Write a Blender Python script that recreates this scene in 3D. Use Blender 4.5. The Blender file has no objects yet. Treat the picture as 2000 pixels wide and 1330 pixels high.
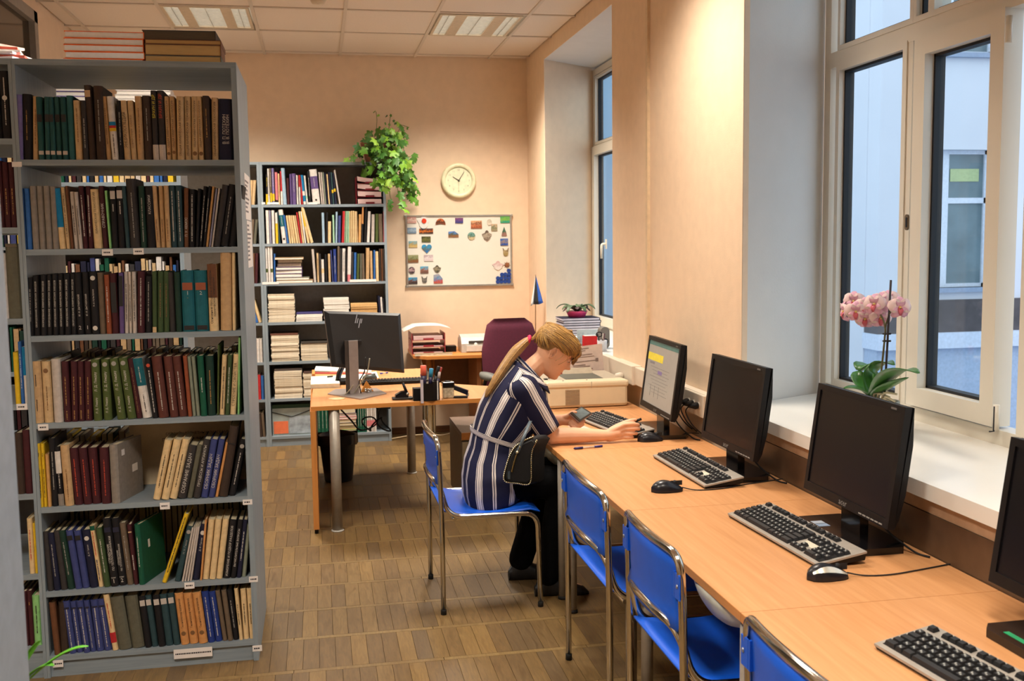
import bpy, bmesh, math, random
from mathutils import Vector, Matrix, Euler
random.seed(7)
SC = bpy.context.scene
COL = SC.collection
rad = math.radians
H = 1.70                       # eye height of the photographer

# ---------------------------------------------------------------- camera
YAW, PITCH, ROLL = rad(10.617), rad(5.579), rad(-0.769)
_f = Vector((math.sin(YAW)*math.cos(PITCH), math.cos(YAW)*math.cos(PITCH), -math.sin(PITCH)))
_r0 = Vector((math.cos(YAW), -math.sin(YAW), 0.0)); _u0 = _r0.cross(_f)
RGT = _r0*math.cos(ROLL) + _u0*math.sin(ROLL)
UPV = -_r0*math.sin(ROLL) + _u0*math.cos(ROLL)
FWD = _f
cd = bpy.data.cameras.new('camera'); cam = bpy.data.objects.new('camera', cd); COL.objects.link(cam)
cd.sensor_width = 36.0; cd.lens = 36.0; cd.clip_start = 0.05; cd.clip_end = 200
cd.dof.use_dof = True; cd.dof.focus_distance = 4.5; cd.dof.aperture_fstop = 6.3
m = Matrix((RGT, UPV, -FWD)).transposed().to_4x4(); m.translation = (0, 0, H); cam.matrix_world = m
SC.camera = cam

def P(px, py, x=None, y=None, z=None):
    """the point where the sight line of a measured photo point meets the plane x=, y= or z="""
    d = RGT*((px-1000)/2000.0) - UPV*((py-665)/2000.0) + FWD
    if z is not None: t = (z-H)/d.z
    elif y is not None: t = y/d.y
    else: t = x/d.x
    return Vector((0, 0, H)) + d*t

# ---------------------------------------------------------------- world, exposure
SC.view_settings.view_transform = 'Standard'; SC.view_settings.look = 'None'
SC.view_settings.gamma = 1.0; SC.view_settings.use_curve_mapping = False
SC.view_settings.exposure = 0.0
W = bpy.data.worlds.new('sky'); SC.world = W; W.use_nodes = True
nt = W.node_tree; bg = nt.nodes['Background']
tc = nt.nodes.new('ShaderNodeTexCoord'); nz = nt.nodes.new('ShaderNodeTexNoise'); nz.inputs['Scale'].default_value = 2.0
cr = nt.nodes.new('ShaderNodeValToRGB')
cr.color_ramp.elements[0].color = (0.70, 0.84, 1.0, 1); cr.color_ramp.elements[1].color = (0.82, 0.91, 1.0, 1)
nt.links.new(tc.outputs['Generated'], nz.inputs['Vector']); nt.links.new(nz.outputs['Fac'], cr.inputs['Fac'])
nt.links.new(cr.outputs['Color'], bg.inputs['Color']); bg.inputs['Strength'].default_value = SKY = 1.75

CEIL = 3.285
FIX = [(-1.0, -0.4, 7.27, 8.0), (0.88, 1.5, 7.30, 8.08),            # the two ceiling lights in view
       (-1.0, -0.4, 4.25, 5.0), (0.88, 1.5, 4.15, 4.93),            # the same lights go on towards the camera
       (-1.0, -0.4, 1.2, 1.95), (0.88, 1.5, 1.2, 1.95)]
LAMP_W = (58, 60, 44, 36, 74, 30)
for (x0, x1, y0, y1), w_ in zip(FIX, LAMP_W):
    ld = bpy.data.lights.new('ceiling_lamp', 'AREA'); ld.shape = 'RECTANGLE'
    ld.size = (x1-x0)*0.9; ld.size_y = (y1-y0)*0.9; ld.energy = w_*1.0; ld.color = (1.0, 0.905, 0.78); ld.spread = rad(128)
    lo = bpy.data.objects.new('ceiling_lamp', ld); COL.objects.link(lo); lo.location = ((x0+x1)/2, (y0+y1)/2, CEIL-0.028)

# ---------------------------------------------------------------- helpers
def lin(c):
    if max(c[:3]) > 1.0 or isinstance(c[0], int): c = [v/255.0 for v in c[:3]]
    return tuple(v/12.92 if v <= 0.04045 else ((v+0.055)/1.055)**2.4 for v in c[:3]) + (1.0,)

MATS = {}
def mat(color, rough=0.6, metal=0.0, var=0.08, scale=30.0, bump=0.0, stretch=None, spec=0.5, emit=0.0, coat=0.0, bscale=None, name=None):
    """procedural material: a noise varies the base colour (and may drive a bump)"""
    key = (tuple(color), rough, metal, var, scale, bump, stretch, spec, emit, coat, bscale, name)
    if key in MATS: return MATS[key]
    m = bpy.data.materials.new(name or 'mat'); m.use_nodes = True
    t = m.node_tree; b = t.nodes['Principled BSDF']; L = t.links
    c = lin(color)
    b.inputs['Roughness'].default_value = rough; b.inputs['Metallic'].default_value = metal
    b.inputs['Specular IOR Level'].default_value = spec; b.inputs['Coat Weight'].default_value = coat
    tcn = t.nodes.new('ShaderNodeTexCoord'); mp = t.nodes.new('ShaderNodeMapping')
    L.new(tcn.outputs['Object'], mp.inputs['Vector'])
    if stretch: mp.inputs['Scale'].default_value = stretch
    n = t.nodes.new('ShaderNodeTexNoise'); n.inputs['Scale'].default_value = scale; n.inputs['Detail'].default_value = 4
    L.new(mp.outputs['Vector'], n.inputs['Vector'])
    r = t.nodes.new('ShaderNodeValToRGB')
    r.color_ramp.elements[0].position = 0.3; r.color_ramp.elements[1].position = 0.7
    r.color_ramp.elements[0].color = tuple(max(0, v*(1-var)) for v in c[:3]) + (1,)
    r.color_ramp.elements[1].color = tuple(min(1, v*(1+var)) for v in c[:3]) + (1,)
    L.new(n.outputs['Fac'], r.inputs['Fac']); L.new(r.outputs['Color'], b.inputs['Base Color'])
    if emit:
        L.new(r.outputs['Color'], b.inputs['Emission Color']); b.inputs['Emission Strength'].default_value = emit
    if bump:
        n2 = t.nodes.new('ShaderNodeTexNoise'); n2.inputs['Scale'].default_value = bscale or scale*4; n2.inputs['Detail'].default_value = 3
        L.new(mp.outputs['Vector'], n2.inputs['Vector'])
        bp = t.nodes.new('ShaderNodeBump'); bp.inputs['Strength'].default_value = bump; bp.inputs['Distance'].default_value = 0.004
        L.new(n2.outputs['Fac'], bp.inputs['Height']); L.new(bp.outputs['Normal'], b.inputs['Normal'])
    MATS[key] = m
    return m

def wood(color, dark, axis=0, scale=6.0, rough=0.4, name='wood', spec=0.4):
    key = ('wood', tuple(color), tuple(dark), axis, scale, rough)
    if key in MATS: return MATS[key]
    m = bpy.data.materials.new(name); m.use_nodes = True
    t = m.node_tree; b = t.nodes['Principled BSDF']; L = t.links
    tcn = t.nodes.new('ShaderNodeTexCoord'); mp = t.nodes.new('ShaderNodeMapping')
    s = [14.0, 14.0, 14.0]; s[axis] = 0.7; mp.inputs['Scale'].default_value = s
    L.new(tcn.outputs['Object'], mp.inputs['Vector'])
    n = t.nodes.new('ShaderNodeTexNoise'); n.inputs['Scale'].default_value = scale; n.inputs['Detail'].default_value = 6; n.inputs['Distortion'].default_value = 0.6
    L.new(mp.outputs['Vector'], n.inputs['Vector'])
    r = t.nodes.new('ShaderNodeValToRGB'); r.color_ramp.elements[0].position = 0.3; r.color_ramp.elements[1].position = 0.72
    r.color_ramp.elements[0].color = lin(dark); r.color_ramp.elements[1].color = lin(color)
    L.new(n.outputs['Fac'], r.inputs['Fac']); L.new(r.outputs['Color'], b.inputs['Base Color'])
    b.inputs['Roughness'].default_value = rough; b.inputs['Specular IOR Level'].default_value = spec
    MATS[key] = m
    return m

def glass_mat(tint=(0.92, 0.96, 0.97), name='window_glass', refl=1.0):
    m = bpy.data.materials.new(name); m.use_nodes = True; t = m.node_tree; L = t.links
    t.nodes.remove(t.nodes['Principled BSDF']); out = t.nodes['Material Output']
    tr = t.nodes.new('ShaderNodeBsdfTransparent'); tr.inputs['Color'].default_value = tint + (1,)
    gl = t.nodes.new('ShaderNodeBsdfGlossy'); gl.inputs['Roughness'].default_value = 0.02
    fr = t.nodes.new('ShaderNodeLayerWeight'); pw = t.nodes.new('ShaderNodeMath'); pw.operation = 'POWER'; pw.inputs[1].default_value = 4.0
    L.new(fr.outputs['Facing'], pw.inputs[0])
    mu = t.nodes.new('ShaderNodeMath'); mu.operation = 'MULTIPLY_ADD'; mu.inputs[1].default_value = 0.5*refl; mu.inputs[2].default_value = 0.02*refl
    mx = t.nodes.new('ShaderNodeMixShader')
    L.new(pw.outputs[0], mu.inputs[0]); L.new(mu.outputs[0], mx.inputs['Fac']); L.new(tr.outputs[0], mx.inputs[1]); L.new(gl.outputs[0], mx.inputs[2]); L.new(mx.outputs[0], out.inputs['Surface'])
    return m

class MB:
    """mesh builder: collects shapes, then links them as one object"""
    def __init__(s): s.v = []; s.f = []; s.sm = []
    def add(s, vs, fs, smooth=False, M=None):
        o = len(s.v)
        s.v += [tuple(M @ Vector(p)) if M else tuple(p) for p in vs]
        s.f += [tuple(i+o for i in f) for f in fs]; s.sm += [smooth]*len(fs); return s
    def box(s, x0, x1, y0, y1, z0, z1, M=None, b=0.0):
        if b > 0:
            return s.bbox(x0, x1, y0, y1, z0, z1, b, M)
        vs = [(x0,y0,z0),(x1,y0,z0),(x1,y1,z0),(x0,y1,z0),(x0,y0,z1),(x1,y0,z1),(x1,y1,z1),(x0,y1,z1)]
        return s.add(vs, [(3,2,1,0),(4,5,6,7),(0,1,5,4),(1,2,6,5),(2,3,7,6),(3,0,4,7)], False, M)
    def bbox(s, x0, x1, y0, y1, z0, z1, b, M=None):
        """box with chamfered edges"""
        bm = bmesh.new(); bmesh.ops.create_cube(bm, size=1.0)
        for v in bm.verts: v.co = Vector(((x0+x1)/2+v.co.x*(x1-x0), (y0+y1)/2+v.co.y*(y1-y0), (z0+z1)/2+v.co.z*(z1-z0)))
        bmesh.ops.bevel(bm, geom=bm.edges[:], offset=b, segments=2, affect='EDGES', profile=0.5)
        bm.verts.index_update()
        s.add([v.co[:] for v in bm.verts], [[v.index for v in f.verts] for f in bm.faces], False, M); bm.free(); return s
    def prism(s, poly, z0, z1, M=None, smooth=False):
        n = len(poly); vs = [(p[0], p[1], z0) for p in poly] + [(p[0], p[1], z1) for p in poly]
        a = sum(poly[i][0]*poly[(i+1) % n][1]-poly[(i+1) % n][0]*poly[i][1] for i in range(n))
        fs = [(i, (i+1) % n, n+(i+1) % n, n+i) for i in range(n)]; caps = [tuple(range(n-1, -1, -1)), tuple(range(n, 2*n))]
        if a < 0: fs = [f[::-1] for f in fs]; caps = [c[::-1] for c in caps]
        s.add(vs, fs, smooth, M); o = len(s.v)-2*n
        s.f += [tuple(i+o for i in c) for c in caps]; s.sm += [False, False]; return s
    def lathe(s, prof, n=20, M=None, smooth=True, caps=True):
        vs = []; fs = []
        for (r, z) in prof: vs += [(r*math.cos(2*math.pi*i/n), r*math.sin(2*math.pi*i/n), z) for i in range(n)]
        for k in range(len(prof)-1):
            for i in range(n): j = (i+1) % n; fs.append((k*n+i, k*n+j, (k+1)*n+j, (k+1)*n+i))
        if caps:
            if prof[0][0] > 1e-5: fs.append(tuple(range(n-1, -1, -1)))
            if prof[-1][0] > 1e-5: fs.append(tuple((len(prof)-1)*n+i for i in range(n)))
        return s.add(vs, fs, smooth, M)
    def cyl(s, p0, p1, r, n=12, r1=None):
        return s.tube([p0, p1], r, n, r1=r1)
    def tube(s, path, r, n=10, closed=False, r1=None, rs=None):
        pts = [Vector(p) for p in path]; k = len(pts); vs = []; fs = []
        up = None
        for i, p in enumerate(pts):
            if closed: d = pts[(i+1) % k]-pts[i-1]
            else: d = pts[min(i+1, k-1)]-pts[max(i-1, 0)]
            d.normalize()
            if up is None:
                up = Vector((0, 0, 1)) if abs(d.z) < 0.9 else Vector((1, 0, 0))
            a = d.cross(up)
            if a.length < 1e-4: a = d.orthogonal()
            a.normalize(); b = a.cross(d); up = b
            rr = rs[i] if rs else (r if r1 is None else r+(r1-r)*i/(k-1))
            vs += [p+a*(rr*math.cos(2*math.pi*j/n))+b*(rr*math.sin(2*math.pi*j/n)) for j in range(n)]
        for i in range(k if closed else k-1):
            for j in range(n):
                q = (i+1) % k; fs.append((i*n+j, i*n+(j+1) % n, q*n+(j+1) % n, q*n+j))
        o = len(s.v); s.add(vs, [f[::-1] for f in fs], True)
        if not closed:
            s.f += [tuple(o+j for j in range(n)), tuple(o+(k-1)*n+j for j in range(n-1, -1, -1))]; s.sm += [False, False]
        return s
    def grid(s, rows, smooth=True, thick=None, closed=False):
        """surface through rows of points; thick gives it depth along the local normal"""
        R, C = len(rows), len(rows[0]); P_ = [[Vector(p) for p in r] for r in rows]
        vs = [p for r in P_ for p in r]; fs = []
        cc = C if closed else C-1
        for i in range(R-1):
            for j in range(cc): q = (j+1) % C; fs.append((i*C+j, i*C+q, (i+1)*C+q, (i+1)*C+j))
        if thick:
            nv = []
            for i in range(R):
                for j in range(C):
                    a = P_[min(i+1, R-1)][j]-P_[max(i-1, 0)][j]; b = P_[i][min(j+1, C-1)]-P_[i][max(j-1, 0)]
                    nn = a.cross(b); nn = nn.normalized() if nn.length > 1e-9 else Vector((0, 0, 1)); nv.append(P_[i][j]+nn*thick)
            N = R*C; vs = vs+nv; back = [tuple(N+i for i in f) for f in fs]; fs = [f[::-1] for f in fs]
            e = [i for i in range(C)]+[i*C+C-1 for i in range(1, R)]+[(R-1)*C+j for j in range(C-2, -1, -1)]+[i*C for i in range(R-2, 0, -1)]
            side = [(e[i], e[(i+1) % len(e)], N+e[(i+1) % len(e)], N+e[i]) for i in range(len(e))]
            fs = fs+back+side
        return s.add(vs, fs, smooth)
    def mesh(s, name, m=None):
        me = bpy.data.meshes.new(name); me.from_pydata(s.v, [], s.f)
        me.polygons.foreach_set('use_smooth', s.sm)
        if m: me.materials.append(m)
        me.update(); return me
    def build(s, name, m, parent=None, **kw):
        return link(name, s.mesh(name, m), parent, **kw)

def link(name, me, parent=None, label=None, cat=None, group=None, kind=None, loc=None, rot=None):
    o = bpy.data.objects.new(name, me); COL.objects.link(o)
    if parent is not None: o.parent = parent
    if loc is not None: o.location = loc
    if rot is not None: o.rotation_euler = rot
    tag(o, label, cat, group, kind); return o
def tag(o, label=None, cat=None, group=None, kind=None):
    if label: o['label'] = label
    if cat: o['category'] = cat
    if group: o['group'] = group
    if kind: o['kind'] = kind
    return o
def thing(name, loc, rz=0.0, label=None, cat=None, group=None):
    o = bpy.data.objects.new(name, None); COL.objects.link(o); o.empty_display_size = 0.05
    o.location = loc; o.rotation_euler = (0, 0, rz); return tag(o, label, cat, group)
def copy_tree(o, parent=None):
    c = o.copy(); COL.objects.link(c)
    if parent is not None: c.parent = parent
    for ch in o.children: copy_tree(ch, c)
    return c
def rounded(x0, x1, y0, y1, r, n=4):
    out = []
    for cx, cy, a in ((x1-r, y1-r, 0), (x0+r, y1-r, 90), (x0+r, y0+r, 180), (x1-r, y0+r, 270)):
        out += [(cx+r*math.cos(rad(a+90*i/n)), cy+r*math.sin(rad(a+90*i/n))) for i in range(n+1)]
    return out
def bez(pts, n=8):
    """smooth path (Catmull-Rom) through pts"""
    p = [Vector(q) for q in pts]; out = []
    for i in range(len(p)-1):
        a, b, c, d = p[max(i-1, 0)], p[i], p[i+1], p[min(i+2, len(p)-1)]
        for k in range(n):
            t = k/n
            out.append(0.5*((2*b)+(c-a)*t+(2*a-5*b+4*c-d)*t*t+(3*b-a-3*c+d)*t**3))
    out.append(p[-1]); return out
def fillet(pts, r, n=5):
    """polyline with rounded corners"""
    p = [Vector(q) for q in pts]; out = [p[0]]
    for i in range(1, len(p)-1):
        a = (p[i-1]-p[i]); b = (p[i+1]-p[i]); rr = min(r, a.length*0.49, b.length*0.49)
        s = p[i]+a.normalized()*rr; e = p[i]+b.normalized()*rr
        for k in range(n+1):
            t = k/n; out.append(s*(1-t)**2+p[i]*2*t*(1-t)+e*t*t)
    out.append(p[-1]); return out

TEXT = {}
def text_mesh(body, size=1.0, res=1, align='CENTER', ext=0.0):
    """lettering as a mesh lying in the XY plane"""
    key = (body, res, align, ext)
    if key not in TEXT:
        cu = bpy.data.curves.new('lettering', 'FONT'); cu.body = body; cu.size = 1.0; cu.resolution_u = res
        cu.align_x = align; cu.align_y = 'CENTER'; cu.extrude = ext; cu.space_line = 0.85
        o = bpy.data.objects.new('lettering', cu); COL.objects.link(o)
        dg = bpy.context.evaluated_depsgraph_get(); me = bpy.data.meshes.new_from_object(o.evaluated_get(dg))
        bpy.data.objects.remove(o); bpy.data.curves.remove(cu)
        xs = [v.co.x for v in me.vertices]; ys = [v.co.y for v in me.vertices]
        TEXT[key] = (me, max(xs)-min(xs), max(ys)-min(ys))
    return TEXT[key]
def lettering(name, body, M, m, parent, width=None, height=None, res=1, **kw):
    """a line of lettering scaled to width (or height), placed by the matrix M (local to parent)"""
    me, w, h = text_mesh(body, res=res)
    s = width/w if width else height/h
    if width and height: s = min(width/w, height/h)
    me2 = me.copy(); me2.transform(M @ Matrix.Scale(s, 4)); me2.materials.clear(); me2.materials.append(m)
    return link(name, me2, parent, **kw)
# ================================================================ the room
XW, XL, YB, YF = 1.856, -1.75, 9.03, -2.6
XG, ZS = 2.376, 0.946                         # window plane, sill height
PEACH = mat((233, 207, 178), 0.85, var=0.03, scale=14, bump=0.35, bscale=420, spec=0.2, name='peach_wallpaper')
WHITE = mat((214, 212, 208), 0.75, var=0.02, scale=8, bump=0.1, bscale=90, spec=0.3, name='white_paint')
CEILW = mat((226, 214, 200), 0.9, var=0.03, scale=120, bump=0.25, bscale=300, spec=0.1, name='ceiling_tile')
GRIDM = mat((206, 194, 178), 0.5, var=0.02, name='ceiling_grid')
UPVC = mat((222, 214, 198), 0.32, var=0.015, scale=6, name='window_plastic')
BLACKG = mat((16, 18, 26), 0.6, name='rubber_gasket')
BASEB = wood((104, 66, 38), (72, 44, 24), 0, name='baseboard_wood')
GLASS = glass_mat()

def plank_mat(c, d):
    m = bpy.data.materials.new('oak_parquet'); m.use_nodes = True; t = m.node_tree; L = t.links; b = t.nodes['Principled BSDF']
    tcn = t.nodes.new('ShaderNodeTexCoord'); oi = t.nodes.new('ShaderNodeObjectInfo'); mp = t.nodes.new('ShaderNodeMapping')
    mu = t.nodes.new('ShaderNodeMath'); mu.operation = 'MULTIPLY'; mu.inputs[1].default_value = 37.0
    L.new(oi.outputs['Random'], mu.inputs[0]); L.new(mu.outputs[0], mp.inputs['Location']); L.new(tcn.outputs['Object'], mp.inputs['Vector'])
    mp.inputs['Scale'].default_value = (26, 3.2, 26)
    n = t.nodes.new('ShaderNodeTexNoise'); n.inputs['Scale'].default_value = 3.0; n.inputs['Detail'].default_value = 7; n.inputs['Distortion'].default_value = 1.2
    L.new(mp.outputs['Vector'], n.inputs['Vector'])
    r = t.nodes.new('ShaderNodeValToRGB'); r.color_ramp.elements[0].position = 0.3; r.color_ramp.elements[1].position = 0.7
    r.color_ramp.elements[0].color = lin(d); r.color_ramp.elements[1].color = lin(c)
    L.new(n.outputs['Fac'], r.inputs['Fac'])
    g = t.nodes.new('ShaderNodeTexNoise'); g.inputs['Scale'].default_value = 1.6; g.inputs['Detail'].default_value = 5
    L.new(tcn.outputs['Object'], g.inputs['Vector'])
    L.new(r.outputs['Color'], b.inputs['Base Color'])
    rr = t.nodes.new('ShaderNodeMapRange'); rr.inputs['To Min'].default_value = 0.32; rr.inputs['To Max'].default_value = 0.55
    L.new(n.outputs['Fac'], rr.inputs['Value']); L.new(rr.outputs['Result'], b.inputs['Roughness'])
    b.inputs['Specular IOR Level'].default_value = 0.4
    bp = t.nodes.new('ShaderNodeBump'); bp.inputs['Strength'].default_value = 0.12; bp.inputs['Distance'].default_value = 0.002
    L.new(n.outputs['Fac'], bp.inputs['Height']); L.new(bp.outputs['Normal'], b.inputs['Normal'])
    return m
OAK = [plank_mat(c, d) for c, d in (((128, 102, 64), (101, 78, 47)), ((121, 96, 61), (96, 74, 46)), ((132, 106, 66), (106, 82, 49)),
       ((115, 92, 60), (92, 71, 45)), ((140, 112, 68), (114, 88, 51)), ((112, 91, 63), (90, 71, 48)))]
floor = MB().box(XL-0.1, XW+0.1, YF-0.1, YB+0.1, -0.06, -0.004).build('floor', mat((84, 65, 43), 0.9, name='parquet_joint'), kind='structure')
PITCH_Y, Y0 = 0.345, 4.377
PW = 0.066
def plank_mesh(w, l, m):
    b = 0.0006
    mb = MB(); z0, z1 = -0.0035, 0.0
    vs = [(-w/2,-l/2,z0),(w/2,-l/2,z0),(w/2,l/2,z0),(-w/2,l/2,z0),(-w/2+b,-l/2+b,z1),(w/2-b,-l/2+b,z1),(w/2-b,l/2-b,z1),(-w/2+b,l/2-b,z1)]
    mb.add(vs, [(4,5,6,7),(0,1,5,4),(1,2,6,5),(2,3,7,6),(3,0,4,7)]); return mb.mesh('plank', m)
PM = [plank_mesh(PW-0.0005, PITCH_Y-0.0295, m) for m in OAK]
STRIPM = [plank_mesh(0.60, 0.029, m) for m in (plank_mat((144, 119, 76), (120, 96, 59)), plank_mat((136, 111, 71), (113, 90, 55)))]
far = [MB() for _ in OAK]; npk = 0
for r in range(-20, 14):
    yb = Y0 + r*PITCH_Y; yc = yb + 0.5*PITCH_Y
    if yb > YB: continue
    off = random.random()*PW
    if 3.2 < yc < 6.8:                                     # thin cross strips between the rows
        for k in range(-3, 4):
            link('strip', random.choice(STRIPM), floor, loc=(k*0.602+off+0.1, yb, 0))
    else:
        far[r % 6].box(XL, XW, yb-0.013, min(yb+0.013, YB), -0.0035, 0)
    for k in range(-2, int((XW-XL)/PW)+2):
        xc = XL + off + PW*(k+0.5)
        if xc > XW+PW/2 or xc < XL-PW/2: continue
        c = random.choices(range(6), (4, 4, 4, 2, 1.2, 1.5))[0]
        lo_ = -0.42 if yc < 5 else -0.4
        hi_ = 1.02 if yc < 4.5 else (0.72 if yc > 5.8 else 0.98)
        if 3.2 < yc < 6.8 and lo_ < xc < hi_ and npk < 300:
            link('plank', PM[c], floor, loc=(xc, yc, random.uniform(-0.0004, 0.0003))); npk += 1
        else:
            far[c].box(xc-PW/2+0.0003, xc+PW/2-0.0003, yb+0.0155, min(yc+PITCH_Y/2-0.0155, YB), -0.0035, random.uniform(-0.0004, 0.0003))
fm = MB()
for b_ in far: fm.v += [] 
me_v, me_f, me_i = [], [], []
for i, b_ in enumerate(far):
    o_ = len(me_v); me_v += b_.v; me_f += [tuple(q+o_ for q in f) for f in b_.f]; me_i += [i]*len(b_.f)
me = bpy.data.meshes.new('planks'); me.from_pydata(me_v, [], me_f)
for m_ in OAK: me.materials.append(m_)
me.polygons.foreach_set('material_index', me_i); me.update()
link('planks', me, floor, kind='stuff')

# ceiling with its lay-in tiles
ceil = MB().box(XL-0.1, XW+0.9, YF-0.1, YB+0.2, CEIL+0.05, CEIL+0.12).build('ceiling', GRIDM, kind='structure')
GX = [XL, -1.62, -1.0, -0.39, 0.235, 0.87, 1.52, XW]; GY = [YB, 8.90, 8.05, 7.28]
while GY[-1] > YF+0.8: GY.append(GY[-1]-0.755)
GY.append(YF)
gb = MB()
for x in GX[1:-1]: gb.box(x-0.012, x+0.012, YF, YB, CEIL-0.002, CEIL+0.03)
for y in GY[1:-1]: gb.box(XL, XW, y-0.012, y+0.012, CEIL-0.0015, CEIL+0.03)
gb.build('grid_bar', GRIDM, ceil)
for i in range(len(GX)-1):
    for j in range(len(GY)-1):
        x0, x1, y1, y0 = GX[i], GX[i+1], GY[j], GY[j+1]
        if any(f[0]-0.1 < (x0+x1)/2 < f[1]+0.1 and f[2]-0.1 < (y0+y1)/2 < f[3]+0.1 for f in FIX): continue
        dz = random.uniform(0, 0.004)
        MB().box(x0+0.012, x1-0.012, y0+0.012, y1-0.012, CEIL+0.004+dz, CEIL+0.02+dz).build('ceiling_tile', CEILW, ceil)
LOUV = mat((255, 250, 240), 0.4, emit=1.35, var=0.05, scale=12, name='lit_louvre')
HOUS = mat((205, 190, 165), 0.5, name='lamp_housing')
SLATM = mat((190, 184, 172), 0.3, metal=0.6, name='louvre_slat')
for k, (x0, x1, y0, y1) in enumerate(FIX):
    # each light: a plate with two narrow and one wide louvred opening
    near_ = ('shelves' if x0 < 0 else 'windows'); nth = ('over the room end', 'over the middle of the room', 'behind the photographer')[k//2]
    t = thing('ceiling_light', ((x0+x1)/2, (y0+y1)/2, CEIL), 0, f'recessed louvred ceiling light on the {near_} side, {nth}', 'light', 'recessed ceiling lights')
    w, d = (x1-x0)/2-0.014, (y1-y0)/2-0.016
    op = [(-w+0.02, -w+0.115), (-0.10, 0.10), (w-0.115, w-0.02)]
    h = MB(); xs = [-w]+[q for o_ in op for q in o_]+[w]
    for a in range(0, len(xs), 2): h.box(xs[a], xs[a+1], -d, d, -0.004, 0.02)
    for a, b_ in op: h.box(a, b_, -d, -d+0.035, -0.004, 0.02); h.box(a, b_, d-0.035, d, -0.004, 0.02)
    h.build('housing', HOUS, t)
    for a, b_ in op:
        MB().box(a, b_, -d+0.035, d-0.035, 0.012, 0.02).build('diffuser', LOUV, t)
        s_ = MB(); n = 14
        for q in range(1, n):
            yy = -d+0.035+(2*d-0.07)*q/n; s_.box(a, b_, yy-0.0015, yy+0.0015, -0.002, 0.012)
        s_.box((a+b_)/2-0.001, (a+b_)/2+0.001, -d+0.035, d-0.035, -0.002, 0.012)
        s_.build('louvre', SLATM, t)
# smoke detector on a tile
sd = thing('smoke_detector', (0.05, 6.93, CEIL), 0, 'small round white detector mounted on the ceiling between the two lights', 'detector')
MB().lathe([(0.055, 0.0), (0.055, -0.015), (0.04, -0.04), (0, -0.045)], 20).build('body', mat((205, 190, 165), 0.5), sd)
MB().lathe([(0.07, 0.0), (0.07, -0.008), (0.056, -0.01)], 20).build('base', mat((200, 185, 160), 0.5), sd)

# walls
wb = MB().box(XL-0.1, XG+0.07, YB, YB+0.15, -0.02, CEIL+0.05).build('wall_back', PEACH, kind='structure')
MB().box(XL, XW, YB-0.018, YB, 0, 0.058).build('baseboard_back', BASEB, kind='structure')
MB().box(XL-0.1, XW+0.9, YF-0.15, YF, -0.02, CEIL+0.05).build('wall_front', PEACH, kind='structure')
# left wall with an inner window of dark glass near the ceiling
LY0, LY1, LZ0, LZ1 = 4.6, 7.24, 2.25, 3.205
wl = MB(); wl.box(XL-0.12, XL, YF, LY0, -0.02, CEIL+0.05); wl.box(XL-0.12, XL, LY1+0.03, YB, -0.02, CEIL+0.05)
wl.box(XL-0.12, XL, LY0, LY1+0.03, -0.02, LZ0); wl.box(XL-0.12, XL, LY0, LY1+0.03, LZ1, CEIL+0.05)
wl.build('wall_left', PEACH, kind='structure')
GREYF = mat((150, 142, 132), 0.5, name='grey_frame')
w3 = MB()
w3.box(XL-0.05, XL+0.015, LY0, LY1, LZ0, LZ0+0.07); w3.box(XL-0.05, XL+0.015, LY0, LY1, LZ1-0.07, LZ1)
w3.box(XL-0.05, XL+0.015, LY1-0.08, LY1, LZ0, LZ1); w3.box(XL-0.05, XL+0.015, LY0, LY0+0.08, LZ0, LZ1)
w3 = w3.build('window_3', GREYF, kind='structure')
MB().box(XL-0.03, XL-0.022, LY0+0.08, LY1-0.08, LZ0+0.07, LZ1-0.07).build('pane', mat((52, 40, 28), 0.08, var=0.3, scale=3, name='dark_glass'), w3)
MB().box(XL-0.12, XL, LY1, LY1+0.03, LZ0, LZ1).build('reveal', mat((150, 112, 84), 0.7, name='brown_reveal'), w3)

# right wall: piers, lintels and splayed white reveals round two deep windows
YA0, YA1 = 6.356, 8.33         # window 1 opening at the room face
YC0, YC1 = 1.55, 4.31          # window 2 opening at the room face
GA1, GA0 = 8.74, 5.95          # frame ends of window 1 in the window plane
GC1, GC0 = 4.57, 1.30          # frame ends of window 2
ZL = 3.165
wr = MB(); D = XG+0.12
wr.box(XW, D, YF, YC0-0.06, -0.02, CEIL+0.05); 
wr.prism([(XW, YC1), (XW+0.004, YC1), (D, YC1+0.36), (D, YA0-0.42), (XW+0.004, YA0), (XW, YA0)], -0.02, CEIL+0.05)
wr.prism([(XW, YA1), (XW+0.004, YA1), (D, YA1+0.5), (D, YB+0.1), (XW, YB+0.1)], -0.02, CEIL+0.05)
wr.box(XW, XW+0.004, YA0-0.001, YA1+0.001, ZL, CEIL+0.05); wr.box(XW, XW+0.004, YC0-0.06, YC1+0.001, ZL, CEIL+0.05)
wr.box(XW-0.02, XW+0.1, YC0-0.06, YC1, 0.0, ZS-0.095); wr.box(XW-0.001, XW+0.1, YA0, YA1, 0.0, ZS-0.05)
wall_r = wr.build('wall_right', PEACH, kind='structure')
def reveal(pts, z0, z1, back):
    (a, b_) = pts; MB().prism([a, b_, (b_[0], b_[1]+back), (a[0], a[1]+back)], z0, z1).build('reveal', WHITE, wall_r)
reveal(((XW+0.0005, YC1), (XG, GC1+0.005)), ZS-0.1, CEIL, 0.03)
reveal(((XW+0.0005, YC0), (XG, GC0-0.005)), ZS-0.1, CEIL, -0.06)
reveal(((XW+0.0005, YA1), (XG, GA1+0.005)), ZS-0.1, CEIL, 0.03)
reveal(((XW+0.0005, YA0), (XG, GA0-0.005)), ZS-0.1, CEIL, -0.03)
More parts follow.
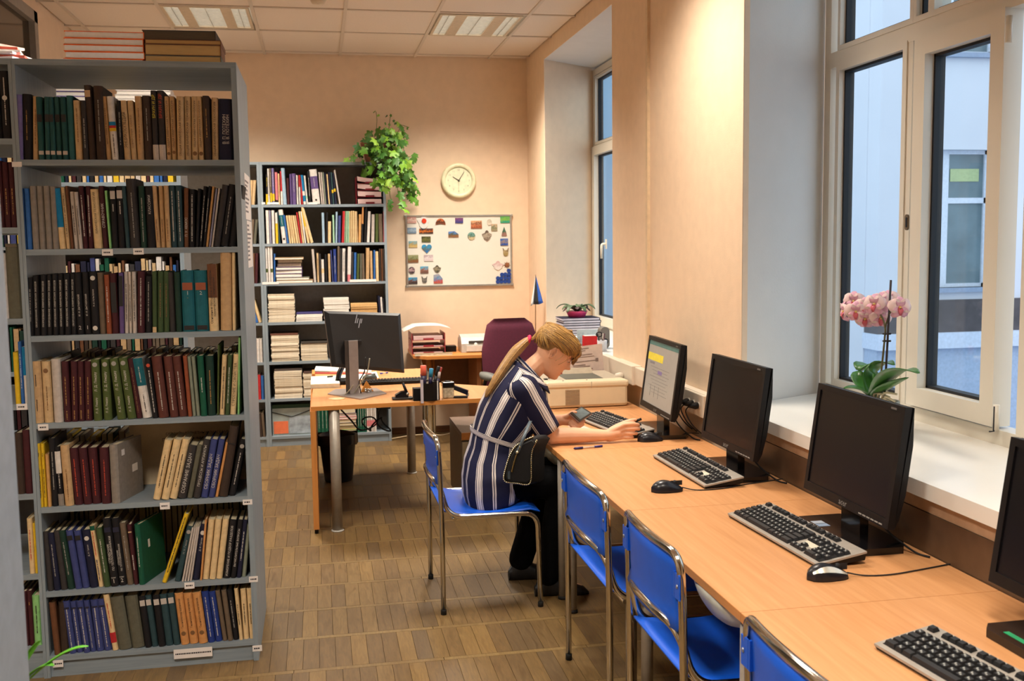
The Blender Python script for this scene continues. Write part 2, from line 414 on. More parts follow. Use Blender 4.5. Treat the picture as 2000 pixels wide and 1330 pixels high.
for y0, y1, a, b_ in ((YA0, YA1, GA0, GA1), (YC0, YC1, GC0, GC1)):
    MB().prism([(XW+0.004, y0-0.0), (XW+0.004, y1), (D, b_+0.05), (D, a-0.05)], ZL, CEIL+0.05).build('soffit', WHITE, wall_r)
SILLM = mat((226, 222, 214), 0.3, var=0.015, scale=5, name='sill_laminate')
s2 = MB().prism([(1.80, YC0-0.05), (1.80, YC1-0.004), (XW+0.003, YC1-0.004), (XG+0.02, GC1), (XG+0.02, GC0), (XW, YC0-0.05)], ZS-0.05, ZS).build('trim_1', SILLM, kind='structure')
s1 = MB().prism([(1.82, YA0+0.004), (1.82, YA1-0.004), (XW+0.003, YA1-0.004), (XG+0.02, GA1), (XG+0.02, GA0), (XW+0.003, YA0+0.004)], ZS-0.05, ZS).build('trim_2', SILLM, kind='structure')
s2['label'] = 'deep white window sill carrying the potted orchid'; s1['label'] = 'deep white window sill carrying the pink plant pot'
MB().box(1.822, XW-0.001, YC0-0.05, YC1+0.0, 0.35, ZS-0.1).build('panel', mat((92, 70, 52), 0.35, var=0.15, scale=18, name='brown_board'), wall_r)
MB().box(1.826, XW-0.001, YC0-0.05, YC1+0.0, ZS-0.099, ZS-0.051).build('panel', mat((176, 146, 118), 0.4, name='apron_board'), wall_r)
# white conduit strip up the pier
MB().box(XW-0.016, XW, 5.60, 5.635, 0.93, CEIL).build('trim_3', mat((222, 196, 160), 0.5, name='conduit_plastic'), kind='structure')

def window(name, far, near, lights, zt, top_lights, ztop, sash):
    """plastic window in the plane x = XG; far/near = frame ends in y, lights = glass spans in y, zt = transom z"""
    X0, X1 = XG, XG+0.075
    fr = MB(); zb = ZS; d = 0.055
    fr.box(X0, X1, near, far, zb, zb+d); fr.box(X0, X1, near, far, ztop-d, ztop)
    fr.box(X0, X1, far-d, far, zb+d, ztop-d); fr.box(X0, X1, near, near+d, zb+d, ztop-d)
    fr.box(X0, X1, near+d, far-d, zt-0.035, zt+0.035)
    for i in range(len(lights)-1):
        c = (lights[i][0]+lights[i+1][1])/2; fr.box(X0+0.002, X1, c-0.035, c+0.035, zb+d, zt-0.03)
    for i in range(len(top_lights)-1):
        c = (top_lights[i][0]+top_lights[i+1][1])/2; fr.box(X0+0.002, X1, c-0.02, c+0.02, zt+0.03, ztop-d)
    w = fr.build(name, UPVC, kind='structure')
    def light(y1, y0, z0, z1, bead, proud, nm):
        o = MB(); xf = X0-proud
        for a, b_, c, e in ((y0-bead, y0, z0-bead, z1+bead), (y1, y1+bead, z0-bead, z1+bead), (y0, y1, z0-bead, z0), (y0, y1, z1, z1+bead)):
            o.box(xf, X1-0.02, a, b_, c, e)
        sash_o = o.build(nm, UPVC, w)
        g = MB(); q = 0.011
        for a, b_, c, e in ((y0, y0+q, z0, z1), (y1-q, y1, z0, z1), (y0, y1, z0, z0+q), (y0, y1, z1-q, z1)): g.box(X0+0.022, X1-0.01, a, b_, c, e)
        g.build('gasket', BLACKG, sash_o)
        MB().box(X0+0.034, X0+0.038, y0+0.004, y1-0.004, z0+0.004, z1-0.004).build('glass_pane', GLASS, sash_o)
        return sash_o
    so = []
    for i, (y1, y0, z0, z1) in enumerate(lights):
        so.append(light(y1, y0, z0, z1, 0.075 if i in sash else 0.03, 0.018 if i in sash else 0.004, 'sash'))
    for (y1, y0) in top_lights: light(y1, y0, zt+0.055, ztop-d-0.03, 0.022, 0.004, 'fanlight')
    return w, so
w2, so2 = window('window_2', GC1, GC0, [(4.425, 3.905, 1.03, 2.455), (3.725, 3.325, 1.085, 2.405), (3.02, 2.5, 1.03, 2.455), (2.32, 1.5, 1.085, 2.405)], 2.512,
                 [(4.425, 3.86), (3.815, 3.02), (2.98, 2.3), (2.26, 1.4)], 3.12, (1, 3))
# keyhole plate, hinges
MB().prism(rounded(-0.012, 0.012, -0.032, 0.032, 0.011), 0, 0.006, Matrix.Translation((XG-0.024, 3.818, 1.752)) @ Matrix.Rotation(rad(90), 4, 'Y') @ Matrix.Rotation(rad(90), 4, 'Z')).build('keyhole_plate', mat((120, 100, 78), 0.4, metal=0.4), so2[1])
MB().prism(rounded(-0.005, 0.005, -0.02, 0.02, 0.004), 0, 0.003, Matrix.Translation((XG-0.026, 3.816, 1.752)) @ Matrix.Rotation(rad(90), 4, 'Y') @ Matrix.Rotation(rad(90), 4, 'Z')).build('keyhole', BLACKG, so2[1])
for z in (2.40, 1.05):
    MB().cyl((XG-0.02, 3.225, z-0.045), (XG-0.02, 3.225, z+0.045), 0.012, 10).build('hinge', UPVC, so2[1])
MB().tube([(XG-0.03, 3.222, 1.09), (XG-0.03, 3.222, 1.0), (XG-0.03, 3.245, 0.995)], 0.003, 6).build('hinge_pin', BLACKG, so2[1])
w1, so1 = window('window_1', GA1, GA0, [(8.64, 7.95, 1.04, 2.42), (7.80, 6.9, 1.04, 2.42), (6.8, 6.05, 1.04, 2.42)], 2.475, [(8.64, 7.95), (7.80, 6.9), (6.8, 6.05)], 3.15, (0, 1))
hd = MB(); hy = 8.26
hd.tube(fillet([(XG-0.02, hy, 1.66), (XG-0.06, hy, 1.66), (XG-0.06, hy, 1.54)], 0.02), 0.011, 8); hd.box(XG-0.024, XG-0.016, hy-0.015, hy+0.015, 1.62, 1.70)
hd.build('handle', mat((236, 226, 206), 0.35), so1[0])

# the courtyard outside
FAC = mat((222, 225, 234), 0.85, var=0.03, scale=1.2, bump=0.1, name='white_render')
FAC_SHADE = mat((158, 188, 208), 0.85, var=0.03, scale=1.2, name='shaded_render')  # darker, bluer tone puts the shade on this wall into its colour
STONE = mat((84, 76, 78), 0.5, var=0.25, scale=5, name='dark_stone')
YH = 12.5
xa = P(1716, 400, y=YH).x
hb = thing('courtyard_building', (0, 0, 0), 0, 'pale courtyard wing with dark stone band seen through the nearer window', 'building')
zband0, zband1 = P(1860, 648, y=YH).z, P(1860, 585, y=YH).z; zled0 = P(1860, 678, y=YH).z
fw = [P(*q, y=YH) for q in ((1822, 292), (1935, 560), (1790, -190), (1990, 32), (1705, -250), (1750, -60))]
def facade_window(x0, x1, z0, z1, y, par, mull):
    f = MB(); fx = 0.05
    for a, b_, c, e in ((x0, x0+fx, z0, z1), (x1-fx, x1, z0, z1), (x0, x1, z0, z0+fx), (x0, x1, z1-fx, z1)): f.box(a, b_, y+0.14, y+0.2, c, e)
    zt = z0+(z1-z0)*0.64; f.box(x0, x1, y+0.14, y+0.2, zt-fx*0.9, zt+fx*0.6)
    for k in range(1, mull+1): xm = x0+(x1-x0)*k/(mull+1); f.box(xm-0.045, xm+0.045, y+0.13, y+0.2, z0, z1)
    w = f.build('window', mat((225, 232, 245), 0.5), par)
    MB().box(x0, x1, y+0.17, y+0.18, z0, z1).build('pane', mat((112, 132, 140), 0.15, var=0.25, scale=2.0, name='far_window_glass'), w)
    MB().box(x0-0.05, x1+0.05, y-0.08, y+0.14, z0-0.06, z0).build('window_sill', mat((150, 165, 190), 0.5), w)
# facade as a wall with window holes: vertical strips around the openings
def facade(x0, x1, z0, z1, y, holes, par, m):
    f = MB(); zs = sorted({z0, z1, *[h for q in holes for h in q[2:4]]})
    for a, b_ in zip(zs, zs[1:]):
        xs = [x0]
        for h in sorted(holes):
            if h[2] <= a and h[3] >= b_: xs += [h[0], h[1]]
        xs.append(x1)
        for i in range(0, len(xs), 2): f.box(xs[i], xs[i+1], y, y+0.35, a, b_)
    return f.build('wall', m, par)
x0w, x1w, z0w, z1w = fw[0].x-0.35, fw[1].x, fw[1].z, fw[0].z
wd = x1w-x0w
holes = [(x0w+k*2.3, x1w+k*2.3, z0w+j*3.1, z1w+j*3.1) for k in (0, 1, 2) for j in (0, 1)]
holes = [h for h in holes]
facade(xa, xa+9, zband1, 9.0, YH, holes, hb, FAC)
for h in holes: facade_window(h[0], h[1], h[2], h[3], YH, hb, 1)
MB().box(xa, xa+9, YH-0.04, YH+0.3, zband0, zband1).build('stone_band', STONE, hb)
MB().box(xa-0.03, xa+9, YH-0.12, YH+0.3, zled0, zband0).build('ledge', mat((214, 224, 242), 0.7), hb)
lw = MB()
for k in range(10): lw.box(xa+k*0.9+0.006, xa+(k+1)*0.9-0.006, YH-0.02, YH+0.3, -1.0, zled0)
lw.build('lower_wall', mat((176, 192, 216), 0.8, name='plinth_tiles'), hb)
MB().box(xa-0.01, xa+9, YH+0.3, YH+5, -1.0, 9.0).build('core', FAC, hb)
MB().box(fw[1].x-0.55, fw[1].x-0.12, YH+0.16, YH+0.165, z0w+1.0*(z1w-z0w)*0.64+0.25, z0w+(z1w-z0w)*0.64+0.42).build('pane_reflection', mat((190, 204, 150), 0.6), hb)  # flat pale green sheet painted in for a reflection on the window glass
h2 = thing('far_building', (0, 0, 0), 0, 'pale blue rendered building closing the courtyard behind the white wing', 'building')
MB().box(xa-9, xa-0.4, 19, 24, -1.0, 11.0).build('wall', FAC_SHADE, h2)
MB().box(xa-0.4, xa+0.2, 17.5, 24, -1.0, 11.0).build('pier', FAC_SHADE, h2)
MB().box(2.7, 40, -10, 30, -1.3, -1.0).build('ground', mat((150, 160, 175), 0.9, name='paving'), kind='structure')
# ================================================================ bookcases
SHELFM = wood((140, 152, 160), (122, 134, 143), 0, 5.0, 0.45, 'grey_laminate')
SHELFV = wood((142, 154, 162), (124, 136, 145), 2, 5.0, 0.45, 'grey_laminate_upright')
PAPER = mat((222, 216, 206), 0.85, var=0.04, scale=60, name='paper')
PAGES = mat((206, 192, 160), 0.9, var=0.10, scale=90, stretch=(1, 6, 0.2), name='page_edges')
STICK = mat((226, 220, 216), 0.7, var=0.02, name='sticker')
INK = mat((40, 38, 44), 0.6, name='ink')
def bookcase(x0, x1, y0, y1, zs, ztop, label, back=False, tl=0.021, tr=0.021, t=0.021, zfloor=0.0, plinth=0.085):
    """zs = top surfaces of the shelves, lowest first"""
    r = thing('bookcase', ((x0+x1)/2, y0, 0), 0, label, 'bookcase')
    X0, X1 = -(x1-x0)/2, (x1-x0)/2; Dp = y1-y0
    for a, b_ in ((X0, X0+tl), (X1-tr, X1)): MB().box(a, b_, 0, Dp, zfloor, ztop).build('side_panel', SHELFV, r)
    MB().box(X0, X1, 0, Dp, ztop, ztop+0.022).build('top_panel', SHELFM, r)
    for z in zs: MB().box(X0+tl, X1-tr, 0.002, Dp-0.002, z-0.022, z).build('shelf', SHELFM, r)
    MB().box(X0+tl, X1-tr, 0.012, 0.03, 0, zs[0]-0.022).build('plinth', SHELFM, r)
    if back: MB().box(X0+tl, X1-tr, Dp-0.006, Dp, 0.05, ztop).build('back_panel', mat((140, 134, 126), 0.7, name='back_board'), r)
    return r
YN = 4.18
ZN = [0.088, 0.350, 0.688, 1.020, 1.359, 1.690, 2.028]
NX0, NX1 = -1.1035, -0.290
near = bookcase(NX0, NX1, YN, YN+0.62, ZN, 2.379, 'tall grey open bookcase packed with old textbooks beside the parquet aisle', tl=0.0115)
LXX = (-1.93, -1.1040)
ZL7 = [0.135, 0.425, 0.745, 1.098, 1.428, 1.774, 2.106]
leftc = bookcase(LXX[0], LXX[1]-0.0005, YN, YN+0.62, ZL7, 2.379, 'grey bookcase joined to the packed one, mostly cut off by the frame', tr=0.0115)
YK = 8.72
ZK = [0.084, 0.402, 0.715, 1.046, 1.373, 1.700, 2.020]
KX0, KX1 = -0.452, 0.573
back = bookcase(KX0, KX1, YK, YB-0.001, ZK, 2.345, 'grey bookcase against the back wall under the trailing plant', back=True)
back2 = bookcase(KX0-0.95, KX0-0.001, YK, YB-0.001, ZK, 2.345, 'grey bookcase in the back row, half hidden behind the near one', back=True)
YM = 5.68
midc = bookcase(-1.74, -0.70, YM, YM+0.30, [0.09, 0.42, 0.74, 1.05, 1.39, 1.70, 2.03], 2.379, 'grey bookcase glimpsed through the gaps of the near bookcase', back=True)

# ---------------------------------------------------------------- books
CW = {  # colour words and cloth colours
 'lilac': (118, 108, 160), 'black': (24, 22, 25), 'tan': (188, 154, 112), 'teal': (30, 74, 74), 'sea green': (42, 92, 96), 'beige': (196, 166, 124),
 'charcoal': (52, 48, 48), 'dark brown': (58, 44, 36), 'white': (212, 206, 200), 'navy': (26, 28, 52), 'blue': (48, 98, 166), 'grey': (132, 124, 116),
 'cream': (214, 186, 140), 'brown': (104, 66, 42), 'pale grey': (186, 176, 168), 'maroon': (66, 25, 31), 'light green': (136, 192, 122), 'dark green': (24, 52, 42),
 'slate teal': (42, 66, 72), 'ochre': (196, 148, 92), 'lilac grey': (140, 138, 164), 'rust': (140, 72, 44), 'purple': (92, 72, 122), 'green': (60, 78, 46),
 'olive': (74, 86, 42), 'brick brown': (88, 46, 38), 'yellow': (214, 176, 36), 'orange': (198, 140, 84), 'royal blue': (34, 54, 124), 'indigo': (58, 66, 118),
 'khaki': (92, 90, 76), 'sage': (126, 132, 116), 'petrol': (22, 92, 104), 'cyan': (10, 116, 166), 'emerald': (18, 80, 58), 'dusty': (104, 88, 72), 'red': (176, 40, 44),
 'pink': (206, 120, 126), 'mint': (158, 196, 164), 'pale blue': (150, 176, 196), 'vivid orange': (226, 104, 44)}
def cloth(c): return mat(CW[c], 0.7, var=0.10, scale=70, bump=0.12, bscale=700, spec=0.3)
COVER_CACHE = {}
def cover_mesh(t, h, d, c, rnd=True):
    key = (round(t, 3), round(h, 3), round(d, 3), c, rnd)
    if key in COVER_CACHE: return COVER_CACHE[key]
    b = min(0.0028, t*0.18); bu = min(0.006, t*0.18) if rnd else 0.0
    sp = [(t*k/6, 0.004-bu*math.sin(math.pi*k/6)-0.004*(0 < k < 6)) for k in range(7)]
    poly = sp + [(t, d), (t-b, d), (t-b, 0.007), (b, 0.007), (b, d), (0, d)]
    cm = MB().prism(poly, 0, h).mesh('book', cloth(c))
    pm = MB().box(b, t-b, 0.0075, d-0.004, 0.0025, h-0.004).mesh('page_block', PAGES)
    COVER_CACHE[key] = (cm, pm, bu); return COVER_CACHE[key]
INKC = {'W': (196, 190, 182), 'G': (170, 130, 72), 'B': (44, 38, 34), 'Y': (206, 188, 40), 'R': (190, 66, 40), 'D': (120, 84, 50), 'S': (150, 146, 140), 'N': (40, 44, 80)}
def inkm(k): return mat(INKC[k], 0.55, var=0.03, scale=200, metal=0.3 if k == 'G' else 0.0, name='spine_print')
MV = Matrix(((0, -1, 0, 0), (0, 0, -1, 0), (1, 0, 0, 0), (0, 0, 0, 1)))       # lettering running up a spine
MVD = Matrix(((0, 1, 0, 0), (0, 0, -1, 0), (-1, 0, 0, 0), (0, 0, 0, 1)))      # lettering running down a spine
MH = Matrix(((1, 0, 0, 0), (0, 0, -1, 0), (0, 1, 0, 0), (0, 0, 0, 1)))        # lettering across a spine
LET_CACHE = {}
def let_mesh(body, mode, s, m):
    key = (body, mode, round(s, 4), m.name)
    if key not in LET_CACHE:
        me = text_mesh(body)[0].copy(); me.transform({'t': MV, 'T': MH, 'u': MVD}[mode] @ Matrix.Scale(s, 4)); me.materials.clear(); me.materials.append(m)
        me.name = 'spine_title'; LET_CACHE[key] = me
    return LET_CACHE[key]
def book(x, y, z, t, h, d, c, feat='', lean=0.0, yaw=0.0, label=None, group=None, parent_pages=True):
    cm, pm, bu = cover_mesh(t, h, d, c)
    zz = z + (t*math.sin(lean) if lean > 0 else 0)
    o = link('book', cm, None, label, 'book', group, loc=(x, y, zz+0.0004), rot=(0, lean, yaw))
    if parent_pages: link('page_block', pm, o)
    yf = -bu-0.0009
    for f in (feat.split('|') if feat else []):
        a = f.split(':')
        if a[0] == 'b':                                   # coloured band round the spine
            f0, f1 = float(a[2]), float(a[3]); MB().prism([(t*k/6, -0.0006-(bu)*math.sin(math.pi*k/6)-0.0001*0) for k in range(7)]+[(t*0.985, 0.0045), (t*0.015, 0.0045)], h*f0, h*f1).build('spine_band', cloth(a[1]), o)
        elif a[0] in 'tTu':
            f0, f1 = float(a[3]), float(a[4]); me, w, hh = text_mesh(a[1])
            if a[0] == 'T': s = min(t*0.8/w, h*(f1-f0)/hh)
            else: s = min(h*(f1-f0)/w, t*0.62/hh)
            so = link('spine_title', let_mesh(a[1], a[0], s, inkm(a[2])), o, loc=(t/2, yf, h*(f0+f1)/2))
        elif a[0] == 'd':                                 # printing too small to read: a broken line up the spine
            k = inkm(a[1]); f0, f1 = (float(a[2]), float(a[3])) if len(a) > 2 else (0.25, 0.8); w = min(0.0038, t*0.22)
            mb = MB(); q = h*f0; rr = random.Random(int(t*1e5)+int(h*1e4))
            while q < h*f1:
                l = rr.uniform(0.0014, 0.003); e_ = rr.uniform(0, 0.25)*w; mb.box(t/2-w/2, t/2+w/2-e_, yf, yf+0.0006, q, q+l); q += l+rr.choice((0.0008, 0.0008, 0.0008, 0.001, 0.0035))
            mb.build('spine_title', k, o)
        elif a[0] == 'l':                                 # sticker with the shelf mark
            MB().box(t*0.12, t*0.88, yf-0.0002, yf+0.001, h*0.86, h*0.94).build('shelf_mark', STICK, o)
        elif a[0] == 'o':                                 # round emblem
            MB().lathe([(0.0, 0), (min(t*0.36, 0.009), 0)], 14, Matrix.Translation((t/2, yf-0.0001, h*float(a[2]))) @ Matrix.Rotation(rad(90), 4, 'X'), caps=False, smooth=False).build('emblem', inkm(a[1]), o)
        elif a[0] == 'L':
            f0, f1 = float(a[2]), float(a[3]); MB().box(t*0.1, t*0.9, yf-0.0002, yf+0.001, h*f0, h*f1).build('title_plate', mat(CW[a[1]], 0.6), o)
    return o
ORD = 'first second third fourth fifth sixth seventh eighth ninth tenth eleventh twelfth thirteenth fourteenth fifteenth sixteenth seventeenth eighteenth nineteenth twentieth'.split()
ORD += ['twenty-'+q for q in ORD[:9]]+['thirtieth']+['thirty-'+q for q in ORD[:9]]+['fortieth']+['forty-'+q for q in ORD[:9]]
FEATW = {'t': 'lettered ', 'T': 'lettered ', 'u': 'lettered ', 'd': 'titled ', 'b': 'banded ', 'o': 'emblem ', 'L': 'plated ', 'l': 'stickered '}
def row(data, ox, oy, sc, yf, z, base, depth, where, group, end, inset=0.008):
    """data: (base x0, base x1, top x0, top y, colour, features) measured in one crop of the photograph"""
    data = [q for q in data]; n = len(data)
    for i, q in enumerate(data):
        xb0, xb1, xt0, yt, c = q[:5]; feat = q[5] if len(q) > 5 else ''
        xm = base[0]+(base[1]-base[0])*(xb0-data[0][0])/max(1, data[-1][0]-data[0][0])
        y = yf+inset+random.uniform(0, 0.012)
        a = P(ox+xb0/sc, oy+xm/sc, y=y); b_ = P(ox+xb1/sc, oy+xm/sc, y=y); tp = P(ox+xt0/sc, oy+yt/sc, y=y)
        lean = math.atan2(tp.x-a.x, tp.z-z)
        if abs(lean) < rad(1.3): lean = 0.0
        h = max(0.03, (tp.z-z)/max(0.5, math.cos(lean))); t = max(0.005, (b_.x-a.x)*max(0.6, math.cos(lean))-0.0007)
        d = min(depth-random.uniform(0, 0.02), max(0.12, h*0.72)) if h > 0.12 else depth*0.8
        fw_ = FEATW.get(feat[:1], 'plain ')
        book(a.x, y, z, t, h, d, c, feat, lean, label=f'{c} {fw_}book, {ORD[n-1-i]} from the {end}, {where}', group=group)
ROW1 = [(120,175,110,712,'lilac'),(177,246,165,708,'black','d:G:.3:.75'),(248,291,246,725,'tan','d:D'),(293,340,277,728,'teal','L:black:.6:.72|d:W:.63:.7|L:pale grey:.08:.14'),
 (342,382,330,728,'teal','L:black:.6:.72|L:pale grey:.08:.14'),(384,424,363,728,'teal','L:black:.6:.72|L:pale grey:.08:.14'),(427,472,404,728,'teal','L:black:.6:.72|L:pale grey:.08:.14'),
 (474,519,450,728,'teal','L:black:.6:.72|L:pale grey:.08:.14'),(522,570,492,718,'sea green'),(572,624,543,755,'beige','d:D:.3:.85'),(627,668,595,755,'charcoal','d:S:.2:.7'),(672,724,628,640,'dark brown','L:tan:.84:.93'),
 (728,796,690,645,'dark brown','d:S'),(800,840,762,725,'tan','d:D'),(843,894,800,725,'white','b:cyan:.54:.6|b:red:.5:.54|b:yellow:.45:.5|d:B:.05:.4'),(897,932,865,755,'black','d:S'),(936,984,900,755,'beige','t:ЭНЦИКЛОПЕДИЯ:B:.15:.85'),
 (987,1030,953,755,'beige','t:СПРАВОЧНИК ХИМИКА:D:.2:.75'),(1033,1084,1002,722,'tan','d:D'),(1088,1150,1057,720,'dark brown','d:S:.3:.8'),(1153,1197,1125,680,'charcoal','t:БРАУН И ДР:Y:.58:.96|d:W:.04:.2|b:pale grey:0:.22'),
 (1200,1250,1178,680,'charcoal','t:БРАУН И ДР:R:.6:.95|d:W:.04:.2|b:pale grey:0:.22'),(1254,1290,1232,725,'tan','t:ОБЩАЯ ХИМИЧЕСКАЯ ТЕХНОЛОГИЯ:B:.2:.93|o:D:.1'),(1293,1330,1272,725,'tan','t:ОБЩАЯ ХИМИЧЕСКАЯ ТЕХНОЛОГИЯ:B:.2:.93|o:D:.12'),
 (1333,1386,1325,725,'beige','t:ОБЩАЯ ХИМИЧЕСКАЯ ТЕХНОЛОГИЯ:B:.06:.93'),(1389,1440,1382,725,'beige','t:ОБЩАЯ ХИМИЧЕСКАЯ ТЕХНОЛОГИЯ:B:.06:.93'),(1443,1490,1438,725,'beige','t:ОБЩАЯ ХИМИЧЕСКАЯ ТЕХНОЛОГИЯ:B:.2:.93|o:D:.1'),
 (1493,1536,1482,725,'beige','t:ОБЩАЯ ХИМИЧЕСКАЯ ТЕХНОЛОГИЯ:B:.2:.93|o:D:.1'),(1539,1588,1530,720,'dark brown','d:G:.35:.8'),(1592,1642,1588,735,'beige','t:ОБЩАЯ ХИМИЧЕСКАЯ ТЕХНОЛОГИЯ:B:.06:.93'),(1646,1756,1642,745,'navy','t:В. П. ПОТЕХИН\nВ. В. ПОТЕХИН:W:.26:.74')]
ROW2 = [(165,202,140,183,'blue'),(204,242,177,183,'blue'),(245,294,213,165,'grey'),(296,344,262,165,'grey'),(346,392,308,165,'grey'),(394,440,358,168,'grey'),(443,492,398,183,'cream','b:cyan:.36:1'),(494,524,450,175,'beige','d:B:.2:.9'),
 (526,550,480,165,'brown'),(553,586,515,208,'pale grey','d:B:.25:.75'),(588,617,548,210,'pale grey','d:B:.25:.75'),(620,656,580,165,'maroon','d:W:.2:.85'),(658,695,622,165,'maroon','d:W:.2:.85'),(700,765,663,190,'cream','t:ХИМИЧЕСКАЯ ТЕХНОЛОГИЯ:B:.25:.95'),
 (768,808,730,165,'maroon','t:СПРАВОЧНИК:W:.33:.72'),(811,830,775,200,'light green'),(834,880,800,170,'black','L:pale grey:.8:.93|d:W:.6:.72'),(883,934,850,165,'black','L:pale grey:.8:.93|d:W:.55:.75'),(936,966,900,165,'slate teal'),(969,1044,930,112,'charcoal','d:S:.15:.8'),
 (1047,1093,1025,165,'dark green','d:S:.1:.8'),(1097,1156,1070,165,'black','t:КЛАССИКИ:W:.55:.85'),(1160,1194,1125,163,'tan','d:D:.1:.45'),(1196,1232,1168,163,'tan','d:D:.1:.45'),(1234,1270,1207,163,'tan','d:D:.1:.45'),
 (1273,1317,1245,160,'slate teal','d:W:.1:.9'),(1320,1366,1310,160,'slate teal','d:W:.1:.9'),(1368,1402,1365,180,'brown','t:П. У. ХЕМОС:W:.18:.5'),(1405,1449,1405,190,'black','d:W:.1:.9'),(1452,1474,1468,185,'black'),(1477,1503,1510,168,'black','d:W:.1:.85'),(1506,1524,1548,166,'black','d:W'),
 (1527,1547,1574,170,'ochre'),(1550,1566,1600,185,'lilac grey'),(1568,1584,1620,183,'pale grey'),(1587,1634,1650,160,'charcoal'),(1637,1694,1700,158,'black','d:S:.2:.8'),(1697,1752,1752,160,'black')]
OB = 't:ОБОРУДОВАНИЕ ХИМИЧЕСКИХ ЗАВОДОВ:W:.14:.9'
ROW3 = [(215,252,203,845,'black','d:S'),(255,302,240,830,'black',OB),(305,347,300,826,'black',OB),(350,392,345,822,'black',OB),(395,436,386,820,'black',OB),(439,480,428,818,'black',OB),(483,526,472,815,'black',OB),(529,572,517,813,'black',OB),
 (575,628,560,810,'black','t:Ю. И. ДЫТНЕРСКИЙ:W:.3:.65|T:2:W:.08:.14'),(631,682,615,806,'black','t:Ю. И. ДЫТНЕРСКИЙ:W:.3:.65|T:1:W:.08:.14'),(685,740,668,802,'black','o:W:.9|t:Н. И. ГЕЛЬПЕРИН:W:.45:.72|o:W:.1'),(743,790,725,808,'dusty'),(793,832,780,825,'rust','d:W:.2:.8'),
 (835,885,822,815,'maroon','L:black:.35:.85'),(888,924,878,810,'purple','L:black:.45:.95'),(927,958,920,803,'pale grey','d:B:.2:.8'),(960,984,950,803,'pale grey','d:B:.2:.8'),(986,1018,977,803,'pale grey','d:B:.2:.85'),(1021,1075,1020,800,'maroon','d:W:.12:.9'),(1080,1129,1080,835,'black','d:S:.2:.9'),
 (1132,1168,1128,800,'green','L:beige:0:.09'),(1171,1214,1170,800,'green','d:D'),(1217,1259,1213,800,'green','d:D'),(1262,1307,1250,805,'charcoal'),(1310,1355,1300,805,'dark green'),(1360,1455,1340,792,'petrol','d:G:.55:.56|T:1:W:.6:.66|L:rust:.68:.8|L:black:.03:.1'),
 (1458,1553,1443,792,'petrol','T:2:W:.6:.66|L:rust:.68:.8|L:black:.03:.1'),(1557,1625,1535,745,'cream','b:brown:.5:1|t:Основные процессы и аппараты\nхимической технологии:B:.1:.92'),(1640,1722,1635,655,'tan'),(1726,1752,1720,660,'cream')]
PU = 'd:W:.1:.8|o:S:.93'
ROW4 = [(243,318,215,245,'tan','d:B:.2:.4|d:B:.6:.8'),(322,388,297,245,'beige','d:D:.2:.6|o:D:.85'),(393,460,373,228,'pale grey'),(465,515,447,245,'maroon','d:G:.28:.74|b:maroon:.2:.22|d:G:.04:.18'),(518,565,508,245,'maroon','d:G:.28:.74|d:G:.04:.18'),(568,612,557,245,'maroon','d:G:.28:.74|d:G:.04:.18'),(615,668,607,245,'maroon','d:G:.28:.74|d:G:.04:.18'),
 (678,738,663,232,'olive','t:Л. Д. Ландау:W:.48:.8|t:Л. Д. Ландау:W:.12:.38|o:S:.92'),(750,810,727,230,'olive','t:Л. Д. Ландау:W:.48:.8|t:Л. Д. Ландау:W:.12:.38|o:S:.92'),(848,910,787,226,'olive','t:Л. Д. Ландау:W:.48:.8|t:Л. Д. Ландау:W:.12:.38|o:S:.92'),(922,985,853,223,'olive','t:Л. Д. Ландау:W:.48:.8|t:Л. Д. Ландау:W:.12:.38|o:S:.92'),
 (988,1029,920,226,'maroon','d:D:.1:.85'),(1032,1100,957,225,'white','b:petrol:.54:1|d:W:.6:.85|d:B:.1:.4'),(1103,1143,1043,222,'black','o:R:.88|d:W:.1:.8'),(1147,1220,1090,210,'brick brown','d:W:.12:.75'),(1228,1288,1178,210,'brick brown','d:W:.12:.75'),(1293,1355,1240,210,'brick brown','d:W:.12:.75'),
 (1358,1388,1318,205,'rust'),(1391,1418,1350,210,'sage'),(1420,1448,1380,210,'sage'),(1451,1496,1420,205,'emerald','d:W:.4:.65'),(1499,1557,1482,205,'dark green','d:G:.2:.75'),(1566,1580,1570,125,'olive'),(1585,1622,1603,200,'cream','d:B:.1:.8'),(1625,1656,1645,200,'green','d:W:.2:.8'),(1660,1702,1685,195,'cream','t:СТРОЕНИЕ И СВОЙСТВА:B:.1:.9'),(1713,1730,1720,70,'light green')]
ROW5 = [(290,317,253,838,'yellow','d:B:.15:.6|d:B:.8:.85'),(319,345,282,838,'yellow','d:B:.15:.6|d:B:.8:.85'),(347,373,315,915,'ochre'),(377,424,345,800,'black','d:S'),(427,468,390,860,'black','b:white:.55:.92|b:grey:0:.2|d:W:.3:.7'),(471,535,432,850,'tan','d:D:.1:.6'),
 (540,602,497,872,'maroon','d:R:.15:.8'),(605,665,563,872,'maroon','d:R:.15:.8'),(668,733,632,870,'maroon','d:R:.15:.8'),(736,803,705,868,'maroon','d:R:.15:.8')]
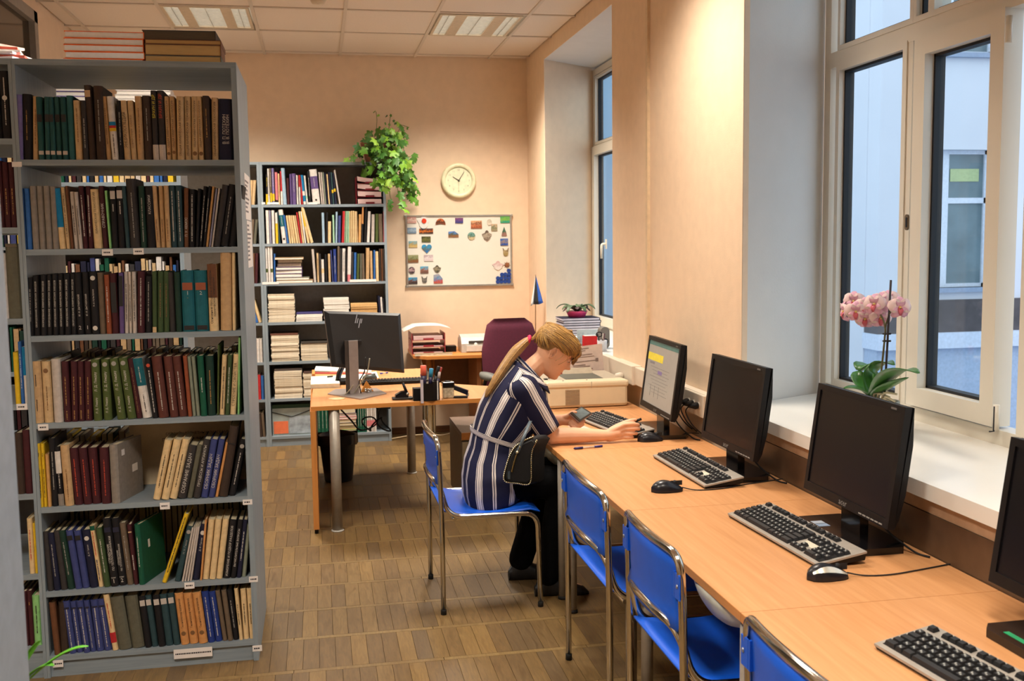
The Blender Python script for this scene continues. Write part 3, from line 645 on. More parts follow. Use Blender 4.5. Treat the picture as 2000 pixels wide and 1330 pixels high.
ROW5B = [(1105,1160,1190,818,'cream','d:B:.2:.75'),(1165,1222,1255,815,'cream','d:B:.2:.75'),(1225,1280,1318,812,'cream','d:B:.2:.75'),(1283,1348,1363,856,'charcoal','t:СОБРАНИЕ ЗАДАЧ:W:.1:.85'),(1351,1392,1425,850,'khaki'),(1395,1448,1470,812,'charcoal','t:ПРОЦЕССЫ И АППАРАТЫ:W:.2:.9'),
 (1451,1502,1523,812,'indigo','t:СБОРНИК ЗАДАЧ:W:.15:.75'),(1505,1550,1580,810,'indigo','t:СБОРНИК ЗАДАЧ:W:.15:.75'),(1553,1577,1628,830,'orange'),(1580,1645,1660,717,'dark brown','L:black:.74:.76'),(1652,1700,1735,812,'black','o:S:.88|d:W:.2:.75')]
ROW6 = [(345,388,305,255,'charcoal'),(391,440,340,265,'navy','d:S'),(443,488,385,250,'charcoal'),(491,542,420,250,'dark green','d:S'),(545,594,473,250,'indigo','L:black:.84:.92'),(597,648,530,250,'indigo','L:black:.84:.92'),(651,710,590,245,'navy','o:W:.86|t:Д. И. Грязев:W:.55:.75'),(714,749,645,215,'cream','b:emerald:.93:1|d:R:.5:.9|d:N:.1:.45'),(752,798,688,230,'green','d:W'),
 (801,858,738,160,'black','t:СПРАВОЧНИК\nПО ТЕПЛООБМЕННИКАМ:W:.22:.76|T:том:W:.12:.14|T:1:W:.05:.105|L:navy:.8:.87'),(861,917,800,160,'black','t:СПРАВОЧНИК\nПО ТЕПЛООБМЕННИКАМ:W:.22:.62|T:том:W:.12:.14|T:2:W:.05:.105|L:navy:.8:.87'),(920,965,860,195,'dusty','d:S'),(968,1001,915,205,'maroon','d:W:.25:.5|L:beige:.87:.89')]
ROW6B = [(1170,1207,1330,132,'yellow','d:B:.15:.95'),(1262,1308,1350,220,'slate teal','t:Н. Н. Ганин:S:.5:.75|o:S:.9'),(1311,1328,1383,228,'pale grey'),(1330,1348,1400,225,'pale grey'),(1350,1368,1415,222,'pale grey'),(1370,1386,1428,220,'pale grey'),(1389,1440,1448,205,'navy','o:W:.85|t:Д. И. Грязев:W:.52:.76'),(1443,1459,1478,168,'orange'),
 (1462,1508,1505,170,'cream'),(1511,1557,1555,168,'cream'),(1560,1607,1608,165,'cream'),(1610,1662,1658,172,'black','t:ИЗМЕРЕНИЕ И ПОДБОР РАЗДЕЛОВ:W:.04:.9'),(1665,1704,1717,172,'black','t:ВЫЧИСЛИТЕЛЬНЫЕ ВОПРОСЫ:W:.2:.85'),(1707,1741,1755,172,'navy','d:W:.3:.8'),(1745,1775,1782,200,'sage')]
ROW7 = [(395,440,350,770,'brown'),(443,502,410,765,'dark brown'),(505,555,450,760,'indigo','d:W:.08:.85|L:navy:.86:.89'),(557,605,503,760,'indigo','d:W:.08:.85|L:navy:.86:.89'),(607,653,550,757,'indigo','d:W:.08:.85|L:navy:.86:.89'),(655,698,600,755,'indigo','d:S:.08:.85|L:navy:.86:.89'),(700,755,650,750,'indigo','d:W:.08:.85|L:navy:.86:.89'),(757,812,700,745,'indigo','d:W:.08:.85|L:navy:.86:.89'),
 (815,858,742,710,'cream','b:red:.14:.32|d:R:.4:.85'),(862,955,795,732,'khaki'),(957,1048,900,722,'khaki'),(1051,1097,1000,724,'black','L:pale grey:.82:.93'),(1100,1145,1045,718,'slate teal','L:pale grey:.82:.93'),(1148,1197,1100,716,'black','L:pale grey:.82:.93'),(1200,1253,1150,710,'slate teal','L:pale grey:.82:.93'),(1256,1305,1205,703,'slate teal','L:pale grey:.82:.93'),
 (1310,1370,1258,702,'orange','t:Технология катализа:B:.32:.9|o:D:.22'),(1373,1437,1320,700,'orange','t:Технология катализа:B:.32:.9|o:D:.22'),(1440,1503,1385,697,'orange','t:Технология катализа:B:.32:.9|o:D:.22'),(1506,1556,1452,690,'royal blue','d:W:.12:.9'),(1558,1608,1503,690,'royal blue','d:W:.12:.9'),(1611,1645,1552,682,'dusty'),(1648,1685,1595,680,'dusty'),(1688,1727,1635,676,'black','d:S'),
 (1730,1757,1688,668,'cream','d:B:.3:.7'),(1760,1800,1733,668,'cream','d:B:.3:.7'),(1804,1843,1778,665,'cream','d:B:.3:.7')]
NB = 'of the near bookcase'
G_ = 'textbooks on the near bookcase'
row(ROW1, 0, 0, 3.846, YN, ZN[6], (1203, 1195), 0.28, 'top shelf '+NB, G_, 'aisle end')
row(ROW2, 0, 320, 3.8, YN, ZN[5], (642, 612), 0.28, 'second shelf '+NB, G_, 'aisle end')
row(ROW3, 0, 320, 3.8, YN, ZN[4], (1285, 1243), 0.28, 'third shelf '+NB, G_, 'aisle end')
row(ROW4, 0, 640, 3.694, YN, ZN[3], (695, 633), 0.28, 'fourth shelf '+NB, G_, 'aisle end')
row(ROW5, 0, 640, 3.694, YN, ZN[2], (1310, 1282), 0.28, 'fifth shelf '+NB, G_, 'gap')
row(ROW5B, 0, 640, 3.694, YN, ZN[2], (1258, 1222), 0.28, 'fifth shelf '+NB, G_, 'aisle end')
row(ROW6, 0, 970, 3.694, YN, ZN[1], (690, 625), 0.28, 'sixth shelf '+NB, G_, 'gap')
row(ROW6B, 0, 970, 3.694, YN, ZN[1], (640, 580), 0.28, 'sixth shelf '+NB, G_, 'aisle end')
row(ROW7, 0, 970, 3.694, YN, ZN[0], (1178, 1075), 0.28, 'bottom shelf '+NB, G_, 'aisle end')
# two books turned so that their covers show
p = P(805/3.694, 640+1285/3.694, y=YN+0.01); h_ = P(785/3.694, 640+845/3.694, y=YN+0.01).z-ZN[2]
o = book(p.x, YN+0.012, ZN[2], 0.034, h_, 0.21, 'grey', '', 0, rad(-16), 'wide grey book turned to show its cover beside the gap on the fifth shelf', G_)
MB().box(0.0341, 0.0348, 0.035, 0.06, h_*0.78, h_*0.88).build('shelf_mark', STICK, o); MB().box(0.0341, 0.0348, 0.12, 0.165, h_*0.42, h_*0.55).build('shelf_mark', STICK, o)
p = P(1003/3.694, 970+625/3.694, y=YN+0.01); h_ = P(955/3.694, 970+205/3.694, y=YN+0.01).z-ZN[1]
o = book(p.x, YN+0.012, ZN[1], 0.022, h_, 0.2, 'emerald', 'd:W:.3:.8', -0.04, rad(-17), 'green book turned to show its cover beside the gap on the sixth shelf', G_)
MB().box(0.0221, 0.0228, 0.06, 0.075, h_*0.55, h_*0.68).build('shelf_mark', STICK, o)
# big card standing at the back of the fifth shelf
z0 = ZN[2]; yb_ = YN+0.31
a = P(945/3.694, 640+1000/3.694, y=yb_).x; b_ = P(1775/3.694, 640+1000/3.694, y=yb_).x
card = MB().box(a, b_, yb_, yb_+0.012, z0+0.0005, z0+0.29).build('chart_folder', mat((206, 184, 150), 0.7, var=0.08, scale=20, name='card_cover'), label='large tan chart folder standing behind the gap on the fifth shelf', cat='folder')
lettering('cover_title', 'СБОРНИК РАСЧЕТНЫХ ДИАГРАММ', Matrix.Translation(((a*0.45+b_*0.55)+0.02, yb_-0.0006, P(365, 846, y=yb_).z)) @ MH, INK, card, width=(b_-a)*0.56)
lettering('cover_title', 'ПО НУКЛИДНЫМ РЕАКЦИЯМ', Matrix.Translation(((a*0.45+b_*0.55)+0.005, yb_-0.0006, P(350, 858, y=yb_).z)) @ MH, INK, card, width=(b_-a)*0.56)

def mass_books(name, label, x0, x1, y, z, hs, d, cols, parts=None, flip=False, group=None, thick=(0.014, 0.032)):
    """a long row that shows only as a sliver behind other books: one object, its books still solid shapes of their own"""
    rr = random.Random(int((x0*97+z*331)*100)); mbs = {c: MB() for c in cols}; x = x0; pg = MB()
    while x < x1-0.01:
        t = min(rr.uniform(*thick), x1-x); h = rr.uniform(*hs); c = rr.choice(cols); yy = y+rr.uniform(0, 0.015)
        mbs[c].box(x, x+t-0.001, yy, yy+0.006, z+0.0005, z+h) if not flip else mbs[c].box(x, x+t-0.001, yy+d-0.006, yy+d, z+0.0005, z+h)
        mbs[c].box(x, x+0.002, yy, yy+d, z+0.0005, z+h); mbs[c].box(x+t-0.003, x+t-0.001, yy, yy+d, z+0.0005, z+h)
        pg.box(x+0.002, x+t-0.003, yy+0.004, yy+d-0.005, z+0.003, z+h-0.004); x += t
    vs, fs, mi = [], [], []; ml = []
    for i, (c, b) in enumerate(list(mbs.items())+[('pg', pg)]):
        o_ = len(vs); vs += b.v; fs += [tuple(q+o_ for q in f) for f in b.f]; mi += [i]*len(b.f); ml.append(PAGES if c == 'pg' else cloth(c))
    me = bpy.data.meshes.new(name); me.from_pydata(vs, [], fs)
    for q in ml: me.materials.append(q)
    me.polygons.foreach_set('material_index', mi); me.update()
    return link(name, me, None, label, 'books', group, 'stuff')
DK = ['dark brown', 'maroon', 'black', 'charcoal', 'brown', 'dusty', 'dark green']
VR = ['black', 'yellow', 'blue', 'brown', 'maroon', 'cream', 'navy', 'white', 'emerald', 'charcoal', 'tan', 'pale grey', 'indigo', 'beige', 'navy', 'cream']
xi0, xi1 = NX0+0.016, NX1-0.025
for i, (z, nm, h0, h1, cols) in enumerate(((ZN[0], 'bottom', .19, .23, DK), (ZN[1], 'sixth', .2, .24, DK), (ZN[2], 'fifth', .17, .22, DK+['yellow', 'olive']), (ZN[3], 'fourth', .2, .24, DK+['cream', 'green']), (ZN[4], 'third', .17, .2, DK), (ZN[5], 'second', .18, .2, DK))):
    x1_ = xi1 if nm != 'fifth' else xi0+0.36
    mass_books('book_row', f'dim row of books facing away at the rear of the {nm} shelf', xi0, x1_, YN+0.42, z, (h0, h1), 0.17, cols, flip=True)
# second bookcase behind
for z, h0, h1, cols, nm in ((2.03, .2, .27, VR, 'second'), (1.70, .19, .24, VR, 'third'), (1.39, .2, .25, VR+['cream', 'white'], 'fourth'), (1.05, .2, .26, DK+['emerald', 'tan'], 'fifth'), (0.74, .2, .26, DK, 'sixth')):
    mass_books('book_row', f'row of mixed books on the {nm} shelf of the bookcase seen through the gaps', -1.71, -0.73, YM+0.02, z, (h0, h1), 0.2, cols)
# stacks lying on that bookcase
def stack(name, x, y, z, w, d, hs, cols, label, cat='book', rz=0.0, group=None, jitter=0.006, pages=True, one=True):
    zz = z; n = len(hs); rr = random.Random(int(abs(x*1000+z*77)))
    for i, h in enumerate(hs):
        c = cols[i % len(cols)]; b = min(0.0025, h*0.2)
        o = link(name, None if False else MB().add(*lying_cover(w, d, h, b)).mesh(name, cloth(c) if isinstance(c, str) else c), None, label.format(ORD[n-1-i], c), cat, group, loc=(x+rr.uniform(-jitter, jitter), y+rr.uniform(-jitter, jitter), zz+0.0003), rot=(0, 0, rz+rr.uniform(-0.02, 0.02)))
        if pages: MB().box(-w/2+0.003, w/2-b*1.2, -d/2+0.003, d/2-0.003, b, h-b).build('page_block', PAPER if pages == 'w' else (PAGES if pages is True else mat(pages, 0.9, var=0.12, scale=90, stretch=(0.2, 1, 8), name='old_page_edges')), o)
        zz += h+0.0004
    return zz
def lying_cover(w, d, h, b):
    """closed book lying flat, spine on the +x side, pages open towards the viewer"""
    mb = MB(); mb.box(-w/2, w/2, -d/2, d/2, 0, b); mb.box(-w/2, w/2, -d/2, d/2, h-b, h); mb.box(w/2-b, w/2, -d/2, d/2, b, h-b)
    return mb.v, mb.f
ztm = 2.379+0.0225
stack('book', P(133, 180, y=YM+.1).x, YM+0.12, ztm, 0.20, 0.14, [0.024]*5, ['lilac'], 'lilac book lying {} from the top of the lilac stack on the hidden bookcase', group='lilac stack', pages='w')
stack('book', P(283, 180, y=YM+.1).x, YM+0.12, ztm, 0.27, 0.2, [0.02]*6, ['white'], 'white book lying {} from the top of the white stack on the hidden bookcase', group='white stack', pages='w')
# top of the near bookcase
zt = 2.4015
y_ = YN+0.16
stack('book', P(216, 100, y=y_).x-0.005, y_, zt, 0.29, 0.21, [0.0125, 0.026, 0.025, 0.025, 0.026], ['vivid orange'], 'orange and white book, {} from the top of the pile on the near bookcase', group='orange and white pile', pages='w', jitter=0.004)
zz = stack('book', P(364, 100, y=y_).x, y_, zt, 0.285, 0.21, [0.03, 0.042, 0.018], ['khaki', 'brown', 'brown'], '{1} old book, {0} from below the dark one in the brown pile', group='brown pile', jitter=0.003, pages=(176, 138, 84))
stack('book', P(360, 100, y=y_).x-0.006, y_, zz, 0.275, 0.20, [0.036], ['charcoal'], 'dark worn book lying on top of the brown pile on the near bookcase', pages=(84, 72, 56))
# loose papers at the left on top
rr = random.Random(3); px_ = P(18, 105, y=y_).x
for i in range(6):
    o = MB().box(-0.11, 0.11, -0.09, 0.09, 0, 0.009).build('brochure', mat((206, 88, 66), 0.6) if i in (1, 4) else (PAPER if i % 2 else mat((232, 228, 232), 0.5)), label=f'crumpled white brochure, {ORD[5-i]} from the top of the pile over the cut-off bookcase', cat='brochure', group='brochures')
    o.location = (px_-0.02-0.012*i, y_-0.03, zt+0.0002+i*0.0105); o.rotation_euler = (0, 0, rr.uniform(-0.7, 0.7))
o = MB().box(-0.012, 0.012, -0.02, 0.02, 0, 0.006).build('folded_note', PAPER, label='tiny folded paper scrap on top of the near bookcase', cat='note', loc=(P(128, 112, y=YN+.05).x, YN+0.05, zt+0.0002))
# left-hand bookcase: only its last books show
def few(z, items, nm):
    x = LXX[1]-0.0135
    for i, (t, h, c, f) in enumerate(items):
        x -= t; book(x, YN+0.012, z, t-0.0008, h, 0.17, c, f, label=f'{c} book, {ORD[i]} from the joint on the {nm} shelf of the cut-off bookcase', group='books on the cut-off bookcase')
few(ZL7[6], [(0.034, 0.25, 'black', 'd:W:.2:.9|o:W:.6'), (0.03, 0.25, 'black', 'd:W')], 'top')
few(ZL7[5], [(0.022, 0.245, 'maroon', 'd:G:.2:.6'), (0.022, 0.245, 'maroon', 'd:G:.2:.6'), (0.022, 0.25, 'maroon', 'd:G')], 'second')
few(ZL7[4], [(0.05, 0.285, 'khaki', 'L:dusty:.96:.975'), (0.03, 0.25, 'white', 't:С. М. РИЧ:R:.05:.3|d:B:.35:.8'), (0.03, 0.26, 'black', '')], 'third')
few(ZL7[3], [(0.012, 0.22, 'white', 'b:cyan:.5:1'), (0.014, 0.24, 'blue', 'd:W'), (0.02, 0.2, 'yellow', '')], 'fourth')
few(ZL7[2], [(0.03, 0.25, 'maroon', ''), (0.03, 0.24, 'dark brown', ''), (0.03, 0.22, 'sage', '')], 'fifth')
few(ZL7[1], [(0.012, 0.2, 'yellow', ''), (0.02, 0.22, 'cream', 'd:R')], 'sixth')
few(ZL7[0], [(0.03, 0.2, 'light green', 'd:B'), (0.018, 0.22, 'maroon', 'd:G:.75:.8'), (0.018, 0.22, 'maroon', 'd:G:.75:.8'), (0.018, 0.22, 'maroon', 'd:G:.75:.8')], 'bottom')
# labels on the shelf edges
def edge_label(par, px0, px1, py0, py1, y, txt=True):
    a = P(px0, py0, y=y); b = P(px1, py1, y=y); ox, oy = par.location.x, par.location.y
    MB().box(a.x-ox, b.x-ox, y-oy-0.0012, y-oy-0.0002, b.z, a.z).build('shelf_label', STICK, par)
    if txt:
        mb = MB(); x = a.x-ox+0.006; zc = (a.z+b.z)/2; rr = random.Random(int(px0))
        while x < b.x-ox-0.01:
            l = rr.uniform(0.003, 0.007); mb.box(x, x+l, y-oy-0.0016, y-oy-0.001, zc-0.0028, zc+0.0028); x += l+0.0015
        mb.build('label_print', INK, par)
for q in ((23, 43, 316, 326), (199, 221, 487, 499), (260, 281, 485, 497), (74, 95, 829, 840), (312, 332, 982, 994), (474, 493, 976, 985), (360, 380, 1138, 1149), (486, 504, 1126, 1136), (103, 124, 1290, 1302), (339, 415, 1269, 1281), (493, 512, 1261, 1271)):
    edge_label(near, *q, YN, txt=q[0] > 60)
edge_label(leftc, 32, 54, 789, 800, YN)
# notices taped to the side panel
sx = NX1+0.0006-near.location.x
def side_note(py0, py1, y0, y1, nm='taped_notice'):
    z0, z1 = P(480, py1, x=NX1).z, P(480, py0, x=NX1).z
    mb = MB(); mb.box(sx-0.0004, sx+0.0006, y0, y1, z0, z1); o = mb.build(nm, STICK, near); d = MB(); z = z0+0.03
    rr = random.Random(int(py0))
    while z < z1-0.02: d.box(sx+0.0006, sx+0.001, y0+0.01, y0+0.01+(y1-y0)*rr.uniform(0.3, 0.8), z, z+0.008); z += 0.018
    d.build('notice_print', mat((120, 116, 120), 0.7), near)
side_note(340, 428, 0.22, 0.55); side_note(430, 525, 0.26, 0.56)
# ================================================================ computer desks along the windows
BEECH = wood((210, 153, 103), (196, 138, 88), 1, 4.0, 0.38, 'beech_laminate')
BEECHE = wood((206, 142, 78), (190, 126, 66), 1, 4.0, 0.42, 'beech_edge')
LEGM = mat((158, 150, 138), 0.4, metal=0.3, name='grey_lacquer')
SHELLM = mat((196, 192, 170), 0.45, name='pale_plastic')
CHROME = mat((205, 200, 190), 0.12, metal=1.0, var=0.02, name='chrome')
BLUEP = mat((14, 86, 204), 0.38, var=0.06, scale=12, bump=0.1, bscale=300, spec=0.45, name='blue_plastic')
BLK = mat((13, 12, 14), 0.45, var=0.1, scale=40, spec=0.3, name='black_plastic')
BLKG = mat((14, 13, 15), 0.16, var=0.05, name='gloss_black')
SILV = mat((168, 160, 150), 0.35, metal=0.25, name='silver_plastic')
RUB = mat((22, 22, 24), 0.7, name='black_rubber')
DX0, DX1, DZ = 1.060, 1.818, 0.72
def desk(y0, y1, label, shell):
    r = thing('desk', ((DX0+DX1)/2, (y0+y1)/2, 0), 0, label, 'desk', 'computer desks')
    hx, hy = (DX1-DX0)/2, (y1-y0)/2
    mb = MB(); mb.box(-hx+0.0015, hx, -hy, hy, DZ-0.025, DZ); mb.build('tabletop', BEECH, r)
    MB().box(-hx, -hx+0.0015, -hy, hy, DZ-0.025, DZ-0.0005).build('edge_band', BEECHE, r)
    for s in (-1, 1):
        yy = hy-0.155 if s > 0 else -hy+0.03
        for xx in (-hx+0.035, hx-0.07):
            l = MB(); l.cyl((xx, yy, 0.012), (xx, yy, DZ-0.026), 0.021, 16); l.build('leg', LEGM, r)
            MB().lathe([(0.024, 0), (0.024, 0.012), (0.021, 0.016)], 14, Matrix.Translation((xx, yy, 0))).build('foot', RUB, r)
        MB().box(-hx+0.05, hx-0.085, yy-0.02, yy+0.02, DZ-0.065, DZ-0.026).build('crossbar', LEGM, r)
    MB().box(hx-0.12, hx-0.10, -hy+0.2, hy-0.2, 0.38, DZ-0.026).build('modesty_panel', mat((96, 96, 100), 0.6), r)
    if shell:                                              # pale moulded cover of the cable tray end
        yc = -hy+0.25; n = 14; rows = []
        for i in range(n+1):
            t = i/n; yy = yc-0.20+0.40*t; w = 0.055*math.sin(math.pi*min(1, max(0.0, t*0.94+0.03)))**0.55; dp = 0.085*math.sin(math.pi*min(1, max(0.0, t*0.94+0.03)))**0.6
            rows.append([(-hx+0.060+w*math.cos(math.pi+math.pi*k/10), yy, DZ-0.028+dp*math.sin(math.pi+math.pi*k/10)) for k in range(11)])
        s_ = MB(); s_.grid(rows, True, 0.004); s_.build('tray_end_cover', SHELLM, r)
        MB().box(-hx+0.075, -hx+0.35, yc-0.1, yc+0.3, DZ-0.09, DZ-0.027).build('cable_tray', mat((70, 74, 86), 0.5), r)
    return r
desk(4.582, 5.685, 'beech desk at the far end of the row where the girl works', True)
desk(3.495, 4.580, 'beech desk second from the far end, with pen across its joint', False)
desk(2.452, 3.493, 'beech desk third from the far end, bearing the silver-sided mouse', True)
desk(1.36, 2.450, 'beech desk cut off by the lower edge of the picture', False)

def monitor(x, y, yaw, label, on=False, sticker=None):
    Wd, Hd, zb, tl = 0.545, 0.373, 0.822-DZ, 0.137
    r = thing('monitor', (x, y, DZ), 0, label, 'monitor', 'desk monitors'); r.rotation_euler = (0, 0, -math.pi/2-yaw)
    # local frame: screen faces -Y, width along X
    T = Matrix.Translation((0, 0, zb)) @ Matrix.Rotation(-tl, 4, 'X')
    b = MB(); f = 0.021; fb = 0.03; dp = 0.022
    for q in ((-Wd/2, -Wd/2+f, 0, Hd), (Wd/2-f, Wd/2, 0, Hd), (-Wd/2+f, Wd/2-f, 0, fb), (-Wd/2+f, Wd/2-f, Hd-f, Hd)): b.box(q[0], q[1], 0, dp, q[2], q[3], T)
    b.build('bezel', BLK, r)
    if on:
        scr = mat((150, 146, 138), 0.3, emit=0.22, var=0.03, name='lit_screen')
        so = MB().box(-Wd/2+f, Wd/2-f, 0.004, 0.012, fb, Hd-f, T).build('screen', scr, r)
        def strip(x0, x1, z0, z1, c, e=0.22): MB().box(x0, x1, 0.0035, 0.004, z0, z1, T).build('window_strip', mat(c, 0.4, emit=e, name='screen_graphic'), so)
        w2, h2 = Wd/2-f, Hd-f
        strip(-w2, w2, h2-0.022, h2, (70, 110, 105)); strip(-w2+0.005, w2*0.05, h2-0.10, h2-0.062, (214, 196, 60)); strip(-w2+0.05, -w2+0.13, h2-0.118, h2-0.106, (120, 116, 120))
        for i in range(9): strip(-w2+0.07+0.03*(i % 3), w2*0.55-0.03*(i % 2), h2-0.13-0.016*i, h2-0.132-0.016*i, (116, 112, 108))
        strip(-0.05, 0.02, h2-0.16, h2-0.142, (120, 105, 150)); 
        for k in range(3): strip(-0.14+0.07*k, -0.138+0.07*k, 0.07, 0.13, (70, 66, 66))
    else:
        MB().box(-Wd/2+f, Wd/2-f, 0.004, 0.012, fb, Hd-f, T).build('screen', mat((11, 9, 12), 0.3, var=0.04, spec=0.3, name='dark_screen'), r)
    h = MB(); pr_ = [(0.022, 0), (0.036, 0.03), (0.046, 0.11), (0.046, 0.26), (0.034, Hd-0.02), (0.03, Hd)]
    h.add([T @ Vector((sx*Wd/2*(0.999 if i in (0, 5) else 0.985), a, c)) for sx in (-1, 1) for i, (a, c) in enumerate(pr_)],
          [(i, i+6, i+7, i+1) for i in range(5)]+[tuple(range(6)), tuple(range(11, 5, -1))]+[(5, 11, 6, 0)])
    h.build('housing', BLK, r)
    for q in (0.35, 0.65): pass
    n = MB(); n.box(-0.06, 0.06, 0.03, 0.06, 0.02, zb+0.12); n.build('neck', BLKG, r)
    MB().prism([(-0.2, -0.05), (-0.17, -0.075), (0.17, -0.075), (0.2, -0.05), (0.2, 0.10), (0.15, 0.13), (-0.15, 0.13), (-0.2, 0.10)], 0.0005, 0.022).build('base', BLKG, r)
    lettering('brand_mark', 'acer', T @ Matrix.Translation((0, -0.0007, fb*0.5)) @ MH, inkm('S'), r, width=0.05)
    bt = MB()
    for k in range(6): bt.box(Wd/2-0.17+k*0.024, Wd/2-0.152+k*0.024, -0.001, 0.001, 0.006, 0.010, T)
    bt.build('button_row', mat((150, 146, 140), 0.4), r)
    MB().box(Wd/2-0.075, Wd/2-0.045, -0.0008, 0, Hd-0.016, Hd-0.010, T).build('model_mark', mat((96, 94, 92), 0.5), r)
    if sticker == 'blue':
        for k, c in enumerate(((160, 170, 182), (130, 150, 175))): MB().box(-0.13+0.035*k, -0.10+0.035*k, -0.045, -0.005, 0.022, 0.0226).build('sticker', mat(c, 0.4), r)
    if sticker == 'green': MB().box(-0.14, -0.02, -0.052, -0.036, 0.022, 0.0226).build('sticker', mat((30, 150, 96), 0.4), r)
    if sticker == 'lamp':
        MB().box(-0.10, -0.075, -0.05, -0.03, 0.022, 0.0226).build('sticker', mat((40, 190, 110), 0.4), r)
        MB().box(-0.06, -0.035, -0.03, -0.01, 0.022, 0.0226).build('sticker', mat((120, 116, 112), 0.4), r)
    c = MB(); c.tube(bez([(0.06, 0.05, zb+0.06), (0.1, 0.09, 0.06), (0.2, 0.13, 0.008), (0.26, 0.15, 0.005)]), 0.0035, 6); c.build('cable', RUB, r)
    return r
monitor(1.65, 4.908, 0.037, 'black monitor with lit document on screen in front of the girl', True, 'lamp')
monitor(1.65, 3.987, -0.009, 'black switched-off monitor behind the plain black mouse', False)
monitor(1.65, 3.011, 0.004, 'black switched-off monitor below the pink orchid', False, 'blue')
y4 = P(1927.7, 1139.2, x=1.645).y-0.27
monitor(1.65, y4, 0.0, 'black switched-off monitor cut off by the picture edge, green sticker on its base', False, 'green')

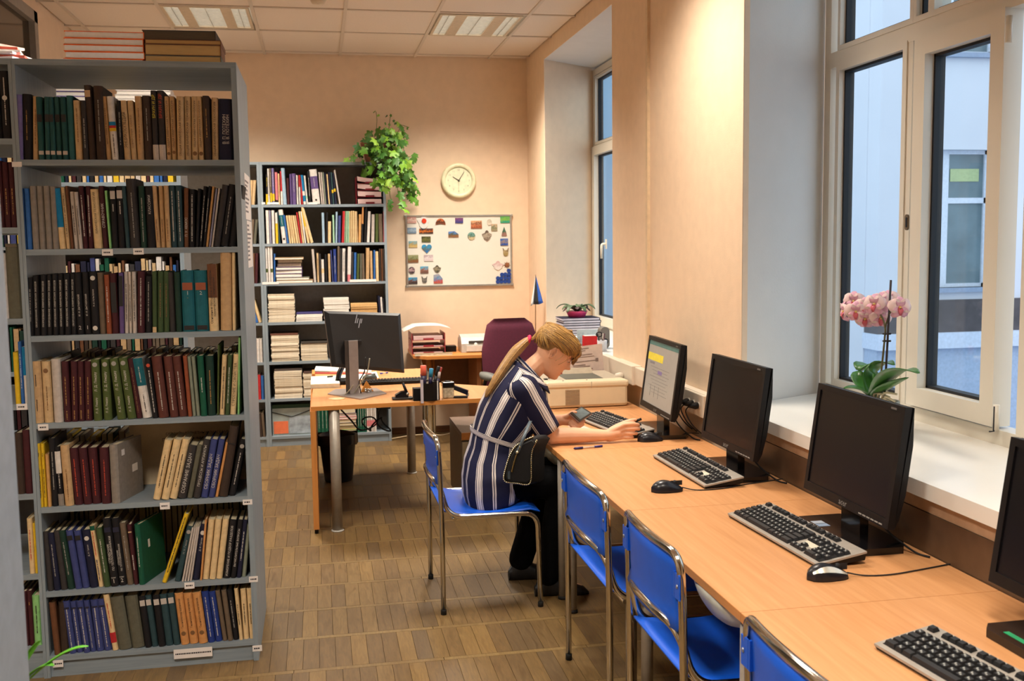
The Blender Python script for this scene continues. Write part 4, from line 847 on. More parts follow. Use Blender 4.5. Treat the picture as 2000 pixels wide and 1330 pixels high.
# ---------------------------------------------------------------- keyboards: every key is a part
KEYB = mat((26, 26, 28), 0.5, var=0.06, name='key_plastic')
def key_mesh(w, d):
    h = 0.009; i = 0.0035
    return MB().add([(-w/2,-d/2,0),(w/2,-d/2,0),(w/2,d/2,0),(-w/2,d/2,0),(-w/2+i,-d/2+i,h),(w/2-i,-d/2+i,h),(w/2-i,d/2-i*0.6,h),(-w/2+i,d/2-i*0.6,h)],
                    [(4,5,6,7),(0,1,5,4),(1,2,6,5),(2,3,7,6),(3,0,4,7)]).mesh('key', KEYB)
KM = {}
LEG_ = mat((176, 178, 172), 0.6, name='key_legend')
def keyboard(x, y, yaw, label, proto=[None]):
    Ld, Dd = 0.60, 0.165
    if proto[0] is None:
        r = thing('keyboard', (0, 0, 0), 0)
        sl = lambda yy: 0.014+(yy+Dd/2)/Dd*0.026                # wedge: height of the deck at depth yy
        def wedge(mb, x0, x1, y0, y1, dz0, dz1):
            mb.add([(x0,y0,sl(y0)+dz0),(x1,y0,sl(y0)+dz0),(x1,y1,sl(y1)+dz0),(x0,y1,sl(y1)+dz0),(x0,y0,sl(y0)+dz1),(x1,y0,sl(y0)+dz1),(x1,y1,sl(y1)+dz1),(x0,y1,sl(y1)+dz1)],
                   [(3,2,1,0),(4,5,6,7),(0,1,5,4),(1,2,6,5),(2,3,7,6),(3,0,4,7)])
        m = MB(); wedge(m, -Ld/2, Ld/2, -Dd/2, Dd/2, -0.006, 0); m.build('deck', SILV, r)
        m = MB(); m.add([(-Ld/2+.004,-Dd/2+.004,0.001),(Ld/2-.004,-Dd/2+.004,0.001),(Ld/2-.004,Dd/2-.004,0.012),(-Ld/2+.004,Dd/2-.004,0.012)]+[(sx*(Ld/2-.001), yy, sl(yy)-0.0055) for sx, yy in ((-1,-Dd/2+.001),(1,-Dd/2+.001),(1,Dd/2-.001),(-1,Dd/2-.001))],
                     [(3,2,1,0),(4,5,6,7),(0,1,5,4),(1,2,6,5),(2,3,7,6),(3,0,4,7)]); m.build('underside', BLK, r)
        m = MB(); 
        for sx in (-1, 1): m.box(sx*Ld*0.38-0.02, sx*Ld*0.38+0.02, Dd/2-0.04, Dd/2-0.03, 0.0, 0.016)
        m.build('flip_foot', BLK, r)
        for q in ((-0.287, 0.094, -0.068, 0.036), (0.106, 0.182, 0.006, 0.036), (0.194, 0.287, -0.068, 0.036)):
            m = MB(); wedge(m, *q, 0.0, 0.0012); m.build('key_well', BLK, r)
        u = 0.0253; v = 0.0208; x0 = -0.285
        rows = [(0.026, [1]*13+[2]), (0.005, [1.5]+[1]*12+[1.5]), (-0.0155, [1.8]+[1]*11+[2.2]), (-0.036, [1.3]+[1]*11+[2.7]), (-0.057, [1.5, 1, 1.3, 5.9, 1.3, 1, 1, 2])]
        keys = []
        for yy, ws in rows:
            k = x0
            for w in ws: keys.append((k+w*u/2, yy, w*u, 0.0)); k += w*u
        for i, g in enumerate(([0], [2, 3, 4, 5], [6.6, 7.6, 8.6, 9.6], [11.2, 12.2, 13.2, 14.2])):
            for k in g: keys.append((x0+(k+0.5)*u*0.985, 0.062, u, 0.0))
        for c in range(3): keys += [(0.119+c*u, 0.026, u, 0), (0.119+c*u, 0.005, u, 0), (0.119+c*u, -0.057, u, 0), (0.119+c*u, 0.062, u*0.9, 0)]
        keys.append((0.119+u, -0.036, u, 0))
        for c in range(4):
            for rr_, yy in enumerate((0.026, 0.005, -0.0155, -0.036, -0.057)):
                if c == 3 and rr_ in (2, 4): continue
                if rr_ == 4 and c == 0: keys.append((0.2065+u*0.5, yy, 2*u, 0)); continue
                if rr_ == 4 and c == 1: continue
                keys.append((0.2065+c*0.0238, yy, 0.0238, 0))
        ang = math.atan(0.026/Dd); lg = {}
        for kx, ky, kw, _ in keys:
            kk = round(kw, 4)
            if kk not in KM: KM[kk] = key_mesh(kw-0.0018, v-0.0018)
            o = link('key', KM[kk], r, loc=(kx, ky, sl(ky)+0.001), rot=(ang, 0, 0))
            if kw < 0.03 and ky < 0.05:
                if 'lg' not in lg: lg['lg'] = MB().box(-0.005, -0.0015, -0.001, 0.004, 0.009, 0.0094).box(0.001, 0.0042, -0.004, 0.0, 0.009, 0.0094).mesh('key_legend', LEG_)
                link('key_legend', lg['lg'], o)
        lettering('maker_logo', 'hp', Matrix.Translation((0.02, 0.074, sl(0.074)+0.0006)) @ Matrix.Rotation(ang, 4, 'X'), inkm('B'), r, width=0.012)
        m = MB(); wedge(m, 0.11, 0.18, -0.03, -0.005, 0.0002, 0.0008); m.build('label_plate', mat((206, 200, 180), 0.5), r)
        m = MB()
        for k in range(3): m.lathe([(0.0, 0), (0.0018, 0)], 8, Matrix.Translation((0.21+k*0.028, 0.047, sl(0.047)+0.0006)), caps=False)
        m.build('status_light', mat((220, 220, 210), 0.4), r)
        proto[0] = r; o = r
    else: o = copy_tree(proto[0])
    o.location = (x, y, DZ+0.0005); o.rotation_euler = (0, 0, -math.pi/2+yaw)
    return tag(o, label, 'keyboard', 'silver and black keyboards')
keyboard(1.487, 5.085, rad(9), 'silver and black keyboard beside the hand of the girl, under the handheld device')
keyboard(1.535, 4.03, rad(1), 'silver and black keyboard in front of the monitor with the plain black mouse')
keyboard(1.487, 3.035, rad(3), 'silver and black keyboard touching the silver-sided mouse')
keyboard(1.385, 1.868, rad(6), 'silver and black keyboard on the desk cut off by the picture')

# ---------------------------------------------------------------- mice
def mouse(x, y, rz, label, silver=False, cable=()):
    r = thing('computer_mouse', (x, y, DZ), rz, label, 'mouse', None)
    L_, Wd = 0.13, 0.068; rows = []
    for i in range(13):
        t = i/12; xx = -L_/2+L_*t
        w = Wd/2*(max(0.0, 1-(abs(2*t-1))**2.6))**0.5*(1-0.12*math.sin(math.pi*t)**2*(0.4 if t > 0.5 else 0)); hh = 0.05*(max(0, math.sin(math.pi*min(1, (t*0.92+0.05)))))**0.6*(1.12-0.55*t)
        rows.append([(xx, w*math.cos(math.pi*k/12)*1.0, 0.0015+hh*(math.sin(math.pi*k/12))**0.75) for k in range(13)])
    m = MB(); m.grid(rows, True); m.build('shell', mat((26, 26, 32), 0.28, name='mouse_black'), r)
    b = MB(); b.prism([(q[0][0], q[0][1]) for q in rows]+[(q[-1][0], q[-1][1]) for q in rows[::-1]][1:-1], 0.0003, 0.003); b.build('base', BLK, r)
    m = MB(); m.lathe([(0.009, -0.004), (0.009, 0.004)], 14, Matrix.Translation((L_*0.24, 0, 0.033)) @ Matrix.Rotation(rad(90), 4, 'X')); m.build('scroll_wheel', RUB, r)
    m = MB(); m.box(L_*0.10, L_*0.47, -0.0006, 0.0006, 0.022, 0.0405); m.build('button_seam', RUB, r)
    if silver:
        for s in (1, -1):
            ed, up = [], []
            for i in range(1, 12):
                q = rows[i]; k = 2 if s > 0 else 10; k2 = 4 if s > 0 else 8
                f = 0.9*math.sin(math.pi*i/12)
                a = Vector(q[k]); b_ = Vector(q[k2]); up.append(a.lerp(b_, 0.45+0.6*f)*1.0+Vector((0, s*0.0012, 0.001))); ed.append(a.lerp(b_, 0.2-0.3*f)+Vector((0, s*0.0014, 0.0006)))
            g = MB(); g.grid([ed, up] if s > 0 else [up, ed], True); g.build('silver_band', mat((212, 206, 190), 0.25, metal=0.5), r)
    if cable:
        c = MB(); inv = Matrix.Translation((x, y, DZ)) @ Matrix.Rotation(rz, 4, 'Z'); inv.invert()
        c.tube(bez([(L_/2-0.004, 0, 0.012)]+[inv @ P(a, b, z=DZ+0.003) for a, b in cable], 6), 0.0022, 6); c.build('cable', RUB, r)
    return r
mouse(1.307, 3.735, 0.0, 'plain black glossy mouse on the second desk', False, [(1362, 957), (1410, 954), (1455, 946), (1510, 938), (1556, 931)])
mouse(1.412, 2.652, 0.02, 'black mouse with silver side band beside the nearer keyboard', True, [(1690, 1124), (1740, 1122), (1800, 1112), (1868, 1099)])
mouse(1.56, 4.705, 0.0, 'black mouse under the hand of the girl', False, [(1296, 856), (1320, 850), (1345, 846), (1366, 846)])
def pen(p0, p1, label, c=(34, 30, 110), grip=(30, 26, 90)):
    a, b = Vector(p0), Vector(p1); d = (b-a); L_ = d.length; r = thing('pen', a, math.atan2(d.y, d.x), label, 'pen')
    pt = lambda t: (L_*t, 0, 0)
    MB().tube([pt(0.3), pt(0.8)], 0.0042, 8).build('barrel', mat((196, 176, 160), 0.25, name='clear_barrel'), r)
    MB().tube([pt(0.04), pt(0.31)], 0.0055, 8).build('grip', mat(grip, 0.5), r); MB().tube([pt(0.0), pt(0.04)], 0.0015, 6, r1=0.005).build('tip', mat(grip, 0.4), r)
    MB().tube([pt(0.7), pt(0.97)], 0.0052, 8).build('cap', mat(c, 0.4), r); return r
a = P(1120, 876, z=DZ+0.006); b = P(1178, 871, z=DZ+0.006); pen(a, b, 'blue ballpoint pen lying across the joint of the desks')

# ---------------------------------------------------------------- blue chairs
def make_chair():
    r = thing('chair', (0, 0, 0)); hw, tr = 0.243, 0.0118
    # outer hoop: rear legs, posts and top rail in one bent tube
    def hoop(w, pts_fn, rr): return pts_fn
    p = [(0.0, -hw, 0.006), (0.0, -hw, 0.46), (-0.006, -hw, 0.70), (-0.012, -hw, 0.812), (-0.04, -hw*0.35, 0.826), (-0.04, hw*0.35, 0.826), (-0.012, hw, 0.812), (-0.006, hw, 0.70), (0.0, hw, 0.46), (0.0, hw, 0.006)]
    MB().tube(fillet(p, 0.085, 7), tr, 12).build('back_frame', CHROME, r)
    # inner tube each side: lower back rail, seat rail, front leg
    w2 = hw-0.026; q = []
    left = [(0.455, -hw, 0.006), (0.445, -hw, 0.446), (0.03, -hw+0.004, 0.452), (-0.005, -w2, 0.60)]
    mid = [(-0.034, -w2*0.45, 0.618), (-0.034, w2*0.45, 0.618)]
    pts = left+mid+[(a, -b, c) for a, b, c in left[::-1]]
    MB().tube(fillet(pts, 0.07, 7), tr, 12).build('seat_frame', CHROME, r)
    MB().tube([(0.40, -hw+0.01, 0.437), (0.40, hw-0.01, 0.437)], 0.009, 8).build('crossbar', CHROME, r)
    MB().tube([(0.06, -hw+0.01, 0.437), (0.06, hw-0.01, 0.437)], 0.009, 8).build('crossbar', CHROME, r)
    for s in (-1, 1):
        for xx in (0.0, 0.455): MB().lathe([(0.0135, 0), (0.0135, 0.022), (0.0125, 0.024)], 10, Matrix.Translation((xx, s*hw, 0))).build('foot_cap', RUB, r)
    # back plate, bowed, with side clamps and rivets
    rows = []
    for i in range(7):
        z = 0.60+0.205*i/6; rows.append([(0.004-0.012*(i/6)-0.028*(1-(2*k/10-1)**2)-(0.014 if i == 0 else 0), (-hw+0.016)+(2*hw-0.032)*k/10, z-0.0) for k in range(11)])
    MB().grid(rows, True, 0.005).build('backrest', BLUEP, r)
    for s in (-1, 1):
        MB().box(-0.0205, -0.0165, s*hw-s*0.004-0.02, s*hw-s*0.004+0.02, 0.695, 0.765, b=0.0015).box(-0.02, -0.004, s*(hw-0.03)-0.004, s*(hw-0.03)+0.004, 0.695, 0.765).build('clamp', BLUEP, r)
        MB().lathe([(0.0065, 0), (0.005, 0.003), (0, 0.0035)], 12, Matrix.Translation((-0.0206, s*hw, 0.732)) @ Matrix.Rotation(rad(-90), 4, 'Y')).build('rivet', mat((170, 175, 190), 0.3, metal=0.8), r)
    # seat shell
    rows = []
    for i in range(11):
        t = i/10; x = 0.005+0.455*t
        zz = 0.468-0.014*math.sin(math.pi*min(1, t*1.1))-(0.02*((t-0.85)/0.15)**2 if t > 0.85 else 0)+(0.012*(1-t/0.2) if t < 0.2 else 0)
        w = (hw-0.004)*(0.93 if i == 0 else 1.0)*(0.96 if i == 10 else 1)
        rows.append([(x, -w+2*w*k/10, zz-0.012*(1-(2*k/10-1)**2)*math.sin(math.pi*t)+0.002) for k in range(11)])
    MB().grid(rows, True, -0.006).build('seat', BLUEP, r)
    return r
CH = make_chair()
def put_chair(x, y, rz, label, sy=1.0, sz=1.0, first=[True]):
    o = CH if first[0] else copy_tree(CH)
    first[0] = False
    o.location = (x, y, 0); o.rotation_euler = (0, 0, rz); o.scale = (1, sy, sz)
    return tag(o, label, 'chair', 'blue plastic chairs')
put_chair(0.512, 4.785, rad(0.5), 'blue plastic chair with chrome frame that the girl sits on', 1.05)
put_chair(0.952, 3.615, rad(0), 'blue plastic chair with chrome frame pushed under the desk with the pen', 1.24, 1.015)
put_chair(0.955, 2.835, rad(0), 'blue plastic chair with chrome frame pushed under the third desk', 1.02, 1.03)
put_chair(0.955, 1.90, rad(0), 'blue plastic chair with chrome frame cut off by the lower picture edge', 1.0, 1.03)

# ---------------------------------------------------------------- trunking with sockets along the pier
TRK = mat((214, 202, 184), 0.4, var=0.01, name='trunking_plastic')
tk = thing('cable_trunking', (XW, 5.5, 0), 0, 'white cable trunking with sockets along the pier above the desks', 'trunking')
z1 = P(1375, 771, x=XW-0.05).z; z0 = z1-0.105
def tb(y0, y1, d, a, b, nm='duct', m=TRK): MB().box(-d, 0, y0-5.5, y1-5.5, a, b, b=0.004 if d > .03 else 0).build(nm, m, tk)
tb(4.33, 6.50, 0.045, z0, z1); tb(5.0, 5.30, 0.062, z0-0.004, z1+0.006, 'socket_box'); tb(5.75, 6.15, 0.062, z0-0.004, z1+0.006, 'socket_box'); tb(4.62, 4.88, 0.058, z0-0.01, z1-0.004, 'socket_box')
for y in (4.68, 4.745, 4.81):
    MB().lathe([(0.019, 0), (0.019, 0.004)], 14, Matrix.Translation((-0.058, y-5.5, z0+0.045)) @ Matrix.Rotation(rad(-90), 4, 'Y')).build('socket', mat((190, 180, 165), 0.4), tk)
    o = thing('power_plug', (XW-0.0625, y, z0+0.045), 0, f'black power plug in the {["third", "second", "first"][[4.68, 4.745, 4.81].index(y)]} socket behind the lit monitor', 'plug', 'plugs in the trunking')
    MB().lathe([(0.016, 0), (0.018, 0.012), (0.012, 0.03), (0.007, 0.05)], 12, Matrix.Rotation(rad(-90), 4, 'Y')).build('body', BLK, o)
    MB().tube(bez([(-0.045, 0, 0), (-0.06, 0.005, -0.03), (-0.035, -0.02, -0.09), (0.01, -0.03, -0.135)]), 0.0035, 6).build('cable', BLK, o)
o = thing('power_adapter', (XW-0.063, 5.12, z0+0.05), 0, 'chunky black adapter plugged in behind the printer', 'adapter')
MB().lathe([(0.022, 0), (0.026, 0.02), (0.05, 0.03), (0.052, 0.075), (0.045, 0.08)], 8, Matrix.Rotation(rad(-90), 4, 'Y')).build('body', BLK, o)
MB().tube(bez([(-0.05, -0.03, 0.0), (-0.08, -0.08, 0.0), (-0.06, -0.1, -0.06), (-0.04, -0.11, -0.135)]), 0.006, 8).build('cable', mat((196, 188, 170), 0.4), o)
o = thing('power_plug', (XW-0.063, 5.93, z0+0.03), 0, 'white rounded plug in the trunking beyond the printer', 'plug')
MB().lathe([(0.02, 0), (0.024, 0.02), (0.018, 0.045), (0.01, 0.05)], 12, Matrix.Rotation(rad(-90), 4, 'Y')).build('body', TRK, o)
MB().tube(bez([(-0.045, 0, -0.005), (-0.06, -0.02, -0.04), (-0.05, -0.03, -0.1)]), 0.004, 6).build('cable', TRK, o)

# ---------------------------------------------------------------- orchid on the sill
GRN = mat((52, 104, 40), 0.35, var=0.2, scale=20, name='orchid_leaf'); STM = mat((92, 84, 50), 0.5, name='orchid_stem'); 
op = P(1722, 795, x=2.12); ox, oy = 2.12, op.y
orc = thing('orchid', (ox, oy, ZS), 0, 'pink flowering orchid tied to a stick in a pot on the sill', 'plant')
MB().lathe([(0.045, 0.001), (0.06, 0.10), (0.066, 0.105), (0.066, 0.12), (0.06, 0.12), (0.057, 0.095), (0, 0.09)], 22).build('pot', mat((150, 146, 128), 0.4), orc)
MB().lathe([(0.056, 0.09), (0.03, 0.105), (0, 0.108)], 16).build('bark', mat((80, 60, 40), 0.9, var=0.4, scale=60), orc)
LW = 1.45
def leaf(tip, mid, base, w, par, m=GRN, nm='leaf', th=0.003):
    b, c, t = Vector(base), Vector(mid), Vector(tip); rows = []; w *= LW
    for i in range(11):
        s = i/10; p = b*(1-s)**2+c*2*s*(1-s)+t*s*s; d = (c-b)*(1-s)+(t-c)*s; sd = d.cross(Vector((0, 0, 1)))
        sd = sd.normalized() if sd.length > 1e-4 else Vector((0, 1, 0)); up = sd.cross(d).normalized(); ww = w*(math.sin(math.pi*(s*0.86+0.12)))**0.7
        rows.append([p-sd*ww+up*ww*0.25, p-sd*ww*0.5+up*ww*0.03, p, p+sd*ww*0.5+up*ww*0.03, p+sd*ww+up*ww*0.25])
    return MB().grid(rows, True, th).build(nm, m, par)
Q = lambda px, py, x=ox: P(px, py, x=x)-Vector((ox, oy, ZS))
bs = Q(1706, 775)
leaf(Q(1676, 722, ox-0.05), Q(1690, 688), bs, 0.035, orc); leaf(Q(1745, 712, ox+.03), Q(1705, 690, ox+.03), bs, 0.03, orc)
leaf(Q(1793, 728, ox-.1), Q(1745, 705, ox-.06), bs, 0.03, orc); leaf(Q(1772, 737, ox-.03), Q(1730, 755, ox-.02), bs, 0.022, orc); leaf(Q(1648, 758, ox-.1), Q(1675, 752, ox-.05), bs, 0.022, orc)
leaf(Q(1690, 716, ox+.02), Q(1665, 735), bs, 0.028, orc)
MB().tube([Q(1727, 785), Q(1740, 547)], 0.0042, 6).build('stake', mat((44, 30, 34), 0.6), orc)
stem = bez([Q(1716, 780), Q(1722, 720), Q(1728, 660), Q(1729, 640), Q(1722, 618), Q(1708, 607), Q(1680, 612, ox-.03), Q(1660, 612, ox-.05)])
MB().tube(stem, 0.0038, 6).build('stem', STM, orc); MB().tube(bez([Q(1729, 640), Q(1738, 612), Q(1752, 600), Q(1760, 603)]), 0.003, 6).build('stem', STM, orc)
for py in (652, 666): MB().tube([Q(1725, py), Q(1739, py)], 0.004, 6).build('clip', BLK, orc)
LW = 1.0
PETM = mat((224, 168, 190), 0.6, var=0.18, scale=45, name='orchid_petal'); PETL = mat((238, 208, 206), 0.6, var=0.1, scale=45, name='orchid_petal_pale'); LIPM = mat((206, 96, 110), 0.5, name='orchid_lip')
def flower(c, face, s=1.0):
    f = Vector(face).normalized(); a = f.cross(Vector((0, 0, 1))).normalized(); b = a.cross(f)
    c = Vector(c); fo = link('flower', MB().lathe([(0.0, 0.0), (0.006, 0.003), (0.004, 0.01), (0, 0.013)], 8).mesh('flower', mat((230, 200, 120), 0.5)), orc, loc=c); fo.rotation_euler = f.to_track_quat('Z', 'Y').to_euler()
    for k in range(5):
        an = rad(90+72*k); u = a*math.cos(an)+b*math.sin(an); v = a*-math.sin(an)+b*math.cos(an); L_ = 0.052*s*(1.0 if k else 0.9); w = 0.026*s*(1.25 if k in (1, 4) else 0.8); rows = []
        for i in range(6):
            t = i/5; ww = w*math.sin(math.pi*(0.1+0.82*t))**0.7; q = u*L_*t+f*(0.012*math.sin(math.pi*t)-0.008*t)
            rows.append([q-v*ww+f*0.004, q, q+v*ww+f*0.004])
        g = MB(); g.grid(rows, True, 0.0012); o = g.build('petal', PETL if k in (1, 4) else PETM, orc, loc=c)
    g = MB(); g.grid([[f*0.004-a*0.008, f*0.006, f*0.004+a*0.008], [f*0.016-a*0.01-b*0.012, f*0.014-b*0.014, f*0.016+a*0.01-b*0.012], [f*0.012-b*0.03-a*0.004, f*0.012-b*0.031, f*0.012-b*0.03+a*0.004]], True, 0.0015); g.build('lip', LIPM, orc, loc=c)
for px, py, dx, fc in ((1668, 588, 0, (-.7, -.7, 0)), (1650, 608, -.03, (-1, .2, -.1)), (1672, 608, -.05, (-.6, -.8, -.2)), (1690, 600, -.02, (-.5, -.8, 0)), (1708, 594, -.04, (-.7, -.6, .1)), (1722, 590, 0, (-.5, -.8, .2)),
                       (1690, 622, -.02, (-.6, -.7, -.4)), (1757, 600, 0, (-.2, -1, 0)), (1720, 620, .02, (-.3, -.9, -.3)), (1735, 586, .03, (-.6, -.7, .2))):
    flower(Q(px, py, ox+dx), fc, 0.85)
for a_, b_ in (((1722, 785), (1752, 770)), ((1715, 782), (1738, 776)), ((1725, 788), (1745, 790)), ((1708, 784), (1728, 772)), ((1730, 786), (1748, 784))):
    p0, p1 = Q(*a_), Q(*b_); MB().tube(bez([p0, (p0+p1)/2+Vector((-0.02, 0, 0.02)), p1]), 0.0045, 6).build('root', mat((190, 180, 150), 0.7), orc)
# ================================================================ back bookcase contents
KB_ = 'of the back wall bookcase'
def krow(data, z, base, where, oy=280, sc=4.432):
    row(data, 470, oy, sc, YK, z, base, 0.26, where+' '+KB_, 'books on the back wall bookcase', 'window end', inset=0.006)
KA = [(219,238,217,270,'black','b:yellow:0:.35|d:Y:.6:.9'),(240,256,226,220,'white','d:B'),(258,274,247,215,'dusty','b:yellow:.08:.32|d:W:.5:.9'),(277,297,273,215,'lilac','b:yellow:.1:.3|d:W:.5:.9'),(303,326,300,250,'pink','b:black:0:.14'),(329,345,322,262,'cream','d:R'),(349,366,342,240,'red','b:white:0:.4'),(369,400,348,215,'pale blue'),(403,424,395,300,'maroon'),
 (430,447,418,265,'purple'),(449,484,440,262,'purple','d:W:.4:.9'),(487,502,480,276,'white','d:B'),(508,521,500,275,'white','b:red:.6:1'),(525,540,514,280,'red'),(545,567,518,275,'cyan','b:white:.3:.45|b:white:0:.1'),(570,586,545,280,'white','b:mint:.2:.3'),(592,612,575,242,'black','d:W'),(626,690,592,228,'white','b:purple:.44:.8|o:B:.12|d:W:.5:.75'),(698,712,672,250,'pale grey'),(714,728,690,250,'pale grey'),(730,743,706,250,'sage'),
 (746,758,722,256,'navy'),(762,774,742,268,'cream'),(779,794,758,250,'navy'),(796,812,776,250,'slate teal','b:yellow:.35:.45'),(815,832,795,258,'navy','b:yellow:.4:.5'),(852,867,806,232,'pale grey')]
KBR = [(225,252,213,580,'white'),(255,268,245,580,'lilac grey'),(275,300,265,580,'white'),(306,327,295,600,'white','b:yellow:0:.65'),(332,345,312,590,'slate teal'),(362,400,326,576,'white','b:petrol:.5:.84|o:B:.13|d:W:.55:.8'),(403,418,368,622,'blue'),(422,440,390,625,'cream'),(442,460,410,625,'cream','d:D'),(462,480,428,625,'cream'),(482,500,446,625,'cream'),(502,518,464,625,'beige'),
 (520,533,480,598,'red'),(535,552,500,590,'cream','d:R'),(554,568,518,590,'white'),(578,600,524,575,'cream','b:yellow:.5:1'),(606,632,520,548,'cream')]
KBR2 = [(708,730,705,600,'pale blue'),(738,752,742,600,'black'),(756,783,756,676,'cream'),(787,797,790,640,'black'),(799,816,790,620,'mint'),(820,836,824,592,'pale blue'),(842,866,846,626,'indigo'),(874,896,884,588,'red'),(898,910,900,588,'mint'),(912,924,914,588,'mint'),(926,938,927,588,'mint'),(940,952,940,588,'cream'),(956,970,955,585,'cream'),(972,986,971,585,'cream'),(988,1002,987,588,'cream'),(1004,1016,1002,588,'beige'),(1018,1042,1024,615,'ochre'),(1044,1060,1052,536,'black','b:orange:.5:.95'),(1066,1086,1078,548,'black'),
 (1092,1116,1104,590,'white'),(1130,1158,1134,615,'pale grey'),(1166,1192,1168,610,'olive'),(1198,1232,1196,612,'dusty'),(1236,1248,1236,590,'pink')]
KC = [(221,240,215,895,'white','b:olive:.3:.4'),(242,262,238,895,'white'),(264,284,260,895,'white','b:olive:.3:.4'),(288,302,286,955,'blue')]
KC2 = [(634,656,612,916,'pale grey'),(664,682,656,950,'beige','d:D'),(686,700,682,955,'charcoal'),(703,726,698,1005,'white','b:cream:.4:.6'),(734,752,732,960,'black'),(762,782,756,955,'beige'),(793,806,776,925,'indigo'),(808,834,802,915,'royal blue','d:W'),(838,858,838,890,'dusty'),(860,874,860,910,'charcoal'),(878,906,880,910,'white','d:B:.3:.9'),(908,918,908,930,'black'),(922,952,928,895,'pink','b:white:.2:1'),(956,975,958,940,'charcoal'),(978,1000,982,945,'blue'),(1004,1024,1010,955,'olive'),(1030,1052,1030,955,'khaki'),(1054,1076,1052,955,'dusty'),
 (1084,1114,1086,905,'tan'),(1124,1146,1122,930,'tan'),(1150,1166,1150,925,'blue'),(1172,1198,1170,935,'cream'),(1204,1218,1202,912,'dark brown'),(1220,1234,1218,912,'brown'),(1236,1248,1235,912,'dark brown')]
krow(KA, ZK[6], (512, 508), 'top shelf'); row(KBR, 470, 280, 4.432, YK, ZK[5], (856, 856), 0.26, 'second shelf '+KB_, 'books on the back wall bookcase', 'gap', inset=0.006); krow(KBR2, ZK[5], (853, 850), 'second shelf'); row(KC, 470, 280, 4.432, YK, ZK[4], (1203, 1203), 0.26, 'third shelf '+KB_, 'books on the back wall bookcase', 'lying pile', inset=0.006); krow(KC2, ZK[4], (1190, 1185), 'third shelf')
KX = lambda zx, oy=280, sc=4.432, y=YK+0.1: P(470+zx/sc, oy+800/sc, y=y).x
# lying books on the third shelf
xc = (KX(300)+KX(540))/2
zq = stack('book', xc+0.035, YK+0.1, ZK[4], 0.30, 0.19, [0.024], ['tan'], 'tan book lying at the bottom of the mixed pile on the third shelf', pages='w')
zq = stack('book', xc+0.015, YK+0.1, zq, 0.27, 0.18, [0.022], ['sage'], 'grey-green book lying second from the bottom of the mixed pile', pages='w')
zq = stack('book', xc-0.012, YK+0.1, zq, 0.215, 0.17, [0.03, 0.03, 0.025], ['purple'], 'purple and white book lying {} from the top of the purple three', pages='w', group='purple three')
zq = stack('book', xc-0.005, YK+0.12, zq, 0.20, 0.15, [0.03, 0.03], ['dark brown'], 'dark brown book lying {} from the top of the dark pair', pages=True, group='dark pair')
zq = stack('book', xc, YK+0.09, zq, 0.235, 0.17, [0.018], ['beige'], 'thin beige book crowning the mixed pile on the third shelf', pages='w')
# red letter trays full of paper on the top shelf
REDP = mat((104, 20, 32), 0.35, name='burgundy_plastic'); PINKP = mat((206, 176, 172), 0.85, var=0.08, scale=120, stretch=(1, 1, 30), name='pinkish_paper')
def letter_tray(x, y, z, w, d, h, n, label, m, fill, slope=0.0, group=None):
    r = thing('letter_tray', (x, y, z), 0, label, 'letter tray', group)
    for i in range(n):
        z0 = i*h
        MB().box(-w/2, w/2, -d/2, d/2, z0+0.0005, z0+0.004).build('tray', m, r)
        for s in (-1, 1): MB().box(s*w/2-0.003, s*w/2+0.003, -d/2, d/2, z0+0.004, z0+h).build('side_wall', m, r)
        MB().box(-w*0.16, w*0.16, -d/2-0.002, -d/2+0.003, z0+0.002, z0+0.018).build('label_tab', m, r)
        if fill[i]:
            rows = []
            for k in range(9):
                t = k/8; xx = -w/2+0.012+(w-0.03)*t; zz = z0+0.0045+slope*(i/n)*(1-t)**2*0.03
                rows.append((xx, zz))
            vs = []; fs = []; hh = fill[i]
            for (xx, zz) in rows: vs += [(xx, -d/2+0.006, zz), (xx, d/2-0.01, zz), (xx, d/2-0.01, zz+hh), (xx, -d/2+0.006, zz+hh)]
            for k in range(8):
                for q in range(4): fs.append((k*4+q, k*4+(q+1) % 4, (k+1)*4+(q+1) % 4, (k+1)*4+q))
            fs += [(3, 2, 1, 0), (32, 33, 34, 35)]
            MB().add(vs, fs).build('paper_stack', PINKP, r)
    return r
xa_, xb_ = KX(1008), KX(1240)
letter_tray((xa_+xb_)/2, YK+0.14, ZK[6], xb_-xa_, 0.25, 0.056, 4, 'burgundy letter trays stuffed with paper under the trailing plant', REDP, (0.038, 0.042, 0.042, 0.036), 1.0)
# stacks of journals on the lower shelves
def journals(zx0, zx1, ytop, z, n, c, nm, oy=560, sc=4.03, y=YK+0.10, dark=None):
    a, b = P(470+zx0/sc, oy+300/sc, y=YK+0.01).x, P(470+zx1/sc, oy+300/sc, y=YK+0.01).x
    top = P(470+zx0/sc, oy+ytop/sc, y=YK+0.01).z; h = (top-z)/n; w = b-a; d = 0.21
    rr = random.Random(int(zx0+z*100)); me = None; zz = z
    mesh = {}
    for i in range(n):
        cc = rr.choice(c)
        if i == n-1 and dark: cc = dark
        if cc not in mesh: mesh[cc] = MB().box(-w/2+0.004, w/2-0.004, -d/2, d/2, 0.0, h-0.0008, b=min(0.0012, h*0.2)).mesh('journal', mat(cc, 0.8, var=0.06, scale=50, name='journal_paper'))
        link('journal', mesh[cc], None, f'{nm} journal, {ORD[n-1-i]} from the top of its stack', 'journal', nm+' stack', loc=((a+b)/2+rr.uniform(-0.004, 0.004), YK+0.012+d/2+rr.uniform(0, 0.008), zz+0.0004), rot=(0, 0, rr.uniform(-0.012, 0.012)))
        zz += h
CRM = [(214, 200, 176), (206, 192, 168), (222, 210, 188), (200, 184, 158)]; WHT = [(222, 216, 206), (212, 206, 196)]; TAN_ = [(196, 154, 98), (206, 166, 110)]
